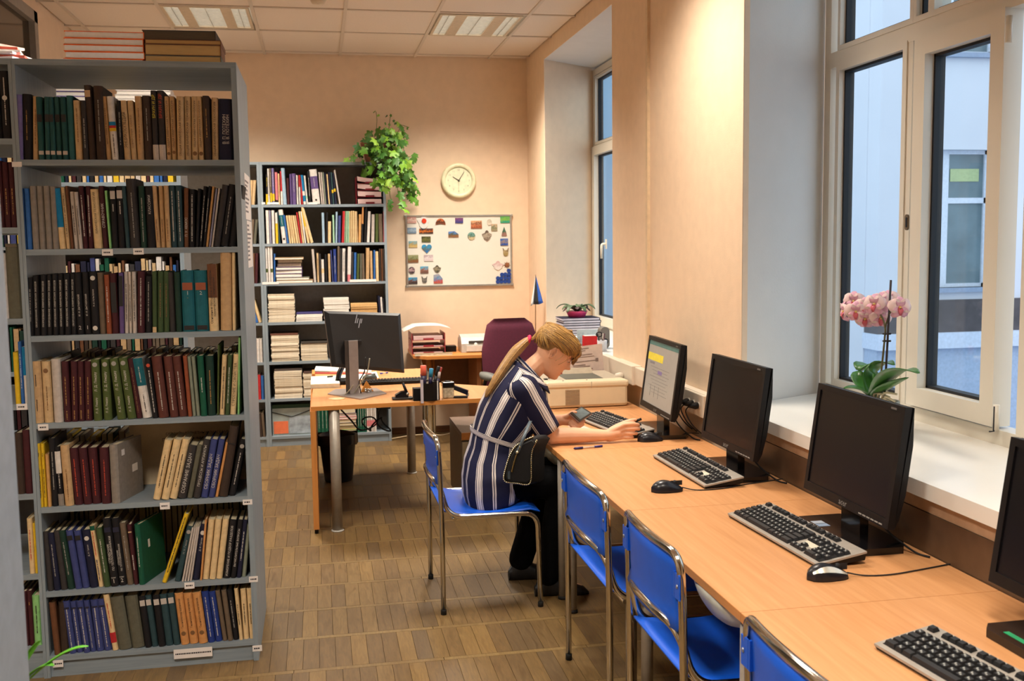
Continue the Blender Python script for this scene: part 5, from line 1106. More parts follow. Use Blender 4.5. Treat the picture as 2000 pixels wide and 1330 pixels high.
journals(218, 432, 60, ZK[3], 20, CRM, 'cream fourth-shelf'); journals(438, 650, 205, ZK[3], 5, WHT, 'white fourth-shelf', dark=(60, 56, 110))
journals(655, 862, 88, ZK[3], 10, WHT, 'white banded fourth-shelf'); journals(870, 1084, 132, ZK[3], 9, TAN_, 'tan fourth-shelf')
journals(230, 455, 372, ZK[2], 16, CRM, 'cream fifth-shelf', dark=(104, 62, 46)); journals(466, 680, 436, ZK[2], 11, CRM, 'pale fifth-shelf', dark=(60, 52, 44))
journals(245, 472, 650, ZK[1], 15, CRM, 'cream sixth-shelf', dark=(74, 62, 56)); journals(476, 700, 668, ZK[1], 14, CRM, 'pale sixth-shelf', dark=(84, 60, 52))
xx = P(470+1085/4.03, 600, y=YK).x
for k, (c, l) in enumerate((('navy', 0.10), ('white', 0.16), ('black', 0.2))):
    book(xx+0.004+k*0.02, YK+0.02, ZK[3], 0.018, 0.20-0.01*k, 0.2, c, '', -l*0.3, label=f'{c} ring binder leaning at the window end, fourth shelf of the back bookcase', group=None)
# bottom shelf: clear folder, green binders
fx0, fx1 = P(470+250/4.03, 840, y=YK).x, P(470+560/4.03, 840, y=YK).x
cf = thing('document_wallet', ((fx0+fx1)/2, YK+0.05, ZK[0]), 0, 'clear plastic document wallet with orange and grey papers on the bottom shelf', 'wallet')
w_ = fx1-fx0
MB().box(-w_/2, w_/2, 0, 0.003, 0.001, 0.23).build('wallet', mat((150, 162, 160), 0.15, var=0.2, scale=10, name='clear_plastic'), cf)
MB().box(-w_/2+0.01, -w_/2+0.13, -0.003, -0.0005, 0.015, 0.12).build('paper', mat((222, 112, 70), 0.7), cf)
MB().box(-w_/2+0.14, w_/2-0.01, -0.003, -0.0005, 0.012, 0.16).build('paper', mat((150, 160, 168), 0.6, var=0.35, scale=18), cf)
MB().tube([(-w_/2, -0.003, 0.2), (0, -0.003, 0.155), (w_/2, -0.003, 0.21)], 0.003, 6).build('flap_edge', BLK, cf)
MB().box(-w_/2, w_/2, 0.012, 0.05, 0.001, 0.26).build('binder', mat((30, 62, 40), 0.6), cf)
x = P(470+605/4.03, 840, y=YK).x
GB = [('emerald', 0.03)]*3
for k in range(3): book(x+k*0.031, YK+0.02, ZK[0], 0.03, 0.25, 0.2, 'emerald', 'd:W:.2:.9', label=f'green binder, {ORD[k]} beside the clear wallet on the bottom shelf', group='green binders by the wallet')
x0, x1 = P(470+757/4.03, 840, y=YK).x, P(470+915/4.03, 840, y=YK).x
zq = ZK[0]
for h, c, nm in ((0.03, 'light green', 'bright green'), (0.03, 'orange', 'orange'), (0.028, 'black', 'black'), (0.03, 'pale grey', 'grey'), (0.022, 'pink', 'pink and white'), (0.026, 'white', 'white'), (0.045, 'indigo', 'dark blue')):
    zq = stack('book', (x0+x1)/2, YK+0.12, zq, x1-x0, 0.2, [h], [c], f'{nm} book lying in the pile between green binders on the bottom shelf', pages='w' if c in ('white', 'pink') else True)
x = P(470+922/4.03, 840, y=YK).x
for k in range(4): book(x+k*0.0195, YK+0.02, ZK[0], 0.019, 0.26, 0.2, 'emerald', 'd:W:.2:.9', label=f'green book, {ORD[k]} beside the lying pile on the bottom shelf', group='green books by the pile')
for k in range(5): book(x+0.079+k*0.0165, YK+0.02, ZK[0], 0.016, 0.25, 0.2, 'pale grey' if k % 2 else 'white', 'b:pink:.2:.4', label=f'white journal volume, {ORD[4-k]} from the window end of the bottom shelf', group='white volumes on the bottom shelf')
# the sliver of the left-hand back bookcase
for z, its in ((ZK[6], (('beige', .2, .1), ('beige', .2, .1), ('beige', .2, .08), ('charcoal', .21, 0))), (ZK[5], (('khaki', .2, .12), ('dusty', .2, .1), ('cream', .2, .1))), (ZK[4], (('maroon', .25, .06), ('brown', .25, .05))), (ZK[3], (('cream', .19, -.25), ('blue', .18, -.25), ('emerald', .17, -.25))), (ZK[2], (('white', .2, 0), ('white', .2, 0), ('red', .2, 0))), (ZK[1], (('blue', .2, 0), ('red', .21, 0), ('orange', .19, 0))), (ZK[0], (('dusty', .2, -.05), ('dark brown', .2, -.05), ('tan', .21, -.08)))):
    x = KX0-0.026
    if its[0][2] > 0: x -= 0.02
    for i, (c, h, l) in enumerate(its):
        x -= 0.026; book(x, YK+0.015, z, 0.024, h, 0.2, c, '', l, label=f'{c} book on the half-hidden back bookcase, {ORD[i]} from the opening, {ORD[6-ZK.index(z)]} shelf', group='books on the half-hidden bookcase')
for q in ((511, 518, 395, 399), (522, 545, 395, 399), (602, 620, 395, 399), (683, 735, 546, 550), (512, 545, 551, 555)): edge_label(back, *q, YK, False)
# ---------------------------------------------------------------- trailing vine on top
IVY = [mat(c, 0.5, var=0.2, scale=30, name='vine_leaf') for c in ((70, 116, 34), (52, 96, 32), (112, 156, 40), (84, 132, 36), (140, 180, 60))]
pxp = P(733, 296, y=8.78); vine = thing('trailing_vine', (pxp.x, 8.78, 2.367), 0, 'green trailing vine in a brown pot on top of the back bookcase', 'plant')
MB().lathe([(0.08, 0.001), (0.115, 0.13), (0.122, 0.15), (0.122, 0.165), (0.112, 0.165), (0.105, 0.14), (0, 0.135)], 22).build('pot', mat((120, 72, 48), 0.7, name='terracotta'), vine)
def leaf_mesh(s, m, seed):
    rr = random.Random(seed); out = []
    for k in range(25):
        a = -math.pi/2+2*math.pi*k/24; lob = 0.55+0.45*abs(math.cos(2.5*(a+math.pi/2)/1.0))**1.5; ser = 1.0 if k % 2 else 0.82
        r_ = s*lob*ser*(1.15 if abs(a-math.pi/2) < 0.5 else 0.9); out.append((r_*math.cos(a)*0.85, s*0.55+r_*math.sin(a)))
    vs = [(0, s*0.3, 0.004)]+[(x, y, -0.35*s*(x/s)**2-0.25*s*(y/s/1.6)**2+rr.uniform(-.003, .003)) for x, y in out[:24]]
    return MB().add(vs, [(0, 1+k, 1+(k+1) % 24) for k in range(24)], True).mesh('leaf', m)
LM = [leaf_mesh(0.05, m, i) for i, m in enumerate(IVY)]; LM += [leaf_mesh(0.034, m, 9+i) for i, m in enumerate(IVY)]
spots = []; rr = random.Random(11)
def cluster(n, cx, cy, rx, ry, y0, y1):
    for _ in range(n):
        a = rr.uniform(0, 2*math.pi); q = rr.random()**0.5
        spots.append((cx+rx*q*math.cos(a), cy+ry*q*math.sin(a), rr.uniform(y0, y1)))
cluster(58, 560, 640, 200, 190, 8.52, 8.74); cluster(36, 600, 430, 130, 130, 8.6, 8.95); cluster(34, 690, 760, 110, 140, 8.5, 8.66); cluster(16, 420, 480, 160, 110, 8.55, 8.8); cluster(20, 800, 900, 90, 130, 8.66, 8.9); cluster(10, 880, 1020, 60, 100, 8.7, 8.92); cluster(9, 520, 900, 50, 80, 8.52, 8.62)
for a, b in ((905, 600), (880, 630), (930, 640), (760, 1200), (770, 1260), (745, 1160), (630, 1150), (615, 1200), (120, 660), (190, 625), (260, 560), (300, 430), (235, 490), (400, 345), (890, 850), (900, 1060), (925, 1140), (720, 1060), (690, 950), (850, 930), (810, 680), (790, 640), (770, 340), (800, 380), (790, 440), (700, 230), (740, 270), (490, 300), (545, 310), (330, 790), (340, 720), (290, 680)): spots.append((a, b, rr.uniform(8.6, 8.85)))
tiny = [(440, 100), (490, 145), (585, 150), (620, 140), (560, 235), (600, 250), (660, 205), (690, 240), (820, 290)]
for i, (a, b, y) in enumerate(spots+[(a, b, 8.8) for a, b in tiny]):
    p = P(660+a/6.045, 200+b/6.045, y=y)-Vector(vine.location); small = i >= len(spots)
    m_ = LM[(5 if small or rr.random() < 0.3 else 0)+rr.choices(range(5), (4, 3, 2.2, 4, 1.0))[0]]
    e = Matrix.Rotation(rr.uniform(-0.9, 0.9), 4, 'Z') @ Matrix.Rotation(rad(rr.uniform(35, 110)), 4, 'X') @ Matrix.Rotation(rad(180)+rr.uniform(-1.0, 1.0), 4, 'Z')
    s_ = 0.55 if small else rr.uniform(0.9, 1.4)
    link('leaf', m_, vine, loc=p, rot=e.to_euler()).scale = (s_, s_, s_)
rim = Vector((0, 0, 0.15))
VST = mat((104, 110, 52), 0.6, name='vine_stem')
for pts in (((560, 520, 8.7), (600, 700, 8.55), (640, 850, 8.6), (610, 1050, 8.7), (630, 1160, 8.75)), ((600, 520, 8.7), (730, 700, 8.6), (830, 860, 8.8), (900, 1060, 8.85), (925, 1150, 8.85)), ((640, 560, 8.7), (740, 800, 8.6), (700, 960, 8.8), (720, 1080, 8.85), (760, 1220, 8.85)), ((500, 520, 8.7), (380, 500, 8.6), (260, 560, 8.6), (130, 650, 8.6)),
            ((560, 500, 8.8), (465, 350, 8.8), (460, 200, 8.8), (450, 110, 8.8)), ((580, 500, 8.8), (600, 320, 8.8), (620, 150, 8.8)), ((600, 500, 8.8), (720, 330, 8.8), (740, 270, 8.8), (840, 295, 8.8)), ((620, 520, 8.75), (750, 440, 8.8), (770, 540, 8.8), (830, 640, 8.8), (905, 610, 8.85))):
    MB().tube(bez([P(660+a/6.045, 200+b/6.045, y=y)-Vector(vine.location) for a, b, y in pts], 5), 0.0028, 5).build('vine', VST, vine)

# ================================================================ back wall: clock, whiteboard
cw = P(895, 353, y=YB); ck = thing('wall_clock', (cw.x, YB-0.001, cw.z), 0, 'round cream wall clock showing five past ten above the whiteboard', 'clock')
RX = Matrix.Rotation(rad(90), 4, 'X'); CK = mat((228, 224, 186), 0.35, name='clock_case')
MB().lathe([(0.145, 0), (0.153, 0.012), (0.153, 0.03), (0.143, 0.042), (0.122, 0.042), (0.116, 0.03)], 48, RX, caps=False).build('case', CK, ck)
MB().lathe([(0.0, 0.026), (0.12, 0.026)], 40, RX, smooth=False, caps=False).build('dial', mat((232, 230, 196), 0.5, name='clock_dial'), ck)
for n in range(1, 13):
    a = rad(90-30*n); lettering('numeral', str(n), Matrix.Translation((0.093*math.cos(a), -0.0275, 0.093*math.sin(a))) @ MH, mat((150, 152, 128), 0.6), ck, height=0.016)
def hand(ang, l, w, y, nm, m):
    R_ = Matrix.Rotation(-rad(ang), 4, 'Y') if False else Matrix.Rotation(rad(ang), 4, 'Y')
    MB().add([R_ @ Vector(q) for q in ((-w, -y, -0.012), (w, -y, -0.012), (w*0.6, -y, l), (-w*0.6, -y, l), (-w, -y-0.001, -0.012), (w, -y-0.001, -0.012), (w*0.6, -y-0.001, l), (-w*0.6, -y-0.001, l))], [(0,1,2,3),(7,6,5,4),(0,4,5,1),(1,5,6,2),(2,6,7,3),(3,7,4,0)]).build(nm, m, ck)
HM = mat((70, 62, 50), 0.4); hand(303, 0.062, 0.004, 0.029, 'hour_hand', HM); hand(33, 0.088, 0.003, 0.031, 'minute_hand', HM); hand(181, 0.095, 0.0012, 0.033, 'second_hand', mat((120, 116, 96), 0.4))
MB().lathe([(0.006, 0.03), (0.006, 0.036), (0, 0.037)], 12, RX).build('hub', HM, ck)
WX0, WX1, WZ0, WZ1 = 0.757, 1.700, 1.302, 1.930
wbd = thing('whiteboard', ((WX0+WX1)/2, YB-0.001, WZ0), 0, 'white magnetic board with aluminium frame full of magnets on the back wall', 'whiteboard')
hw_ = (WX1-WX0)/2; hh_ = WZ1-WZ0; ALU = mat((186, 184, 178), 0.3, metal=0.8, name='aluminium')
MB().box(-hw_+0.01, hw_-0.01, -0.012, 0, 0.01, hh_-0.01).build('panel', mat((226, 222, 210), 0.25, var=0.01, name='enamel'), wbd)
for q in ((-hw_, hw_, 0, 0.014), (-hw_, hw_, hh_-0.014, hh_), (-hw_, -hw_+0.014, 0.014, hh_-0.014), (hw_-0.014, hw_, 0.014, hh_-0.014)): MB().box(q[0], q[1], -0.02, 0, q[2], q[3]).build('frame_bar', ALU, wbd)
for sx in (-1, 1):
    for z in (0.007, hh_-0.007): MB().box(sx*hw_-0.011, sx*hw_+0.011, -0.021, 0, z-0.011, z+0.011, b=0.003).build('corner_cap', ALU, wbd)
YW_ = YB-0.0135
def picmat(cols, nm='magnet_print'):
    """printed picture: bands of colour broken up by noise"""
    m = bpy.data.materials.new(nm); m.use_nodes = True; t = m.node_tree; L = t.links; b = t.nodes['Principled BSDF']; b.inputs['Roughness'].default_value = 0.4
    tcn = t.nodes.new('ShaderNodeTexCoord'); sp = t.nodes.new('ShaderNodeSeparateXYZ'); n = t.nodes.new('ShaderNodeTexNoise'); n.inputs['Scale'].default_value = 70
    L.new(tcn.outputs['Object'], n.inputs['Vector']); L.new(tcn.outputs['Generated'], sp.inputs[0])
    ad = t.nodes.new('ShaderNodeMath'); ad.operation = 'MULTIPLY_ADD'; ad.inputs[1].default_value = 1.2; L.new(n.outputs['Fac'], ad.inputs[0])
    s2_ = t.nodes.new('ShaderNodeMath'); s2_.operation = 'SUBTRACT'; s2_.inputs[1].default_value = 0.6; L.new(sp.outputs['Z'], s2_.inputs[0]); L.new(s2_.outputs[0], ad.inputs[2])
    r = t.nodes.new('ShaderNodeValToRGB'); r.color_ramp.interpolation = 'LINEAR'; L.new(ad.outputs[0], r.inputs['Fac'])
    e = r.color_ramp.elements
    while len(e) < len(cols): e.new(0.5)
    for i, c in enumerate(cols): e[i].position = (i+0.5)/len(cols); e[i].color = lin(c)
    L.new(r.outputs['Color'], b.inputs['Base Color']); return m
def mpoly(cx, cy, w, h, shape):
    if shape == 'rect': return [(-w/2, -h/2), (w/2, -h/2), (w/2, h/2), (-w/2, h/2)]
    if shape == 'round': return [(w/2*math.cos(2*math.pi*k/16), h/2*math.sin(2*math.pi*k/16)) for k in range(16)]
    if shape == 'fan': return [(-w/2, -h/2), (0, -h*0.35), (w/2, -h/2)]+[(w/2*math.cos(math.pi*k/8), -h/2+h*math.sin(math.pi*k/8)) for k in range(1, 8)]
    if shape == 'heart': return [(w/2*(16*math.sin(t)**3)/16, h/2*(13*math.cos(t)-5*math.cos(2*t)-2*math.cos(3*t)-math.cos(4*t))/15) for t in [2*math.pi*k/24 for k in range(24)]][::-1]
    if shape == 'tree': return [(-w/2, -h/2), (w/2, -h/2), (w*0.35, -h*0.05), (w*0.22, h*0.1), (0, h/2), (-w*0.22, h*0.1), (-w*0.35, -h*0.05)]
    if shape == 'star': return [((w/2 if k % 2 == 0 else w*0.26)*math.cos(2*math.pi*k/16), (h/2 if k % 2 == 0 else h*0.26)*math.sin(2*math.pi*k/16)) for k in range(16)]
    if shape == 'blob': return [(w/2*(1+0.22*math.sin(5*a_))*math.cos(a_), h/2*(1+0.22*math.cos(4*a_))*math.sin(a_)) for a_ in [2*math.pi*k/20 for k in range(20)]]
    if shape == 'house': return [(-w/2, -h/2), (w/2, -h/2), (w/2, 0), (0.1*w, h/2), (-w/2, h*0.42)]
    if shape == 'horned': return [(-w*0.4, -h*0.3), (-w*0.2, -h/2), (w*0.2, -h/2), (w*0.4, -h*0.3), (w*0.42, h*0.1), (w/2, h/2), (w*0.2, h*0.2), (-w*0.2, h*0.2), (-w/2, h/2), (-w*0.42, h*0.1)]
def magnet(x0, y0, x1, y1, cols, label, shape='rect', th=0.006):
    c = P(780+(x0+x1)/2/8.313, 410+(y0+y1)/2/8.313, y=YW_); a = P(780+x0/8.313, 410+y0/8.313, y=YW_); b = P(780+x1/8.313, 410+y1/8.313, y=YW_)
    w, h = b.x-a.x, a.z-b.z
    T = Matrix(((1, 0, 0, 0), (0, 0, -1, 0), (0, 1, 0, 0), (0, 0, 0, 1)))
    m = mat(cols[0], 0.4) if len(cols) == 1 else picmat(cols)
    return MB().prism(mpoly(0, 0, w, h, shape), 0, th, T).build('magnet', m, label=label, cat='magnet', group='magnets on the whiteboard', loc=(c.x, YW_-0.0005, c.z))
MG = [((125,115,275,215), ((196,150,140),(214,190,176),(170,120,110)), 'pale reddish town picture magnet in the top corner by the plant', 'rect'),
 ((585,138,750,240), ((120,60,30),(60,40,30),(206,110,60)), 'fan-shaped orange and dark magnet', 'fan'), ((905,130,1035,215), ((60,60,120),(96,70,130),(120,70,110)), 'small purple picture magnet at the top middle', 'rect'),
 ((1160,175,1340,300), ((150,80,50),(196,120,80),(120,70,50),(206,160,120)), 'brown framed double picture magnet', 'rect'), ((1420,150,1500,250), ((214,204,186),(190,180,160)), 'cream face-like round magnet near the top', 'round'),
 ((1490,228,1590,340), ((150,140,110),(110,120,90),(196,170,140)), 'small square scene magnet under the cream round one', 'rect'), ((1637,105,1790,210), ((40,150,120),(130,180,60),(90,160,90)), 'bright green landscape magnet in the top window-side corner', 'rect'),
 ((128,290,275,382), ((110,130,150),(160,184,200),(130,150,176)), 'pale blue picture magnet below the reddish one', 'rect'), ((322,303,548,382), ((60,36,30),(206,110,40),(150,80,30),(40,36,50)), 'wide sunset skyline magnet', 'rect'),
 ((795,345,960,442), ((140,96,60),(70,90,80),(90,130,190)), 'mountain-shaped magnet with blue peak', 'house'), ((1105,360,1232,485), ((200,180,140),(60,110,100),(120,160,150)), 'tilted round green and cream magnet', 'round'),
 ((1350,345,1490,490), ((120,104,90),(176,164,146),(90,76,66)), 'grey-brown flower-shaped magnet', 'blob'), ((1655,272,1745,420), ((150,110,100),(50,96,76),(70,110,90)), 'green tree-shaped magnet', 'tree'),
 ((362,432,508,522), ((80,84,44),(110,110,56),(70,70,40)), 'olive field picture magnet above the heart', 'rect'), ((150,508,292,608), ((196,170,110),(170,150,96),(120,160,170)), 'sandy temple picture magnet', 'rect'),
 ((360,545,528,698), ((30,110,176),(90,110,100),(40,140,190)), 'blue heart-shaped magnet', 'heart'), ((1637,466,1765,575), ((40,80,160),(150,130,110),(60,100,170)), 'blue harbour picture magnet below the tree', 'rect'),
 ((1675,612,1775,745), ((150,130,80),(170,150,110),(100,84,60)), 'small brown animal-shaped magnet', 'horned'), ((137,732,310,852), ((130,84,50),(110,120,80),(150,150,110)), 'green and brown cup picture magnet', 'rect'),
 ((400,732,548,828), ((206,190,190),(214,204,204),(180,160,164)), 'pale pink text magnet', 'rect'), ((146,925,255,1035), ((60,44,50),(190,160,160),(70,50,60)), 'round dark-rimmed portrait magnet', 'round'),
 ((340,918,472,1028), ((110,80,70),(150,100,80),(90,160,190)), 'theatre-like red and blue picture magnet', 'rect'), ((555,908,670,1010), ((80,76,60),(150,140,116),(60,56,44)), 'dark cut-out magnet like two wheels', 'blob'),
 ((145,1098,293,1202), ((60,50,50),(110,80,76),(70,150,190)), 'dusky town picture magnet in the bottom corner', 'rect'), ((360,1075,455,1185), ((90,86,82),(130,124,116),(70,66,62)), 'grey horned animal head magnet', 'horned'), ((555,1042,702,1190), ((176,80,70),(80,130,170),(150,150,160)), 'colourful house-shaped magnet', 'house'),
 ((1520,840,1680,965), ((220,212,206),(200,170,170)), 'white feathery ornament near the blue discs', 'blob'), ((1690,838,1800,945), ((120,70,44),(150,96,60)), 'brown star ornament above the blue discs', 'star')]
for q, cols, lab, sh in MG: magnet(*q, cols, lab+(' on the whiteboard' if len(lab.split()) < 9 else ''), sh)
magnet(300, 95, 485, 295, ((222, 218, 212),), 'white daisy magnet with red centre on the whiteboard', 'blob', 0.006)
m_ = magnet(360, 140, 440, 218, ((206, 60, 30),), 'red and orange dome glued on the white daisy magnet', 'round', 0.012)
for i, (a, b) in enumerate(((1775, 985), (1780, 1045), (1720, 1045), (1665, 1050), (1780, 1100), (1720, 1105), (1655, 1110), (1598, 1108), (1775, 1160), (1715, 1160), (1655, 1162), (1598, 1165))):
    magnet(a-32, b-32, a+32, b+32, ((26, 62, 140),), f'round blue disc magnet, {ORD[i]} of the corner heap counted from its top', 'round', 0.008)

# ================================================================ office desk with the big monitor
OZ = 0.755; OEDGE = wood((206, 140, 72), (190, 124, 60), 0, 4.0, 0.4, 'orange_edge')
od = thing('office_desk', (0.45, 6.8, 0), 0, 'beech L-shaped office desk carrying the big monitor seen from behind', 'desk')
def L_(x, y): return (x-0.45, y-6.8)
poly = [L_(-0.07, 5.99), L_(1.06, 6.05), L_(1.07, 6.55), L_(0.90, 6.68), L_(0.68, 6.90), L_(0.735, 7.62), L_(-0.05, 7.58)]
MB().prism(poly, OZ-0.025, OZ).build('tabletop', BEECH, od)
def rim(a, b):
    a, b = Vector(L_(*a)), Vector(L_(*b)); d = (b-a).normalized(); n = Vector((d.y, -d.x))*0.002
    MB().prism([a, b, b+n, a+n], OZ-0.0249, OZ-0.0006).build('edge_band', OEDGE, od)
rim((-0.07, 5.99), (1.06, 6.05)); rim((1.07, 6.55), (0.90, 6.68)); rim((0.90, 6.68), (0.68, 6.90))
MB().box(-0.075-0.45, -0.043-0.45, 5.975-6.8, 7.6-6.8, 0.03, OZ-0.0255).build('side_panel', wood((208, 140, 74), (190, 122, 60), 2, 4.0, 0.4, 'orange_panel'), od)
MB().box(-0.07-0.45, -0.048-0.45, 6.0-6.8, 6.06-6.8, 0, 0.03).build('foot', BLK, od)
MB().box(-0.07-0.45, -0.05-0.45, 7.35-6.8, 7.6-6.8, OZ, OZ+0.02).build('raised_lip', OEDGE, od)
for x, y in ((0.063, 6.03), (0.631, 7.45), (1.0, 6.3)):
    MB().cyl((x-0.45, y-6.8, 0.006), (x-0.45, y-6.8, OZ-0.0255), 0.031, 18).build('leg', LEGM, od)
    MB().lathe([(0.038, 0), (0.038, 0.006), (0.031, 0.009)], 16, Matrix.Translation((x-0.45, y-6.8, 0))).build('foot_ring', mat((180, 176, 168), 0.4), od)
MB().lathe([(0.05, 0), (0.05, 0.004), (0, 0.0045)], 24, Matrix.Translation((P(658, 779, z=OZ).x-0.45, P(658, 779, z=OZ).y-6.8, OZ))).build('cable_grommet', mat((226, 200, 150), 0.4), od)
# big monitor seen from behind
bm_ = thing('monitor', (0.215, 6.42, OZ), 0, 'large dark monitor with silver stand seen from behind on the office desk', 'monitor')
BACKM = mat((22, 20, 20), 0.5, var=0.05, scale=80, name='monitor_back'); STAND = mat((150, 140, 136), 0.4, metal=0.3, name='stand_metal')
pts = [P(633, 607, y=6.50), P(782, 612, y=6.62), P(790, 728, y=6.56), P(648, 716, y=6.44)]
pl = [p-Vector(bm_.location) for p in pts]; nrm = (pl[1]-pl[0]).cross(pl[3]-pl[0]).normalized()
if nrm.y > 0: nrm = -nrm
hsg = MB(); cen = sum(pl, Vector())/4
outer = [p for p in pl]; inner = [cen+(p-cen)*0.90+nrm*0.018 for p in pl]; front = [p-nrm*0.012 for p in pl]
hsg.add(outer+inner+front, [(4,5,6,7),(0,1,5,4),(1,2,6,5),(2,3,7,6),(3,0,4,7),(1,0,8,9),(2,1,9,10),(3,2,10,11),(0,3,11,8),(11,10,9,8)]); hsg.build('housing', BACKM, bm_)
fr2 = [p-nrm*0.0125 for p in pl]; fr3 = [p-nrm*0.019 for p in pl]
MB().add(fr2+fr3, [(0,1,2,3),(7,6,5,4),(0,4,5,1),(1,5,6,2),(2,6,7,3),(3,7,4,0)]).build('bezel', mat((150, 132, 126), 0.35, metal=0.5), bm_)
fr4 = [cen+(p-cen)*0.96-nrm*0.0195 for p in pl]; fr5 = [p-nrm*0.001 for p in fr4]
MB().add(fr4+fr5, [(0,1,2,3),(7,6,5,4),(0,4,5,1),(1,5,6,2),(2,6,7,3),(3,7,4,0)]).build('screen', mat((20, 20, 24), 0.15), bm_)
lc = pl[0].lerp(pl[1], 0.42)*0.83+pl[3].lerp(pl[2], 0.42)*0.17
ux = (pl[1]-pl[0]).normalized(); uz = nrm.cross(ux); uz = uz if uz.z > 0 else -uz
Tl = Matrix((ux, uz, nrm)).transposed().to_4x4(); Tl.translation = lc+nrm*0.0175
lg = MB()   # slanted four-stroke emblem
def bar(x0, y0, x1, y1, w): lg.add([Tl @ Vector(q) for q in ((x0-w, y0, 0), (x0+w, y0, 0), (x1+w, y1, 0), (x1-w, y1, 0), (x0-w, y0, 0.001), (x0+w, y0, 0.001), (x1+w, y1, 0.001), (x1-w, y1, 0.001))], [(4,5,6,7),(0,1,5,4),(1,2,6,5),(2,3,7,6),(3,0,4,7)])
bar(-0.022, -0.012, -0.010, 0.042, 0.0026); bar(-0.010, -0.012, -0.003, 0.018, 0.0026); bar(-0.012, 0.018, -0.003, 0.018, 0.0026); bar(0.0, -0.042, 0.012, 0.016, 0.0026); bar(0.016, -0.012, 0.022, 0.016, 0.0026); bar(0.010, 0.017, 0.023, 0.017, 0.0018); bar(0.005, -0.012, 0.017, -0.012, 0.0018)
lg.build('emblem', mat((190, 190, 196), 0.3, metal=0.6), bm_)
sp = [P(*q, y=6.40)-Vector(bm_.location) for q in ((673, 666), (697, 666), (695, 776), (676, 772))]
MB().box(sp[0].x, sp[0].x+0.022, sp[0].y, sp[0].y+0.02, 0.004, sp[0].z).box(sp[0].x+0.018, sp[0].x+0.024, sp[0].y+0.015, sp[0].y+0.03, 0.004, sp[0].z-0.01).build('stand_side', mat((74, 68, 64), 0.4, metal=0.4), bm_)
MB().box(sp[0].x+0.024, sp[1].x+0.006, sp[0].y-0.006, sp[0].y+0.03, 0.004, sp[0].z).build('stand_column', STAND, bm_)
MB().box(sp[0].x, sp[1].x+0.03, sp[0].y+0.025, sp[0].y+0.14, sp[0].z-0.03, sp[0].z-0.004).build('stand_arm', mat((40, 37, 36), 0.4, metal=0.3), bm_)
bp_ = [P(*q, z=OZ+0.006)-Vector(bm_.location) for q in ((640, 769), (704, 779), (755, 768), (735, 758), (655, 760))]
MB().prism([(p.x, p.y) for p in bp_], 0.0005, 0.007).build('stand_foot', STAND, bm_)
for pts_ in ([(722, 700), (716, 730), (700, 755), (690, 770)], [(714, 698), (712, 725), (702, 745), (705, 768)], [(690, 752), (680, 765), (668, 776)]):
    MB().tube(bez([P(a, b, y=6.34+0.02*i)-Vector(bm_.location) for i, (a, b) in enumerate(pts_)], 5), 0.004, 6).build('cable', mat((150, 146, 126), 0.5) if pts_[0][0] != 714 else RUB, bm_)
ZD = OZ+0.0005
def on(px, py): return P(px, py, z=ZD)
def flat(name, pts, h, m, label, cat, parts=None):
    ps = [on(*q) for q in pts]; c = sum(ps, Vector())/len(ps)
    return MB().prism([(p.x-c.x, p.y-c.y) for p in ps], 0, h).build(name, m, label=label, cat=cat, loc=(c.x, c.y, ZD))
flat('paper_sheet', ((617, 717), (728, 722), (724, 728), (614, 726)), 0.008, PAPER, 'white papers on a red folder behind the big monitor', 'papers')
flat('folder', ((612, 727.5), (726, 729.5), (725, 731), (612, 730)), 0.004, mat((150, 44, 40), 0.6), 'thin red folder edge in front of the papers', 'folder')
flat('notepad', ((608, 743), (660, 741), (664, 757), (607, 759)), 0.028, mat((232, 226, 204), 0.8), 'cream notepad block at the corner of the office desk', 'notepad')
flat('paper_sheet', ((655, 735), (735, 726), (740, 738), (668, 744)), 0.002, PAPER, 'loose white sheet by the big monitor stand', 'paper')
def pen2(a, b, lab, c, g): pen(on(*a)+Vector((0, 0, 0.012)), on(*b)+Vector((0, 0, 0.012)), lab, c, g)
pen2((742, 733), (758, 731), 'blue marker pen lying near the big monitor', (40, 50, 150), (50, 60, 160))
o = thing('clip', on(645, 745)+Vector((0, 0, 0.028)), 0.4, 'small dark pen clip lying on the cream notepad', 'clip'); MB().tube([(-0.02, 0, 0.006), (0.02, 0, 0.006)], 0.005, 8).build('body', BLK, o)
# desk phone handset
ph = thing('desk_phone', on(672, 750), 0, 'black desk phone with handset standing beside the monitor stand', 'phone')
MB().bbox(-0.05, 0.05, -0.04, 0.11, 0.001, 0.03, 0.008).build('base', BLK, ph)
MB().tube(bez([(-0.04, -0.03, 0.03), (-0.03, 0.0, 0.07), (0.0, 0.05, 0.12), (0.02, 0.09, 0.125)], 6), 0.018, 10).build('handset', BLKG, ph)
# black keyboard of the office desk
kbp = [on(*q) for q in ((712, 741), (820, 750), (820, 758), (722, 753))]
kc = (on(770, 748)); ok = thing('keyboard', kc, 0.05, 'black keyboard lying behind the hole punch on the office desk', 'keyboard')
MB().bbox(-0.22, 0.22, -0.07, 0.07, 0.001, 0.022, 0.005).build('deck', BLK, ok)
kmesh = MB().add([(-0.0085,-0.0085,0),(0.0085,-0.0085,0),(0.0085,0.0085,0),(-0.0085,0.0085,0),(-0.006,-0.006,0.006),(0.006,-0.006,0.006),(0.006,0.006,0.006),(-0.006,0.006,0.006)], [(4,5,6,7),(0,1,5,4),(1,2,6,5),(2,3,7,6),(3,0,4,7)]).mesh('key', mat((40, 38, 40), 0.5))
for i in range(5):
    for j in range(20): link('key', kmesh, ok, loc=(-0.2+j*0.0208, -0.045+i*0.0225, 0.022))
om = thing('computer_mouse', on(722, 740), 0.5, 'dark grey mouse at the end of the black office keyboard', 'mouse')
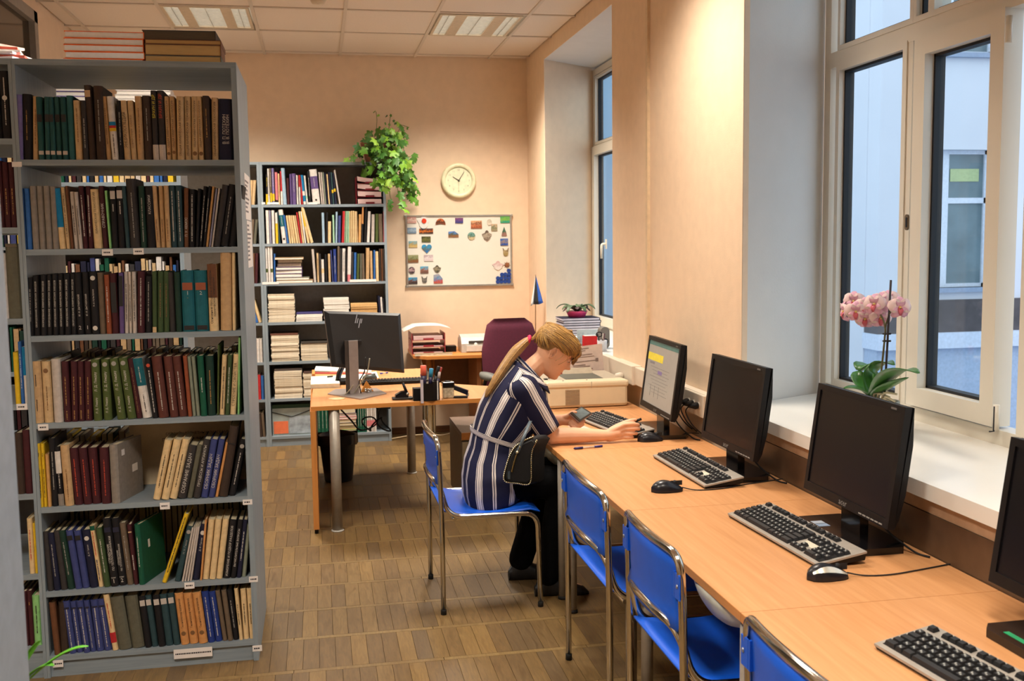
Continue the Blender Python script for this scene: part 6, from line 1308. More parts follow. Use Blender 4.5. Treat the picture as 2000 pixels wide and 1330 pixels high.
MB().lathe([(0.034, 0.0), (0.036, 0.008), (0.03, 0.024), (0.015, 0.033), (0, 0.035)], 20, Matrix.Diagonal((1.6, 0.95, 1, 1))).build('shell', mat((54, 58, 52), 0.35), om)
MB().box(0.0, 0.045, -0.004, 0.004, 0.026, 0.034).build('scroll_wheel', RUB, om)
# little ornament on an amber triangle
tr = thing('ornament', on(720, 768), 0.3, 'small amber triangle ornament with a silver figure on the monitor foot', 'ornament')
MB().add([(-0.045, 0.02, 0.001), (0.045, 0.02, 0.001), (0, 0.03, 0.075), (-0.045, 0.035, 0.001), (0.045, 0.035, 0.001), (0, 0.04, 0.075)], [(0,1,2),(5,4,3),(0,3,4,1),(1,4,5,2),(2,5,3,0)]).build('plate', mat((190, 124, 50), 0.3), tr)
sf = MB(); rr = random.Random(2)
for k in range(9): sf.lathe([(0.0, -0.008), (0.009, 0.0), (0.0, 0.008)], 8, Matrix.Translation((rr.uniform(-.02, .02), rr.uniform(-.01, .012), 0.009+rr.uniform(0, .022))))
sf.build('figure', mat((196, 196, 192), 0.25, metal=0.7), tr)
# hole punch
hp = thing('hole_punch', on(786, 780), 0.03, 'black hole punch with raised lever on the front edge of the office desk', 'hole punch')
MB().bbox(-0.062, 0.062, -0.028, 0.035, 0.001, 0.014, 0.004).build('base', mat((36, 33, 32), 0.4), hp)
MB().prism([(-0.045, 0.014), (0.035, 0.014), (0.035, 0.04), (0.02, 0.052), (-0.01, 0.048), (-0.042, 0.03)], -0.022, 0.022, RX).build('body', BLKG, hp)
MB().tube([(0.03, 0.0, 0.03), (0.005, 0.005, 0.10)], 0.010, 8, r1=0.007).build('lever', BLK, hp); MB().box(0.036, 0.048, -0.03, -0.012, -0.012, 0.001).build('paper_stop', BLK, hp)
MB().lathe([(0.009, 0), (0.009, 0.004)], 10, Matrix.Translation((0.03, -0.02, 0.035)) @ RX).build('pivot', ALU, hp)
# pen organiser
po = thing('pen_holder', on(838, 781), 0, 'black desk organiser with markers, pens and sticky notes', 'pen holder')
MB().prism([(-0.05, -0.04), (0.02, -0.05), (0.062, -0.02), (0.06, 0.05), (-0.05, 0.05)], 0.001, 0.004).build('base', BLK, po)
MB().box(-0.095, -0.045, -0.03, 0.04, 0.002, 0.075).build('low_box', BLK, po)
MB().prism([(-0.045, -0.04), (0.018, -0.05), (0.018, 0.04), (-0.045, 0.04)], 0.003, 0.105).build('tall_box', BLKG, po); MB().prism([(0.019, -0.05), (0.062, -0.025), (0.062, 0.04), (0.019, 0.04)], 0.003, 0.115).build('tall_box', BLK, po)
MB().box(-0.055, -0.038, -0.055, -0.052, -0.01, 0.13).build('clear_ruler', mat((190, 180, 186), 0.2), po)
MB().box(0.045, 0.052, -0.046, -0.042, 0.006, 0.12).build('white_strip', mat((210, 206, 200), 0.4), po)
def marker(px, c, lab, h, lean, r_=0.011, cap=None):
    p = po.location+Vector((px, 0.0, 0.09)); o = thing('marker_pen', p, 0, lab, 'marker', 'pens in the organiser'); o.rotation_euler = (0, lean, 0)
    MB().lathe([(r_*0.9, 0.0), (r_*0.9, h*0.5)], 12).build('barrel', mat((40, 36, 70), 0.4) if cap is None else mat(cap, 0.4), o); MB().lathe([(r_, h*0.5), (r_, h*0.97), (r_*0.8, h)], 12).build('cap', mat(c, 0.4), o)
marker(-0.03, (236, 110, 86), 'coral capped marker standing in the black organiser', 0.12, 0.0, 0.018); marker(0.008, (60, 150, 190), 'light blue capped marker in the black organiser', 0.10, 0.1, 0.013)
marker(-0.028, (40, 36, 110), 'navy pen below the coral cap in the black organiser', 0.07, -0.2, 0.009); marker(0.03, (28, 27, 28), 'black marker leaning out of the organiser', 0.115, 0.3, 0.011, (28, 27, 28)); marker(0.045, (170, 70, 66), 'dull red pencil leaning out of the organiser', 0.11, 0.3, 0.008); marker(0.052, (214, 200, 200), 'white capped pen in the black organiser', 0.08, 0.15, 0.012)
sd_ = thing('clip_dispenser', on(875, 777), 0.05, 'clear paper clip dispenser with black lid next to the stapler', 'dispenser')
MB().bbox(-0.034, 0.034, -0.03, 0.03, 0.001, 0.065, 0.006).build('cup', mat((176, 164, 140), 0.2, var=0.35, scale=60, name='clear_cup_of_clips'), sd_); MB().bbox(-0.037, 0.037, -0.033, 0.033, 0.066, 0.10, 0.006).build('lid', BLKG, sd_)
MB().lathe([(0.02, 0.1), (0.016, 0.104), (0, 0.101)], 16).build('dish', RUB, sd_)
st = thing('stapler', on(896, 777), -0.25, 'black stapler with grey nose on the office desk', 'stapler')
MB().bbox(-0.045, 0.055, -0.018, 0.018, 0.001, 0.012, 0.004).build('base', BLK, st)
MB().add([(-0.05,-.016,.06),(-0.05,.016,.06),(0.055,.014,.018),(0.055,-.014,.018),(-0.045,-.014,.085),(-0.045,.014,.085),(0.06,.012,.045),(0.06,-.012,.045)], [(0,1,2,3),(7,6,5,4),(0,4,5,1),(1,5,6,2),(2,6,7,3),(3,7,4,0)]).build('arm', BLKG, st)
MB().box(0.045, 0.062, -0.012, 0.012, 0.012, 0.03).build('nose', mat((170, 166, 160), 0.3, metal=0.6), st)
# cable coil under the desk
cc = thing('cable_bundle', (0.40, 7.5, 0), 0, 'black tied bundle of cable hanging under the office desk', 'cable')
lp = []
for k in range(41):
    a = 2*math.pi*k/40; q = P(735+24*math.cos(a)*(1+0.45*math.sin(3*a))*0.9, 828+14*math.sin(2*a+0.4), y=7.4); lp.append(q-Vector(cc.location))
MB().tube(lp, 0.006, 6).build('loop', RUB, cc)
MB().tube(bez([P(664, 798, y=7.2)-cc.location, P(685, 820, y=7.3)-cc.location, P(705, 840, y=7.35)-cc.location, P(735, 828, y=7.4)-cc.location, P(742, 800, y=7.4)-cc.location, P(762, 797, y=7.45)-cc.location], 6), 0.006, 6).build('cord', RUB, cc)
# bin with a black bag and a plant cane
bn = thing('waste_bin', (0.095, 7.35, 0), 0, 'black waste bin under the office desk', 'bin')
MB().lathe([(0.095, 0.001), (0.10, 0.01), (0.13, 0.30), (0.138, 0.335), (0.128, 0.335), (0.122, 0.30), (0.094, 0.012), (0, 0.012)], 26).build('tub', mat((14, 13, 15), 0.5, bump=0.4, bscale=20, name='black_bag_plastic'), bn)
rw = []
for i in range(3): rw.append([((0.142+0.006*math.sin(7*2*math.pi*k/28)+i*0.002)*math.cos(2*math.pi*k/28), (0.142+0.006*math.sin(7*2*math.pi*k/28)+i*0.002)*math.sin(2*math.pi*k/28), 0.34-i*0.035+0.006*math.sin(5*2*math.pi*k/28)) for k in range(28)])
g = MB(); g.grid(rw, True, closed=True); g.build('bag_rim', mat((18, 17, 19), 0.3, name='bin_bag'), bn)
# pedestal
pd = thing('drawer_pedestal', (1.05, 6.6, 0), 0, 'grey drawer pedestal with beech front edge behind the blue chair of the girl', 'cabinet')
MB().box(-0.2, 0.2, -0.28, 0.3, 0.03, 0.475).build('body', mat((128, 116, 98), 0.6, name='pedestal_board'), pd); MB().box(-0.2, 0.2, -0.29, 0.3, 0.476, 0.5).build('top', mat((116, 94, 80), 0.45, name='pedestal_top'), pd)
MB().box(-0.2, 0.2, -0.305, -0.291, 0.455, 0.5).build('front_edge', BEECHE, pd)
for k in range(2):
    d_ = MB().box(-0.195, 0.195, -0.296, -0.281, 0.05+k*0.2, 0.24+k*0.2).build('drawer', mat((176, 166, 140), 0.5), pd); MB().box(-0.05, 0.05, -0.31, -0.2965, 0.14+k*0.2, 0.15+k*0.2).build('handle', ALU, d_)
for sx in (-0.17, 0.17):
    for sy in (-0.25, 0.27): MB().box(sx-0.015, sx+0.015, sy-0.015, sy+0.015, 0, 0.0295).build('caster', BLK, pd)
fc = thing('floor_cable', (0.9, 8, 0), 0, 'thin beige cable crossing the wall behind the office desk', 'cable')
MB().tube(bez([P(765, 857, y=8.3)-fc.location, P(800, 851, y=8.2)-fc.location, P(840, 848, y=8.0)-fc.location, P(865, 850, y=7.4)-fc.location, P(900, 840, y=7.0)-fc.location], 6), 0.005, 6).build('cord', mat((176, 160, 130), 0.5), fc)

# ================================================================ table along the back wall
BZ = 0.762; bd = thing('side_table', (1.25, 8.68, 0), 0, 'long beech table with chrome legs against the back wall', 'table')
ORB = wood((214, 140, 72), (196, 124, 60), 0, 4.0, 0.4, 'orange_beech')
MB().prism([(-0.40, -0.36), (0.56, -0.36), (0.56, 0.33), (-0.50, 0.33), (-0.50, -0.24)], BZ-0.025, BZ).build('tabletop', ORB, bd)
for x, y in ((0.88, 8.46), (0.915, 8.50), (0.88, 8.86), (1.72, 8.5)): MB().cyl((x-1.25, y-8.68, 0.012), (x-1.25, y-8.68, BZ-0.0255), 0.026 if x != .915 else 0.016, 16).build('leg', CHROME if x != 1.72 else LEGM, bd); MB().lathe([(0.03, 0), (0.03, 0.012), (0.026, 0.014)], 14, Matrix.Translation((x-1.25, y-8.68, 0))).build('foot', BLK, bd)
MB().box(-0.34, 0.1, 0.24, 0.26, 0.42, BZ-0.0255).build('modesty_panel', mat((120, 82, 54), 0.5), bd)
CB = MB(); CB.box(0.02, 0.06, -0.30, 0.2, 0.05, BZ-0.03); CB.box(0.06, 0.5, 0.18, 0.2, 0.05, BZ-0.03); CB.box(0.06, 0.5, -0.30, 0.18, 0.05, 0.07); CB.box(0.06, 0.5, -0.30, 0.18, 0.58, 0.60); CB.box(0.48, 0.5, -0.3, 0.2, 0.07, BZ-0.03); CB.build('under_cabinet', mat((150, 96, 54), 0.5), bd)
for k in range(2): d_ = MB().box(0.065, 0.475, -0.315, -0.301, 0.08+k*0.25, 0.32+k*0.25).build('drawer', ORB, bd); MB().box(0.22, 0.32, -0.33, -0.316, 0.2+k*0.25, 0.212+k*0.25).build('handle', ALU, d_)
BZ0 = BZ+0.0005
bg = MB(); bg.lathe([(0.0, 0), (0.09, 0.01), (0.10, 0.05), (0.05, 0.10), (0, 0.11)], 14, Matrix.Diagonal((1.1, 0.8, 1, 1))); bg.build('bag', mat((70, 20, 36), 0.6, var=0.4, scale=20), label='dark red bag stuffed in the open shelf under the back table', cat='bag', loc=(1.47, 8.6, 0.6005))
letter_tray(0.885, 8.68, BZ0, 0.275, 0.34, 0.058, 3, 'dusty red letter trays with papers on the back table', mat((150, 44, 54), 0.35, name='red_plastic'), (0.012, 0.006, 0.03), 0.0)
g = MB(); rows = []
for i in range(9): t = i/8; rows.append([(-0.20+0.40*t, -0.16+0.32*k/4, 0.012*math.sin(math.pi*t)-0.045*max(0, 0.25-t)*3-0.03*max(0, t-0.8)*3) for k in range(5)])
g.grid(rows, True, 0.002); g.build('paper_sheet', PAPER, label='large curling white sheet lying over the red letter trays', cat='paper', loc=(0.88, 8.68, BZ0+0.225))
fl = MB().prism([(-0.16, -0.05), (0.15, -0.05), (0.17, 0.06), (-0.15, 0.06)], 0, 0.012).build('newsletter', picmat([(222, 216, 196), (214, 206, 180), (222, 216, 200), (150, 130, 100)]), label='printed newsletter in front of the red letter trays', cat='paper', loc=(0.915, 8.43, BZ0))
bx = MB().bbox(-0.045, 0.045, -0.05, 0.05, 0, 0.05, 0.004).build('box', BLK, label='small black box beside the red letter trays', cat='box', loc=(1.09, 8.68, BZ0))
lm = thing('laminator', (1.375, 8.66, BZ0), 0, 'light grey laminating machine on the back table', 'laminator')
LG = mat((190, 188, 180), 0.35, name='pale_grey_plastic')
MB().prism([(-0.14, 0), (0.12, 0), (0.12, 0.035), (0.10, 0.07), (0.0, 0.10), (-0.09, 0.085), (-0.14, 0.05)][::1], -0.21, 0.21, Matrix(((0, 0, 1, 0), (1, 0, 0, 0), (0, 1, 0, 0.001), (0, 0, 0, 1)))).build('body', LG, lm)
MB().box(-0.15, 0.19, -0.145, -0.138, 0.055, 0.068).build('slot', mat((60, 58, 56), 0.5), lm); MB().box(-0.17, 0.2, -0.155, -0.14, 0.008, 0.04).build('tray', mat((206, 204, 196), 0.3), lm); MB().lathe([(0.018, 0), (0.018, 0.012)], 14, Matrix.Translation((-0.09, -0.14, 0.04)) @ RX).build('dial', mat((214, 210, 200), 0.3), lm)
lm.scale = (1, 1, 1.45)
# flag on a stick
fs = thing('table_flag', (1.775, 8.40, BZ0), 0, 'small blue, black and white flag on a stick by the window corner', 'flag')
ftop = P(1046, 536, y=8.36)-Vector(fs.location)
MB().tube([(0.0, 0, 0.012), ftop], 0.004, 6).build('stick', mat((150, 110, 70), 0.5), fs); MB().lathe([(0.04, 0.0), (0.04, 0.01), (0.006, 0.014)], 16).build('foot', mat((120, 90, 60), 0.5), fs)
A_ = ftop+Vector((0, -0.006, -0.004)); ends = [P(q, 594+abs(q-1046)*0.1, y=8.34)-Vector(fs.location) for q in (1061, 1052, 1041.5, 1036)]
ends[0].z += 0.02; ends[3].z -= 0.012
for i, (c, nm) in enumerate((((46, 96, 190), 'blue_stripe'), ((54, 50, 46), 'black_stripe'), ((226, 222, 220), 'white_stripe'))):
    rows = []
    for k in range(9):
        t = k/8; rows.append([A_.lerp(ends[i].lerp(ends[i+1], s/4), t)+Vector((0, -0.012*math.sin(math.pi*s/4)*t*(1 if i != 1 else -1), -0.0)) for s in range(5)])
    MB().grid(rows, True, 0.0012).build(nm, mat(c, 0.7), fs)
# office chair
oc = thing('office_chair', (1.50, 7.62, 0), 0.12, 'burgundy upholstered office chair with grey armrests behind the girl', 'chair')
BURG = mat((84, 16, 42), 0.85, var=0.12, scale=80, bump=0.3, bscale=900, name='burgundy_fabric')
rows = []
for i in range(13):
    t = i/12; z = 0.54+0.55*t; w = 0.245*(1-0.28*max(0, t-0.55)/0.45)*(1 if t < 0.9 else (1-((t-0.9)/0.1)**2*0.28)); w *= 0.86+0.14*min(1, t*4); ring = []
    for k in range(20):
        a = 2*math.pi*k/20; ca, sa = math.cos(a), math.sin(a); ring.append((w*math.copysign(abs(ca)**0.5, ca), 0.20+0.10*t+0.045*math.copysign(abs(sa)**0.8, sa)*(1 if 0 < i < 12 else 0.4), z))
    rows.append(ring)
g = MB(); g.grid(rows, True, closed=True); g.f += [tuple(range(20)), tuple(12*20+k for k in range(19, -1, -1))]; g.sm += [True, True]; g.build('backrest', BURG, oc)
MB().bbox(-0.24, 0.24, -0.25, 0.22, 0.43, 0.52, 0.03).build('seat', BURG, oc)
MB().cyl((0, 0, 0.1), (0, 0, 0.43), 0.03, 14).build('gas_lift', BLK, oc); MB().box(-0.03, 0.03, 0.18, 0.27, 0.40, 0.62).build('back_bracket', BLK, oc)
for k in range(5):
    a = 2*math.pi*k/5+0.3; MB().tube([(0.03*math.cos(a), 0.03*math.sin(a), 0.11), (0.25*math.cos(a), 0.25*math.sin(a), 0.075)], 0.022, 8, r1=0.015).build('base_arm', BLK, oc)
    MB().lathe([(0.027, -0.02), (0.03, 0.0), (0.027, 0.02)], 12, Matrix.Translation((0.25*math.cos(a), 0.25*math.sin(a), 0.0305)) @ RX).build('caster', BLK, oc)
GRA = mat((106, 106, 100), 0.6, name='grey_armrest')
for s in (-1, 1):
    MB().tube(bez([(s*0.22, 0.05, 0.45), (s*0.28, 0.05, 0.47), (s*0.285, 0.04, 0.6), (s*0.28, 0.0, 0.665)], 5), 0.016, 8).build('arm_support', BLK, oc)
    rw = [[(s*0.285+0.05*math.cos(2*math.pi*k/14)*q, -0.05+0.16*math.sin(2*math.pi*k/14)*q, z) for k in range(14)] for q, z in ((0.0, 0.665), (0.9, 0.665), (1, 0.685), (0.92, 0.705), (0.0, 0.712))]
    g = MB(); g.grid(rw, True, closed=True); g.build('armrest', GRA, oc)

# ================================================================ printer beyond the end of the row
pt = thing('printer_table', (1.52, 6.05, 0), 0, 'low grey table carrying the printer at the far end of the desks', 'table')
MB().box(-0.28, 0.30, -0.345, 0.33, 0.695, 0.718).build('tabletop', BEECH, pt)
for sx in (-0.25, 0.27):
    for sy in (-0.3, 0.29): MB().box(sx-0.018, sx+0.018, sy-0.018, sy+0.018, 0, 0.6945).build('leg', LEGM, pt)
PRM = mat((216, 200, 168), 0.4, var=0.02, name='printer_beige'); PRG = mat((170, 158, 138), 0.45, name='printer_grey')
pn = thing('printer', (1.525, 6.0, 0.7185), 0, 'beige laser printer with grey top at the far end of the desks', 'printer')
z1 = 0.135
MB().bbox(-0.245, 0.245, -0.25, 0.25, 0.002, z1, 0.018).build('body', PRM, pn)
MB().bbox(-0.25, 0.25, -0.255, -0.14, z1-0.02, z1+0.022, 0.014).build('front_cover', PRM, pn)
MB().box(-0.24, 0.24, -0.138, 0.245, z1+0.001, z1+0.018).build('top_cover', PRG, pn)
MB().box(-0.10, 0.13, -0.12, 0.12, z1+0.0182, z1+0.0195).build('output_tray', mat((76, 76, 62), 0.5), pn)
MB().add([(-0.10, 0.12, z1+.019), (0.13, 0.12, z1+.019), (0.13, 0.16, z1+.05), (-0.10, 0.16, z1+.05), (-0.10, 0.13, z1+.019), (0.13, 0.13, z1+.019), (0.13, 0.17, z1+.05), (-0.10, 0.17, z1+.05)], [(3,2,1,0),(4,5,6,7),(0,1,5,4),(1,2,6,5),(2,3,7,6),(3,0,4,7)]).build('tray_back', PRG, pn)
MB().box(-0.225, -0.205, -0.10, -0.07, z1+0.018, z1+0.024).box(-0.19, -0.175, -0.05, -0.03, z1+0.018, z1+0.022).build('control_button', BLK, pn)
MB().box(0.005, 0.012, -0.2, -0.19, z1+0.022, z1+0.0235).box(-0.14, -0.13, -0.2, -0.19, z1+0.022, z1+0.0235).build('indicator_light', BLK, pn)
for k in range(11): MB().box(-0.135, -0.05, -0.2525, -0.25, 0.02+k*0.0085, 0.0245+k*0.0085).build('vent_slat', mat((150, 130, 104), 0.5), pn)
MB().box(0.02, 0.0235, -0.256, -0.2548, z1-0.018, z1+0.02).build('seam', PRG, pn)
psz = [P(*q, y=6.30) for q in ((1107, 764), (1182, 757), (1178, 672), (1112, 680))]
ps = thing('printed_sheet', (psz[0].x, 6.30, 0), 0, 'upright printed sheet with a table standing behind the printer', 'paper'); b0 = Vector(ps.location)
MB().grid([[psz[0]-b0, psz[1]-b0], [psz[3]-b0+Vector((0, 0.03, 0)), psz[2]-b0+Vector((0, 0.03, 0))]], False, 0.002).build('sheet', mat((206, 188, 180), 0.8, name='pinkish_sheet'), ps)
ln = MB()
def at(u, v): return (psz[0].lerp(psz[1], u)).lerp(psz[3].lerp(psz[2], u), v)-b0+Vector((0, 0.03*v-0.003, 0))
for v, u0, u1 in ((0.42, .15, .6), (0.46, .15, .7), (0.52, .15, .62), (0.56, .15, .5), (0.64, .12, .85), (0.74, .15, .75), (0.79, .35, .7), (0.88, .15, .5), (0.93, .15, .6)):
    a, b = at(u0, v), at(u1, v); ln.add([a, b, b+Vector((0, 0, 0.004)), a+Vector((0, 0, 0.004))], [(0, 1, 2, 3)])
a, b = at(.78, .62), at(.86, .62); ln.add([a, b, b+Vector((0, 0, 0.02)), a+Vector((0, 0, 0.02))], [(0, 1, 2, 3)]); ln.build('print', mat((130, 112, 108), 0.7), ps)
# ================================================================ sill of the far window
SX, SY = 2.02, 7.72; a = P(1093, 640, y=SY); b = P(1165, 640, y=SY)
zt_ = P(1130, 619, y=SY).z; n = 8; wst = b.x-a.x
SX = (a.x+b.x)/2; hb_ = (zt_-ZS)/n
for i in range(n):
    o = MB().add(*lying_cover(wst, 0.24, hb_-0.0006, 0.0022)).build('book', cloth('navy'), label=f'white and navy thesis volume, {ORD[n-1-i]} from the top under the pink pot', cat='book', group='stack under the pink pot', loc=(SX+random.uniform(-.006, .006), SY+random.uniform(-.006, .006), ZS+0.0004+i*hb_))
    MB().box(-wst/2+0.002, wst/2-0.005, -0.118, 0.118, 0.0023, hb_-0.003).build('page_block', mat((214, 212, 226), 0.8), o)
vp = thing('african_violet', (SX-0.01, SY, zt_+0.0005), 0, 'low leafy potted plant in a pink pot on the white and navy books', 'plant')
MB().lathe([(0.06, 0.0), (0.078, 0.04), (0.08, 0.048), (0.072, 0.048), (0, 0.042)], 22, Matrix.Diagonal((1.05, 1, 1, 1))).build('pot', mat((226, 74, 128), 0.4, name='pink_plastic'), vp)
for k in range(13):
    a = 2*math.pi*k/13+0.2; r_ = 0.11+0.03*(k % 3); leaf((r_*math.cos(a), r_*math.sin(a)*0.8, 0.045+0.02*(k % 2)), (r_*0.6*math.cos(a), r_*0.6*math.sin(a)*0.8, 0.10+0.02*(k % 3)), (0.01*math.cos(a), 0.01*math.sin(a), 0.045), 0.024, vp, mat((72, 92, 60) if k % 3 else (96, 70, 70), 0.5, var=0.2, scale=30, name='violet_leaf'))
def sillthing(px, py, y): 
    p = P(px, py, y=y); return Vector((p.x, y, ZS+0.0005))
YS = 6.75
q = sillthing(1152, 672, YS); 
o = thing('card_box', (q.x, YS, ZS+0.0005), 0, 'small red open box on the window sill by the scissors', 'box')
MB().box(-0.045, 0.045, -0.03, 0.03, 0, P(1152, 656, y=YS).z-ZS).build('body', mat((206, 26, 32), 0.45), o); MB().box(-0.04, 0.04, -0.026, 0.026, P(1152, 656, y=YS).z-ZS, P(1152, 656, y=YS).z-ZS+0.004).build('filler', PAPER, o)
q = sillthing(1176, 672, YS-0.1); o = thing('pen_cup', q, 0, 'cup with scissors and pens on the sill beside the red box', 'cup')
MB().lathe([(0.03, 0.0), (0.034, 0.075), (0.03, 0.075), (0.027, 0.006), (0, 0.006)], 18).build('cup', mat((196, 196, 200), 0.3), o)
for k, (c, l) in enumerate((((60, 40, 40), 0.3), ((30, 28, 28), -0.25), ((90, 40, 50), 0.1), ((200, 190, 180), -0.1))): MB().tube([(0.01*k-0.015, 0, 0.01), (0.01*k-0.015+0.11*l, 0, 0.12)], 0.005, 6).build('pen', mat(c, 0.4), o)
MB().tube([(0.02*math.cos(t)-0.02, 0.0, 0.115+0.016*math.sin(t)) for t in [2*math.pi*k/12 for k in range(12)]], 0.004, 6, closed=True).build('scissor_ring', BLK, o)
q = sillthing(1188, 668, YS-0.05); o = thing('desk_speaker', (min(q.x, 2.3)+0.01, YS+0.1, ZS+0.0005), 0, 'grey rounded loudspeaker on the sill near the window pane', 'speaker')
MB().prism(rounded(-0.032, 0.032, 0.0, 0.15, 0.03), -0.04, 0.04, Matrix(((1, 0, 0, 0), (0, 0, -1, 0), (0, 1, 0, 0), (0, 0, 0, 1)))).build('body', mat((112, 108, 102), 0.5), o); MB().lathe([(0.022, 0), (0.02, 0.004), (0, 0.001)], 16, Matrix.Translation((0, -0.04, 0.05)) @ RX).build('cone', RUB, o)
o = MB().box(-0.11, 0.11, -0.004, 0.004, 0, P(1150, 645, y=7.0).z-ZS).build('postcard', picmat([(160, 140, 140), (170, 196, 206), (196, 214, 220)]), label='pale blue picture card leaning before the thesis stack', cat='card', loc=(P(1160, 660, y=7.0).x, 7.05, ZS+0.0005))
o = MB().box(-0.15, 0.15, -0.1, 0.1, 0, 0.03).build('paper_pile', PAPER, label='pile of white paper on the sill under the thesis stack front', cat='papers', loc=(P(1120, 665, y=7.35).x+0.03, 7.38, ZS+0.0005))
# ================================================================ the girl at the desk
SKIN = mat((226, 172, 138), 0.5, var=0.06, scale=18, bump=0.05, bscale=600, spec=0.4, name='skin')
HAIRM = mat((150, 112, 62), 0.45, var=0.28, scale=26, stretch=(1, 9, 3), name='hair'); HAIRL = mat((186, 142, 72), 0.42, var=0.2, scale=40, name='hair_strand'); HAIRD = mat((116, 86, 52), 0.5, var=0.25, scale=40, name='hair_strand_dark')
TROU = mat((8, 8, 9), 0.95, spec=0.08, var=0.15, scale=40, bump=0.2, bscale=200, name='black_trousers')
YC = 4.84
def G(px, py, y=YC): return P(px, py, y=y)
girl = thing('person', (0.74, YC, 0.0), 0, 'fair-haired girl in a striped navy shirt seated at the desk, holding a small device', 'person')
O_ = Vector(girl.location); TO = Matrix.Translation(-O_)
# ---- head shape in its own frame: x forward, z up, origin between the ears
HZ = [-.105, -.097, -.082, -.062, -.042, -.025, -.008, .010, .030, .050, .070, .090, .105, .118, .128, .134]
HF = [.066, .084, .090, .091, .091, .091, .092, .089, .086, .092, .092, .085, .073, .056, .033, .004]
HB = [.026, .004, -.028, -.054, -.068, -.076, -.083, -.091, -.097, -.100, -.098, -.091, -.080, -.062, -.037, -.004]
HW = [.018, .034, .047, .056, .061, .065, .068, .070, .072, .0735, .073, .069, .061, .048, .029, .003]
def itp(zs, vs, z):
    if z <= zs[0]: return vs[0]
    for i in range(len(zs)-1):
        if z <= zs[i+1]:
            t = (z-zs[i])/(zs[i+1]-zs[i]); t2 = t
            return vs[i]*(1-t2)+vs[i+1]*t2
    return vs[-1]
def head_pt(th, z, off=0.0):
    f, b, w = itp(HZ, HF, z), itp(HZ, HB, z), itp(HZ, HW, z)
    xc = b*0.42+f*0.58 if False else (f+b)/2; A = (f-b)/2; c, s = math.cos(th), math.sin(th)
    x = xc+(A+off)*math.copysign(abs(c)**0.92, c); y = (w+off)*math.copysign(abs(s)**0.88, s)
    if off == 0.0 and c > 0:
        g = lambda q, s_: math.exp(-(q/s_)**2)
        x += 0.027*g(y, .0115)*(g(z+.010, .013))+0.012*g(y, .009)*g(z-.012, .016)           # nose
        x += 0.006*g(y, .018)*(g(z+.043, .007)+0.9*g(z+.057, .008))+0.007*g(y, .02)*g(z+.086, .012)   # lips, chin
        x -= 0.009*(g(y-.032, .016)+g(y+.032, .016))*g(z-.020, .013)                        # eye sockets
        x -= 0.004*g(y, .022)*g(z+.050, .0035)
    return (x, y, z)
E0 = G(1080, 690, YC-0.02)
HEADM = TO @ Matrix.Translation(E0) @ Matrix.Rotation(rad(-6), 4, 'Z') @ Matrix.Rotation(rad(40), 4, 'Y')
body = MB()
rings = []
for i in range(49):
    z = -.105+.239*i/48; rings.append([HEADM @ Vector(head_pt(2*math.pi*k/48, z)) for k in range(48)])
body.grid(rings, True, closed=True); body.f += [tuple(len(body.v)-49*48+k for k in range(47, -1, -1)), tuple(len(body.v)-48+k for k in range(48))]; body.sm += [True, True]
def limb(pts, rs, n=14, sub=4):
    """tapered limb with rounded ends through the joints"""
    p = [Vector(q) for q in pts]; path = bez(p, sub); rr = []
    for i in range(len(p)-1):
        for k in range(sub): t = k/sub; rr.append(rs[i]*(1-t)+rs[i+1]*t)
    rr.append(rs[-1])
    d0 = (path[0]-path[1]).normalized(); d1 = (path[-1]-path[-2]).normalized()
    pre = [path[0]+d0*rr[0]*math.sin(a) for a in (1.45, 1.0, 0.5)]; pr = [rr[0]*math.cos(a) for a in (1.45, 1.0, 0.5)]
    post = [path[-1]+d1*rr[-1]*math.sin(a) for a in (0.5, 1.0, 1.45)]; po_ = [rr[-1]*math.cos(a) for a in (0.5, 1.0, 1.45)]
    body.tube([TO @ q for q in pre+path+post], 0.01, n, rs=pr+rr+po_)
neckb = G(1022, 742, YC); headw = Matrix.Translation(O_) @ HEADM
limb([headw @ Vector((-0.012, 0, -0.02)), headw @ Vector((-0.022, 0, -0.075)), neckb+Vector((0.01, 0, 0.015)), neckb-Vector((0.03, 0, 0.05))], [.052, .050, .056, .075])
pel = G(962, 928, YC-.03)
limb([pel, G(966, 872, YC-.02), G(984, 835, YC-.01), G(1003, 795, YC), G(1016, 765, YC)], [.095, .085, .09, .095, .075], 18)
shN, shF = G(1014, 762, YC-0.135), Vector((0.88, YC+0.14, 1.0))
elN = Vector((1.075, 4.735, 0.762)); wrN = Vector((1.345, 4.712, 0.757))
limb([neckb-Vector((0.03, 0, 0.05)), shN], [.06, .045]); limb([neckb-Vector((0.03, 0, 0.05)), shF], [.06, .045])
limb([shN, (shN+elN)/2+Vector((0.0, 0, 0)), elN], [.045, .045, .042])
limb([elN, elN*0.62+wrN*0.38+Vector((0, 0, 0.002)), wrN], [.041, .039, .0265])
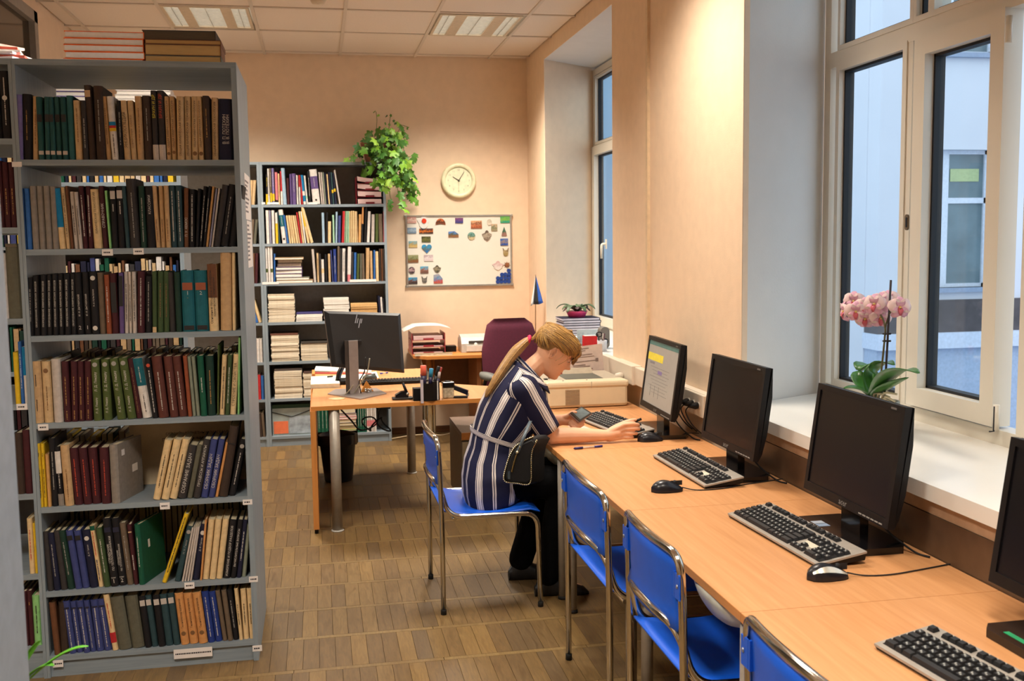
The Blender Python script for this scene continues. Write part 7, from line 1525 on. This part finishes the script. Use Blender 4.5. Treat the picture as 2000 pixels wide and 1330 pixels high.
# near hand: thumb side up, fingers curling round a stylus
kn = Vector((1.435, 4.708, 0.776))
limb([wrN, wrN*0.45+kn*0.55+Vector((0, 0, -0.002))], [.0265, .024]); 
for dz, r0, r1 in ((0.030, .014, .0105), (0.009, .0145, .0105), (-0.012, .014, .0102), (-0.031, .013, .0095)):
    limb([wrN+Vector((0.008, 0.0, dz*0.45)), (wrN+kn)/2+Vector((0.0, -0.005, dz*0.75)), kn+Vector((-0.004-abs(dz-0.009)*0.2, -0.003, dz))], [.018, r0, r1])
for base, seq, r_ in ((0.030, ((0.042, -0.007, 0.003), (0.072, 0.004, -0.004), (0.080, 0.022, -0.012)), .0086), (0.009, ((0.044, -0.008, 0.001), (0.073, 0.006, -0.004), (0.074, 0.026, -0.010)), .0088),
                      (-0.012, ((0.040, -0.008, -0.001), (0.065, 0.006, -0.005), (0.062, 0.026, -0.008)), .0084), (-0.031, ((0.031, -0.006, -0.002), (0.050, 0.006, -0.004), (0.048, 0.022, -0.005)), .0076)):
    b0 = kn+Vector((-0.004-abs(base-0.009)*0.2, -0.003, base)); limb([b0]+[b0+Vector(q) for q in seq], [r_*1.15, r_*1.06, r_, r_*0.84], 12)
tb0 = wrN+Vector((0.036, 0.006, 0.030)); limb([wrN+Vector((0.010, 0.006, 0.010)), tb0, tb0+Vector((0.045, -0.002, 0.024)), tb0+Vector((0.082, -0.006, 0.036)), tb0+Vector((0.106, -0.006, 0.040))], [.02, .0165, .0115, .0102, .008], 12)
# far arm and hand under the device
elF = Vector((1.045, YC+0.16, 0.775)); wrF = G(1097, 820, 4.985); pmF = G(1119, 822, 4.965)
limb([shF, elF], [.055, .042]); limb([elF, wrF], [.041, .028]); limb([wrF, pmF], [.027, .026])
for i, (a, b, c) in enumerate((((1118, 812), (1128, 822), (1137, 818)), ((1120, 818), (1130, 828), (1141, 822)), ((1118, 824), (1128, 833), (1139, 829)), ((1114, 828), (1122, 836), (1132, 834)))):
    limb([pmF+Vector((0.0, -0.008, 0.012-0.01*i)), G(*a, 4.945-0.004*i), G(*b, 4.925-0.004*i), G(*c, 4.94-0.004*i)], [.014, .0105, .0098, .008], 10)
limb([wrF+Vector((0.01, -0.008, 0.012)), G(1111, 812, 4.95), G(1118, 806, 4.93), G(1124, 805, 4.925)], [.018, .0135, .011, .009], 10)
# legs and feet
hpN, hpF = Vector((0.745, YC-0.125, 0.565)), Vector((0.745, YC+0.065, 0.565))
knN, knF = Vector((1.115, 4.69, 0.545)), Vector((1.10, 4.93, 0.545)); anN, anF = Vector((1.035, 4.67, 0.095)), Vector((0.955, 4.93, 0.095))
for a, b, c in ((hpN, knN, anN), (hpF, knF, anF)):
    limb([a, (a+b)/2, b], [.075, .07, .055]); limb([b, b*0.65+c*0.35, c], [.054, .052, .034]); limb([c+Vector((-0.03, 0, -0.05)), c+Vector((0.05, -0.005, -0.055)), c+Vector((0.15, -0.01, -0.068))], [.03, .033, .022])
def remeshed(mb, name, m, par, vox, smooth=2, fac=0.5):
    me = mb.mesh(name+'_raw', m); o = bpy.data.objects.new(name+'_raw', me); COL.objects.link(o)
    md = o.modifiers.new('r', 'REMESH'); md.mode = 'VOXEL'; md.voxel_size = vox; md.use_smooth_shade = True
    if smooth: s_ = o.modifiers.new('s', 'SMOOTH'); s_.iterations = smooth; s_.factor = fac
    dg = bpy.context.evaluated_depsgraph_get(); m2 = bpy.data.meshes.new_from_object(o.evaluated_get(dg)); bpy.data.objects.remove(o)
    m2.materials.clear(); m2.materials.append(m); m2.name = name
    m2.polygons.foreach_set('use_smooth', [True]*len(m2.polygons))
    return link(name, m2, par)
remeshed(body, 'body', SKIN, girl, 0.0034, 2)
# ears, eyes, brows, lips
for s in (-1, 1):
    e = MB(); rr_ = []
    for i, (sc, dy) in enumerate(((1.0, 0.0), (1.04, 0.006), (0.9, 0.011), (0.72, 0.007), (0.35, 0.002))):
        rr_.append([HEADM @ Vector((-0.006+(0.017*math.cos(t)*(1.0 if math.sin(t) > 0 else 0.75))*sc-0.01*dy/0.011, s*(0.066+dy+(0.004 if math.cos(t) < 0 else 0)), 0.002+0.031*math.sin(t)*sc)) for t in [2*math.pi*k/20 for k in range(20)]])
    e.grid(rr_ if s < 0 else [r[::-1] for r in rr_], True, closed=True); e.build('ear', SKIN, girl)
    ey = MB(); ey.lathe([(0.0, -0.011), (0.006, -0.009), (0.010, -0.004), (0.011, 0), (0.010, 0.004), (0.006, 0.009), (0, 0.011)], 14, HEADM @ Matrix.Translation((0.074, s*0.031, 0.020))); ey.build('eye', mat((214, 206, 200), 0.2), girl)
    MB().lathe([(0.0, 0.0), (0.0052, 0.0)], 12, HEADM @ Matrix.Translation((0.0853, s*0.031, 0.0175)) @ Matrix.Rotation(rad(90), 4, 'Y'), caps=False).build('iris', mat((70, 90, 110), 0.2), girl)
    MB().tube([HEADM @ Vector((0.088-0.012*abs(t), s*(0.018+0.032*t), 0.040+0.004*math.sin(math.pi*t))) for t in (0, .25, .5, .75, 1)], 0.0028, 6).build('eyebrow', HAIRD, girl)
    MB().lathe([(0.0, 0.0122), (0.006, 0.0106), (0.0105, 0.0062), (0.0122, 0.0), (0.0113, -0.0046)], 18, HEADM @ Matrix.Translation((0.0735, s*0.031, 0.020)), caps=False).build('eyelid', SKIN, girl)
    MB().tube([HEADM @ Vector((0.0735+0.0118*math.cos(t), s*0.031+0.0118*math.sin(t), 0.0152)) for t in [-1.2+0.3*q for q in range(9)]], 0.0011, 5).build('eyelash', HAIRD, girl)
MB().tube([HEADM @ Vector((0.0975-0.010*(t/0.022)**2, t, -0.0495)) for t in (-.022, -.013, 0, .013, .022)], 0.0034, 6).build('lips', mat((190, 108, 100), 0.4), girl)
# hair: cap over the skull, combed strands, tie and pony tail
def hairline(th):
    a = abs((th+math.pi) % (2*math.pi)-math.pi)
    return itp([0, 0.5, 1.0, 1.35, 1.6, 2.0, 2.5, 3.2], [.062, .054, .036, .030, .036, -.004, -.016, -.020], a)
cap = []
for i in range(15):
    t = i/14; cap.append([HEADM @ Vector(head_pt(2*math.pi*k/44, .134-(.134-hairline(2*math.pi*k/44))*t**1.25, 0.013-0.008*max(0, t-0.75)*4+0.010*max(0, -math.cos(2*math.pi*k/44))*math.sin(math.pi*min(1, t*1.1)))) for k in range(44)])
g = MB(); g.grid(cap[::-1], True, 0.006, closed=False); 
g = MB(); g.grid(cap, True, closed=True); tp_ = len(g.v); g.v.append(tuple(HEADM @ Vector((0.0, 0, .148)))); g.f += [(tp_, k, (k+1) % 44) for k in range(44)]; g.sm += [True]*44
inn = []
for i in (14,): inn.append([HEADM @ Vector(head_pt(2*math.pi*k/44, hairline(2*math.pi*k/44), -0.004)) for k in range(44)])
g.grid([cap[14], inn[0]], True, closed=True); g.build('hair', HAIRM, girl)
tie = TO @ G(1032, 664, YC); iH = HEADM.inverted(); tl = iH @ tie
st = {0: MB(), 1: MB(), 2: MB()}; rr = random.Random(5)
def onskull(v, off):
    v = Vector(v); z = max(-.05, min(.133, v.z)); th = math.atan2(v.y, v.x+0.003); q = Vector(head_pt(th, z, off)); return q
for k in range(620):
    a = rr.uniform(-3.14, 3.14); 
    if abs(a) < 0.25 and rr.random() < .5: continue
    z0 = min(.118, hairline(a)+rr.uniform(0.0, 0.055)); s0 = Vector(head_pt(a, z0, 0.012)); pts = []
    for i in range(9):
        t = i/8; q = s0.lerp(tl, t)+Vector((0, 0, 0.055*math.sin(math.pi*t)*(0.5+abs(math.cos(a))))); r = onskull(q, 0.0145+0.0025*rr.random()+0.009*max(0, -math.cos(math.atan2(q.y, q.x+.003))))
        w = max(0, (t-0.72)/0.28); pts.append(HEADM @ (r.lerp(tl, w**1.3)))
    st[rr.choices((0, 1, 2), (3, 3, 1.4))[0]].tube(bez(pts, 2), 0.0012, 4, r1=0.0016)
for k in range(420):                                           # fringe falling forward
    a = rr.uniform(-0.62, 0.62); s0 = Vector(head_pt(a*0.7, rr.uniform(.112, .130), 0.012)); e0 = Vector(head_pt(a, rr.uniform(.010, .036)+0.03*abs(a), 0.011))
    e0 += Vector((0.016*rr.random(), 0, 0)); mid = Vector(head_pt(a*0.9, .088, 0.021)); md2 = Vector(head_pt(a, .055, 0.018))
    st[rr.choices((0, 1, 2), (3, 2, 1.5))[0]].tube(bez([HEADM @ q for q in (s0, mid, md2, e0)], 4), 0.0013, 4, r1=0.0006)
for k in range(2):                                            # loose wisps by the ear
    s0 = Vector(head_pt(-1.2+rr.uniform(-.15, .15), .04, .014)); st[0].tube(bez([HEADM @ q for q in (s0, s0+Vector((0.006, -0.006, -0.025)), s0+Vector((-0.004+rr.uniform(-.01, .012), -0.005, -0.05-rr.random()*.02)))], 4), 0.001, 4)
st[0].build('hair_strands', HAIRM, girl, kind='stuff'); st[1].build('hair_strands', HAIRL, girl, kind='stuff'); st[2].build('hair_strands', HAIRD, girl, kind='stuff')
MB().tube([tie+Vector((0.013*math.cos(t)*0.5, 0.016*math.sin(t), 0.017*math.cos(t))) for t in [2*math.pi*k/14 for k in range(14)]], 0.0085, 8, closed=True).build('hair_tie', mat((226, 30, 84), 0.6), girl)
pt_ = [TO @ G(*q) for q in ((1034, 662, YC), (1022, 672, YC-.01), (1004, 690, YC-.03), (984, 718, YC-.06), (964, 750, YC-.08), (948, 776, YC-.08))]
pp = bez(pt_, 5); pr_ = [itp([0, .12, .35, .7, .92, 1.0], [.012, .02, .027, .023, .015, .005], i/(len(pp)-1)) for i in range(len(pp))]
MB().tube(pp, 0.02, 16, rs=pr_).build('ponytail', HAIRM, girl)
ps_ = MB(); pd_ = MB()
for k in range(220):
    a = rr.uniform(0, 2*math.pi); off = Vector((0.6*math.cos(a), math.sin(a), 0.75*math.cos(a))); e_ = rr.uniform(0.8, 1.0)
    n_ = int(len(pp)*e_); (ps_ if k % 2 else pd_).tube([pp[i]+off*pr_[i]*rr.uniform(0.93, 1.08) for i in range(n_)], 0.0012, 4)
ps_.build('ponytail_strands', HAIRL, girl, kind='stuff'); pd_.build('ponytail_strands', HAIRM, girl, kind='stuff')

# ---- shirt: navy with white stripes running down the cloth
def striped(name='striped_cloth', period=0.092, off=0.0):
    m = bpy.data.materials.new(name); m.use_nodes = True; t = m.node_tree; L = t.links; b = t.nodes['Principled BSDF']; b.inputs['Roughness'].default_value = 0.75; b.inputs['Specular IOR Level'].default_value = 0.25
    at_ = t.nodes.new('ShaderNodeAttribute'); at_.attribute_name = 'stripe'
    n = t.nodes.new('ShaderNodeTexNoise'); n.inputs['Scale'].default_value = 9; tc_ = t.nodes.new('ShaderNodeTexCoord'); L.new(tc_.outputs['Object'], n.inputs['Vector'])
    ma = t.nodes.new('ShaderNodeMath'); ma.operation = 'MULTIPLY_ADD'; ma.inputs[1].default_value = 0.012; L.new(n.outputs['Fac'], ma.inputs[0]); L.new(at_.outputs['Fac'], ma.inputs[2])
    dv = t.nodes.new('ShaderNodeMath'); dv.operation = 'MULTIPLY_ADD'; dv.inputs[1].default_value = 1/period; dv.inputs[2].default_value = off; L.new(ma.outputs[0], dv.inputs[0])
    fr = t.nodes.new('ShaderNodeMath'); fr.operation = 'FRACT'; L.new(dv.outputs[0], fr.inputs[0])
    r = t.nodes.new('ShaderNodeValToRGB'); r.color_ramp.interpolation = 'CONSTANT'; L.new(fr.outputs[0], r.inputs['Fac'])
    NV, WH = lin((26, 27, 56)), lin((212, 202, 196))
    ks = [(0, NV), (.10, WH), (.128, NV), (.15, WH), (.215, NV), (.228, WH), (.293, NV), (.315, WH), (.343, NV), (.63, WH), (.665, NV), (.69, WH), (.725, NV)]
    e = r.color_ramp.elements
    while len(e) < len(ks): e.new(0.5)
    for i, (p_, c_) in enumerate(ks): e[i].position = p_; e[i].color = c_
    L.new(r.outputs['Color'], b.inputs['Base Color'])
    w = t.nodes.new('ShaderNodeTexNoise'); w.inputs['Scale'].default_value = 14; w.inputs['Detail'].default_value = 2; L.new(tc_.outputs['Object'], w.inputs['Vector'])
    bp = t.nodes.new('ShaderNodeBump'); bp.inputs['Strength'].default_value = 0.35; bp.inputs['Distance'].default_value = 0.012; L.new(w.outputs['Fac'], bp.inputs['Height']); L.new(bp.outputs['Normal'], b.inputs['Normal'])
    return m
SHIRT = striped(period=0.172, off=0.30); SLEEVE = striped(period=0.165, off=0.1)
def loft(rings, us, m, name):
    """cloth tube through rings (first and last column coincide); us = stripe coordinate per point"""
    g = MB(); g.grid([[TO @ Vector(p) for p in r] for r in rings], True, 0.0025); me = g.mesh(name, m)
    a = me.attributes.new('stripe', 'FLOAT', 'POINT'); fl_ = [u for r in us for u in r]
    a.data.foreach_set('value', (fl_+fl_)[:len(me.vertices)]); return link(name, me, girl)
# torso: (back px, front px, half width, y centre)
TR = [((909, 986), (1012, 962), .205, YC-.03), ((903, 962), (1016, 935), .208, YC-.03), ((902, 930), (1016, 908), .20, YC-.03), ((908, 895), (1012, 890), .175, YC-.025), ((918, 868), (1010, 880), .162, YC-.02), ((923, 842), (1012, 866), .157, YC-.015),
      ((929, 818), (1030, 852), .166, YC-.01), ((938, 790), (1048, 832), .178, YC), ((952, 762), (1062, 806), .186, YC), ((968, 740), (1066, 782), .182, YC), ((984, 722), (1064, 766), .160, YC), ((998, 710), (1060, 756), .118, YC), ((1008, 703), (1056, 750), .085, YC)]
NP = 49; rings, us = [], []
fine = []
for i in range(len(TR)-1):
    for k in range(4):
        t = k/4; fine.append([tuple(TR[i][j][q]*(1-t)+TR[i+1][j][q]*t for q in (0, 1)) for j in (0, 1)]+[TR[i][j]*(1-t)+TR[i+1][j]*t for j in (2, 3)])
fine.append([TR[-1][0], TR[-1][1], TR[-1][2], TR[-1][3]])
for i, (bk, fr, hw, yc) in enumerate(fine):
    B_, F_ = G(*bk, yc), G(*fr, yc); C_ = (B_+F_)/2; D_ = (F_-B_)/2; row_, ur = [], []
    s = i/(len(fine)-1)
    for k in range(NP):
        a = 2*math.pi*k/(NP-1); c, sn = math.cos(a), math.sin(a); wr = 1+0.018*math.sin(5*a+9*s)*math.sin(14*s)+(0.03*math.sin(3*a+2)*max(0, 0.3-s)*3)
        nip = 0.012*math.exp(-((s-0.42)/0.035)**2)
        row_.append(C_+D_*math.copysign(abs(c)**0.85, c)*wr+Vector((0, 1, 0))*hw*math.copysign(abs(sn)**0.85, sn)*(wr-nip))
        ur.append((a/(2*math.pi))*1.02)
    rings.append(row_); us.append(ur)
loft(rings, us, SHIRT, 'shirt')
def sleeve(a, b, ra, rb, nm):
    ax = (b-a); d = ax.normalized(); u = d.cross(Vector((0, 1, 0))).normalized(); v = u.cross(d); R_, U_ = [], []
    for i in range(17):
        t = i/16; r0 = ra*(1-t)+rb*t; r0 *= (0.5+0.5*(t/0.15)**0.6) if t < 0.15 else 1
        R_.append([a+ax*t+(u*math.cos(2*math.pi*k/32)+v*math.sin(2*math.pi*k/32)*0.9)*r0*(1+0.03*math.sin(4*2*math.pi*k/32+7*t)) for k in range(33)]); U_.append([k/32*0.42 for k in range(33)])
    return loft(R_, U_, SLEEVE, nm)
sleeve(G(1008, 740, YC-0.135), G(1070, 842, 4.715), .080, .062, 'sleeve')
sleeve(Vector((0.87, YC+0.13, 1.01)), Vector((1.03, YC+0.15, 0.82)), .083, .064, 'sleeve')
# yoke stripe over the shoulder, collar, sash
cr_, cu = [], []
for i in range(7):
    t = i/6; B_, F_ = G(1010-2*t+5*t*t, 704-9*t, YC), G(1058+2*t, 752-7*t-4*(1-t), YC); C_ = (B_+F_)/2; D_ = (F_-B_)/2
    cr_.append([C_+D_*math.cos(2*math.pi*k/32)*(1+0.05*t)+Vector((0, .084-.012*t, 0))*math.sin(2*math.pi*k/32) for k in range(33)]); cu.append([0.02+0.1*t+0.2*k/32 for k in range(33)])
loft(cr_, cu, SLEEVE, 'collar')
c2, u2 = [], []
for i in range(4):
    t = i/3; B_, F_ = G(1003-5*t, 703+9*t, YC), G(1068+4*t, 756+14*t, YC); C_ = (B_+F_)/2; D_ = (F_-B_)/2
    c2.append([C_+D_*math.cos(2*math.pi*k/32)+Vector((0, .105+.03*t, 0))*math.sin(2*math.pi*k/32)+Vector((0, 0, 0.004)) for k in range(33)]); u2.append([0.3+0.05*t+0.25*k/32 for k in range(33)])
loft(c2, u2, SLEEVE, 'collar_fold')
b2, v2 = [], []
for i in range(14):
    t = i/13; B_, F_ = G(921.5, 833+9*t, YC-.015), G(1015, 862+9*t, YC-.015); C_ = (B_+F_)/2; D_ = (F_-B_)/2
    b2.append([C_+D_*1.02*math.copysign(abs(math.cos(q))**0.85, math.cos(q))+Vector((0, .166, 0))*math.copysign(abs(math.sin(q))**0.85, math.sin(q)) for q in [2*math.pi*k/40 for k in range(41)]]); v2.append([-0.0404+0.043*t]*41)
loft(b2, v2, SHIRT, 'sash')
# trousers and shoes
tr_ = MB(); body = tr_
for a, b, c in ((hpN, knN, anN), (hpF, knF, anF)):
    limb([a+Vector((0.0, 0, 0.0)), (a+b)/2, b], [.080, .088, .072], 18); limb([b, b*0.6+c*0.4, c+Vector((0.0, 0, 0.01))], [.070, .066, .062], 18)
limb([pel+Vector((-0.01, -0.06, -0.01)), pel+Vector((-0.01, 0.06, -0.01))], [.10, .10], 18)
for i in range(len(tr_.v)):
    x, y, z = tr_.v[i]; w_z = z+O_.z; tr_.v[i] = (x, y, max(w_z, 0.4745)-O_.z if x+O_.x < 0.93 and w_z > 0.40 else z)
remeshed(tr_, 'trousers', TROU, girl, 0.008, 3)
SHOE = mat((18, 17, 19), 0.5, bump=0.2, bscale=120, name='black_shoe')
for c in (anN, anF):
    sh = MB(); rows = []
    for i in range(13):
        t = i/12; x = c.x-0.065+0.26*t; w = itp([0, .1, .35, .7, .92, 1], [.018, .034, .034, .046, .036, .012], t); h = itp([0, .12, .3, .45, .7, .95, 1], [.05, .105, .115, .085, .06, .035, .014], t)
        rows.append([TO @ Vector((x, c.y-0.02*t+w*math.cos(2*math.pi*k/18), max(0.001, h*0.5+h*0.5*math.sin(2*math.pi*k/18)*1.0))) for k in range(18)])
    sh.grid(rows, True, closed=True); sh.f += [tuple(range(18)), tuple(12*18+k for k in range(17, -1, -1))]; sh.sm += [True, True]; sh.build('shoe', SHOE, girl)
# ---- things she holds
sty = thing('stylus', kn+Vector((0.035, 0.012, 0.042)), 0, 'short dark stylus pinched in the hand of the girl near the mouse', 'pen')
MB().tube([(-0.015, 0.012, -0.03), (0.03, -0.006, 0.005), (0.046, -0.012, 0.012)], 0.0065, 10).build('barrel', BLK, sty)
dv = [G(1114, 806, 4.915), G(1132.5, 823, 4.895), G(1157, 807, 4.94), G(1136, 793.5, 4.965)]; dc = sum(dv, Vector())/4; dn = (dv[1]-dv[0]).cross(dv[3]-dv[0]).normalized(); dn = dn if dn.y < 0 else -dn
dev = thing('handheld_device', dc, 0, 'small dark handheld device with square grey screen in the far hand of the girl', 'device')
def slab(sc, o0, o1, nm, m, off=Vector()):
    q = [dc+(p-dc)*sc+off-dc for p in dv]; MB().add([p+dn*o0 for p in q]+[p+dn*o1 for p in q], [(3,2,1,0),(4,5,6,7),(0,1,5,4),(1,2,6,5),(2,3,7,6),(3,0,4,7)] if (dv[1]-dv[0]).cross(dv[3]-dv[0]).dot(dn) > 0 else [(0,1,2,3),(7,6,5,4),(0,4,5,1),(1,5,6,2),(2,6,7,3),(3,7,4,0)]).build(nm, m, dev)
slab(1.0, -0.006, 0.0, 'case', mat((86, 74, 66), 0.35)); slab(1.05, -0.016, -0.0062, 'back_shell', mat((176, 150, 146), 0.3, metal=0.2)); slab(0.94, 0.0001, 0.0012, 'bezel', mat((58, 54, 50), 0.3)); slab(0.76, 0.0013, 0.0018, 'screen', mat((104, 118, 122), 0.15, var=0.15, scale=40, name='device_screen'))
sheet = [P(*q, z=DZ+0.0006) for q in ((1096, 826), (1122, 838), (1165, 842), (1128, 827))]; c0 = sum(sheet, Vector())/4
MB().prism([(p.x-c0.x, p.y-c0.y) for p in sheet], 0, 0.0012).build('paper_sheet', mat((214, 190, 176), 0.8, name='cream_sheet'), label='sheet of paper lying under the hands of the girl', cat='paper', loc=(c0.x, c0.y, DZ+0.0004))
# ---- handbag with chain edging on her lap
hb = thing('handbag', G(1012, 905, 4.555), 0, 'black handbag edged with silver chain hanging at the side of the girl', 'bag')
BAGM = mat((13, 12, 14), 0.7, var=0.2, scale=60, bump=0.3, bscale=400, name='black_suede'); h0 = Vector(hb.location)
out = [(1040, 853), (1024, 860), (1006, 872), (996, 888), (989, 908), (984, 928), (985, 938), (994, 942), (1012, 944), (1028, 946), (1036, 940), (1037, 915), (1037, 893), (1040, 875), (1048, 860)]
op_ = [G(a, b, 4.55)-h0 for a, b in out]
g = MB(); n_ = len(op_); cen = sum(op_, Vector())/n_
lv = [[cen+(p-cen)*0.86+Vector((0, -0.012, 0)) for p in op_], [p+Vector((0, 0.0, 0)) for p in op_], [p*1.04+Vector((0.03, 0.02, 0)) for p in op_], [p+Vector((0.075, 0.05, -0.004)) for p in op_]]
g.grid(lv, True, closed=True); g.f += [tuple(range(n_)), tuple(3*n_+k for k in range(n_-1, -1, -1))]; g.sm += [False, False]; g.build('body', BAGM, hb)
cp = bez([p+Vector((0, -0.004, 0)) for p in op_], 6); CH2 = mat((200, 192, 160), 0.2, metal=1.0, name='chain_metal')
L_tot = [0]
for a, b in zip(cp, cp[1:]): L_tot.append(L_tot[-1]+(b-a).length)
lk = MB().lathe([(0.0026, -0.005), (0.0045, -0.002), (0.0045, 0.002), (0.0026, 0.005)], 8).mesh('chain_link', CH2)
d = 0.0; i = 0; k = 0
while d < L_tot[-1]:
    while i < len(L_tot)-2 and L_tot[i+1] < d: i += 1
    t = (d-L_tot[i])/max(1e-6, L_tot[i+1]-L_tot[i]); p = cp[i].lerp(cp[i+1], t); dr = (cp[i+1]-cp[i]).normalized()
    o = link('chain_link', lk, hb, loc=p); dr2 = (dr+Vector((0.0, 0, 0))).normalized(); o.rotation_euler = (dr2+dr2.cross(Vector((0, 1, 0)))*0.55).to_track_quat('Z', 'Y').to_euler(); d += 0.0088; k += 1
zp = [G(*q, 4.533)-h0 for q in ((1016, 872), (1008, 890), (1001, 915), (1000, 922))]
MB().tube(bez(zp, 5), 0.0045, 6).build('zip', mat((150, 130, 80), 0.25, metal=0.9), hb)
q = G(994, 928, 4.53)-h0; MB().box(q.x-0.006, q.x+0.006, q.y-0.001, q.y+0.001, q.z-0.018, q.z+0.018).build('zip_pull', mat((120, 140, 150), 0.25, metal=0.8), hb)
sp_ = [G(1010, 886, 4.53)-h0, G(1016, 872, 4.53)-h0, G(1024, 852, 4.535)-h0, G(1030, 836, 4.57)-h0, G(1036, 822, 4.62)-h0]
g = MB(); g.grid([[p+Vector((-0.008, 0, 0)), p+Vector((0.008, 0, 0))] for p in bez(sp_, 4)], True, 0.002); g.build('strap', mat((84, 96, 104), 0.4, name='grey_strap'), hb)
q = G(1010, 884, 4.528)-h0; MB().lathe([(0.0, -0.005), (0.008, -0.003), (0.008, 0.003), (0, 0.005)], 12, Matrix.Translation(q) @ RX).build('ring', CH2, hb)
# ================================================================ nearest things at the left edge
nb = thing('bookcase', (-0.98, 1.62, 0), 0, 'pale grey bookcase end panel very close to the camera at the edge', 'bookcase')
ex = P(38, 1010, y=2.0).x+0.98
MB().box(ex-0.022, ex, -0.02, 0.38, 0, 2.1).build('side_panel', mat((158, 172, 186), 0.5, name='near_panel'), nb); MB().box(ex-0.7, ex-0.68, -0.02, 0.38, 0, 2.1).build('side_panel', SHELFV, nb)
for z in (0.1, 0.45, 0.8, 1.15, 1.5, 2.08): MB().box(ex-0.68, ex-0.022, -0.02, 0.38, z-0.02, z).build('shelf', SHELFM, nb)
sp0 = P(50, 1280, y=2.35); spd = thing('spider_plant', (sp0.x-0.06, 2.35, 0), 0, 'bright green narrow leaf of a plant poking out beside the near panel', 'plant')
zb_ = sp0.z-0.12
MB().lathe([(0.10, 0.0), (0.11, 0.01), (0.05, 0.03), (0.05, zb_-0.11), (0.06, zb_-0.1)], 18).build('stand', BLK, spd); MB().lathe([(0.06, zb_-0.1), (0.08, zb_), (0.085, zb_+0.01), (0.07, zb_+0.01), (0, zb_)], 18).build('pot', mat((150, 110, 80), 0.6), spd)
SG = mat((96, 178, 50), 0.45, var=0.12, scale=20, name='spider_leaf'); b0 = Vector(spd.location)
for tip, mid in (((172, 1262), (110, 1262)), ((78, 1250), (60, 1270)), ((-40, 1230), (0, 1230)), ((20, 1180), (25, 1240)), ((105, 1300), (75, 1285))):
    leaf(P(*tip, y=2.3)-b0, P(*mid, y=2.33)-b0, Vector((0, 0, zb_)), 0.014, spd, SG, th=0.0012)
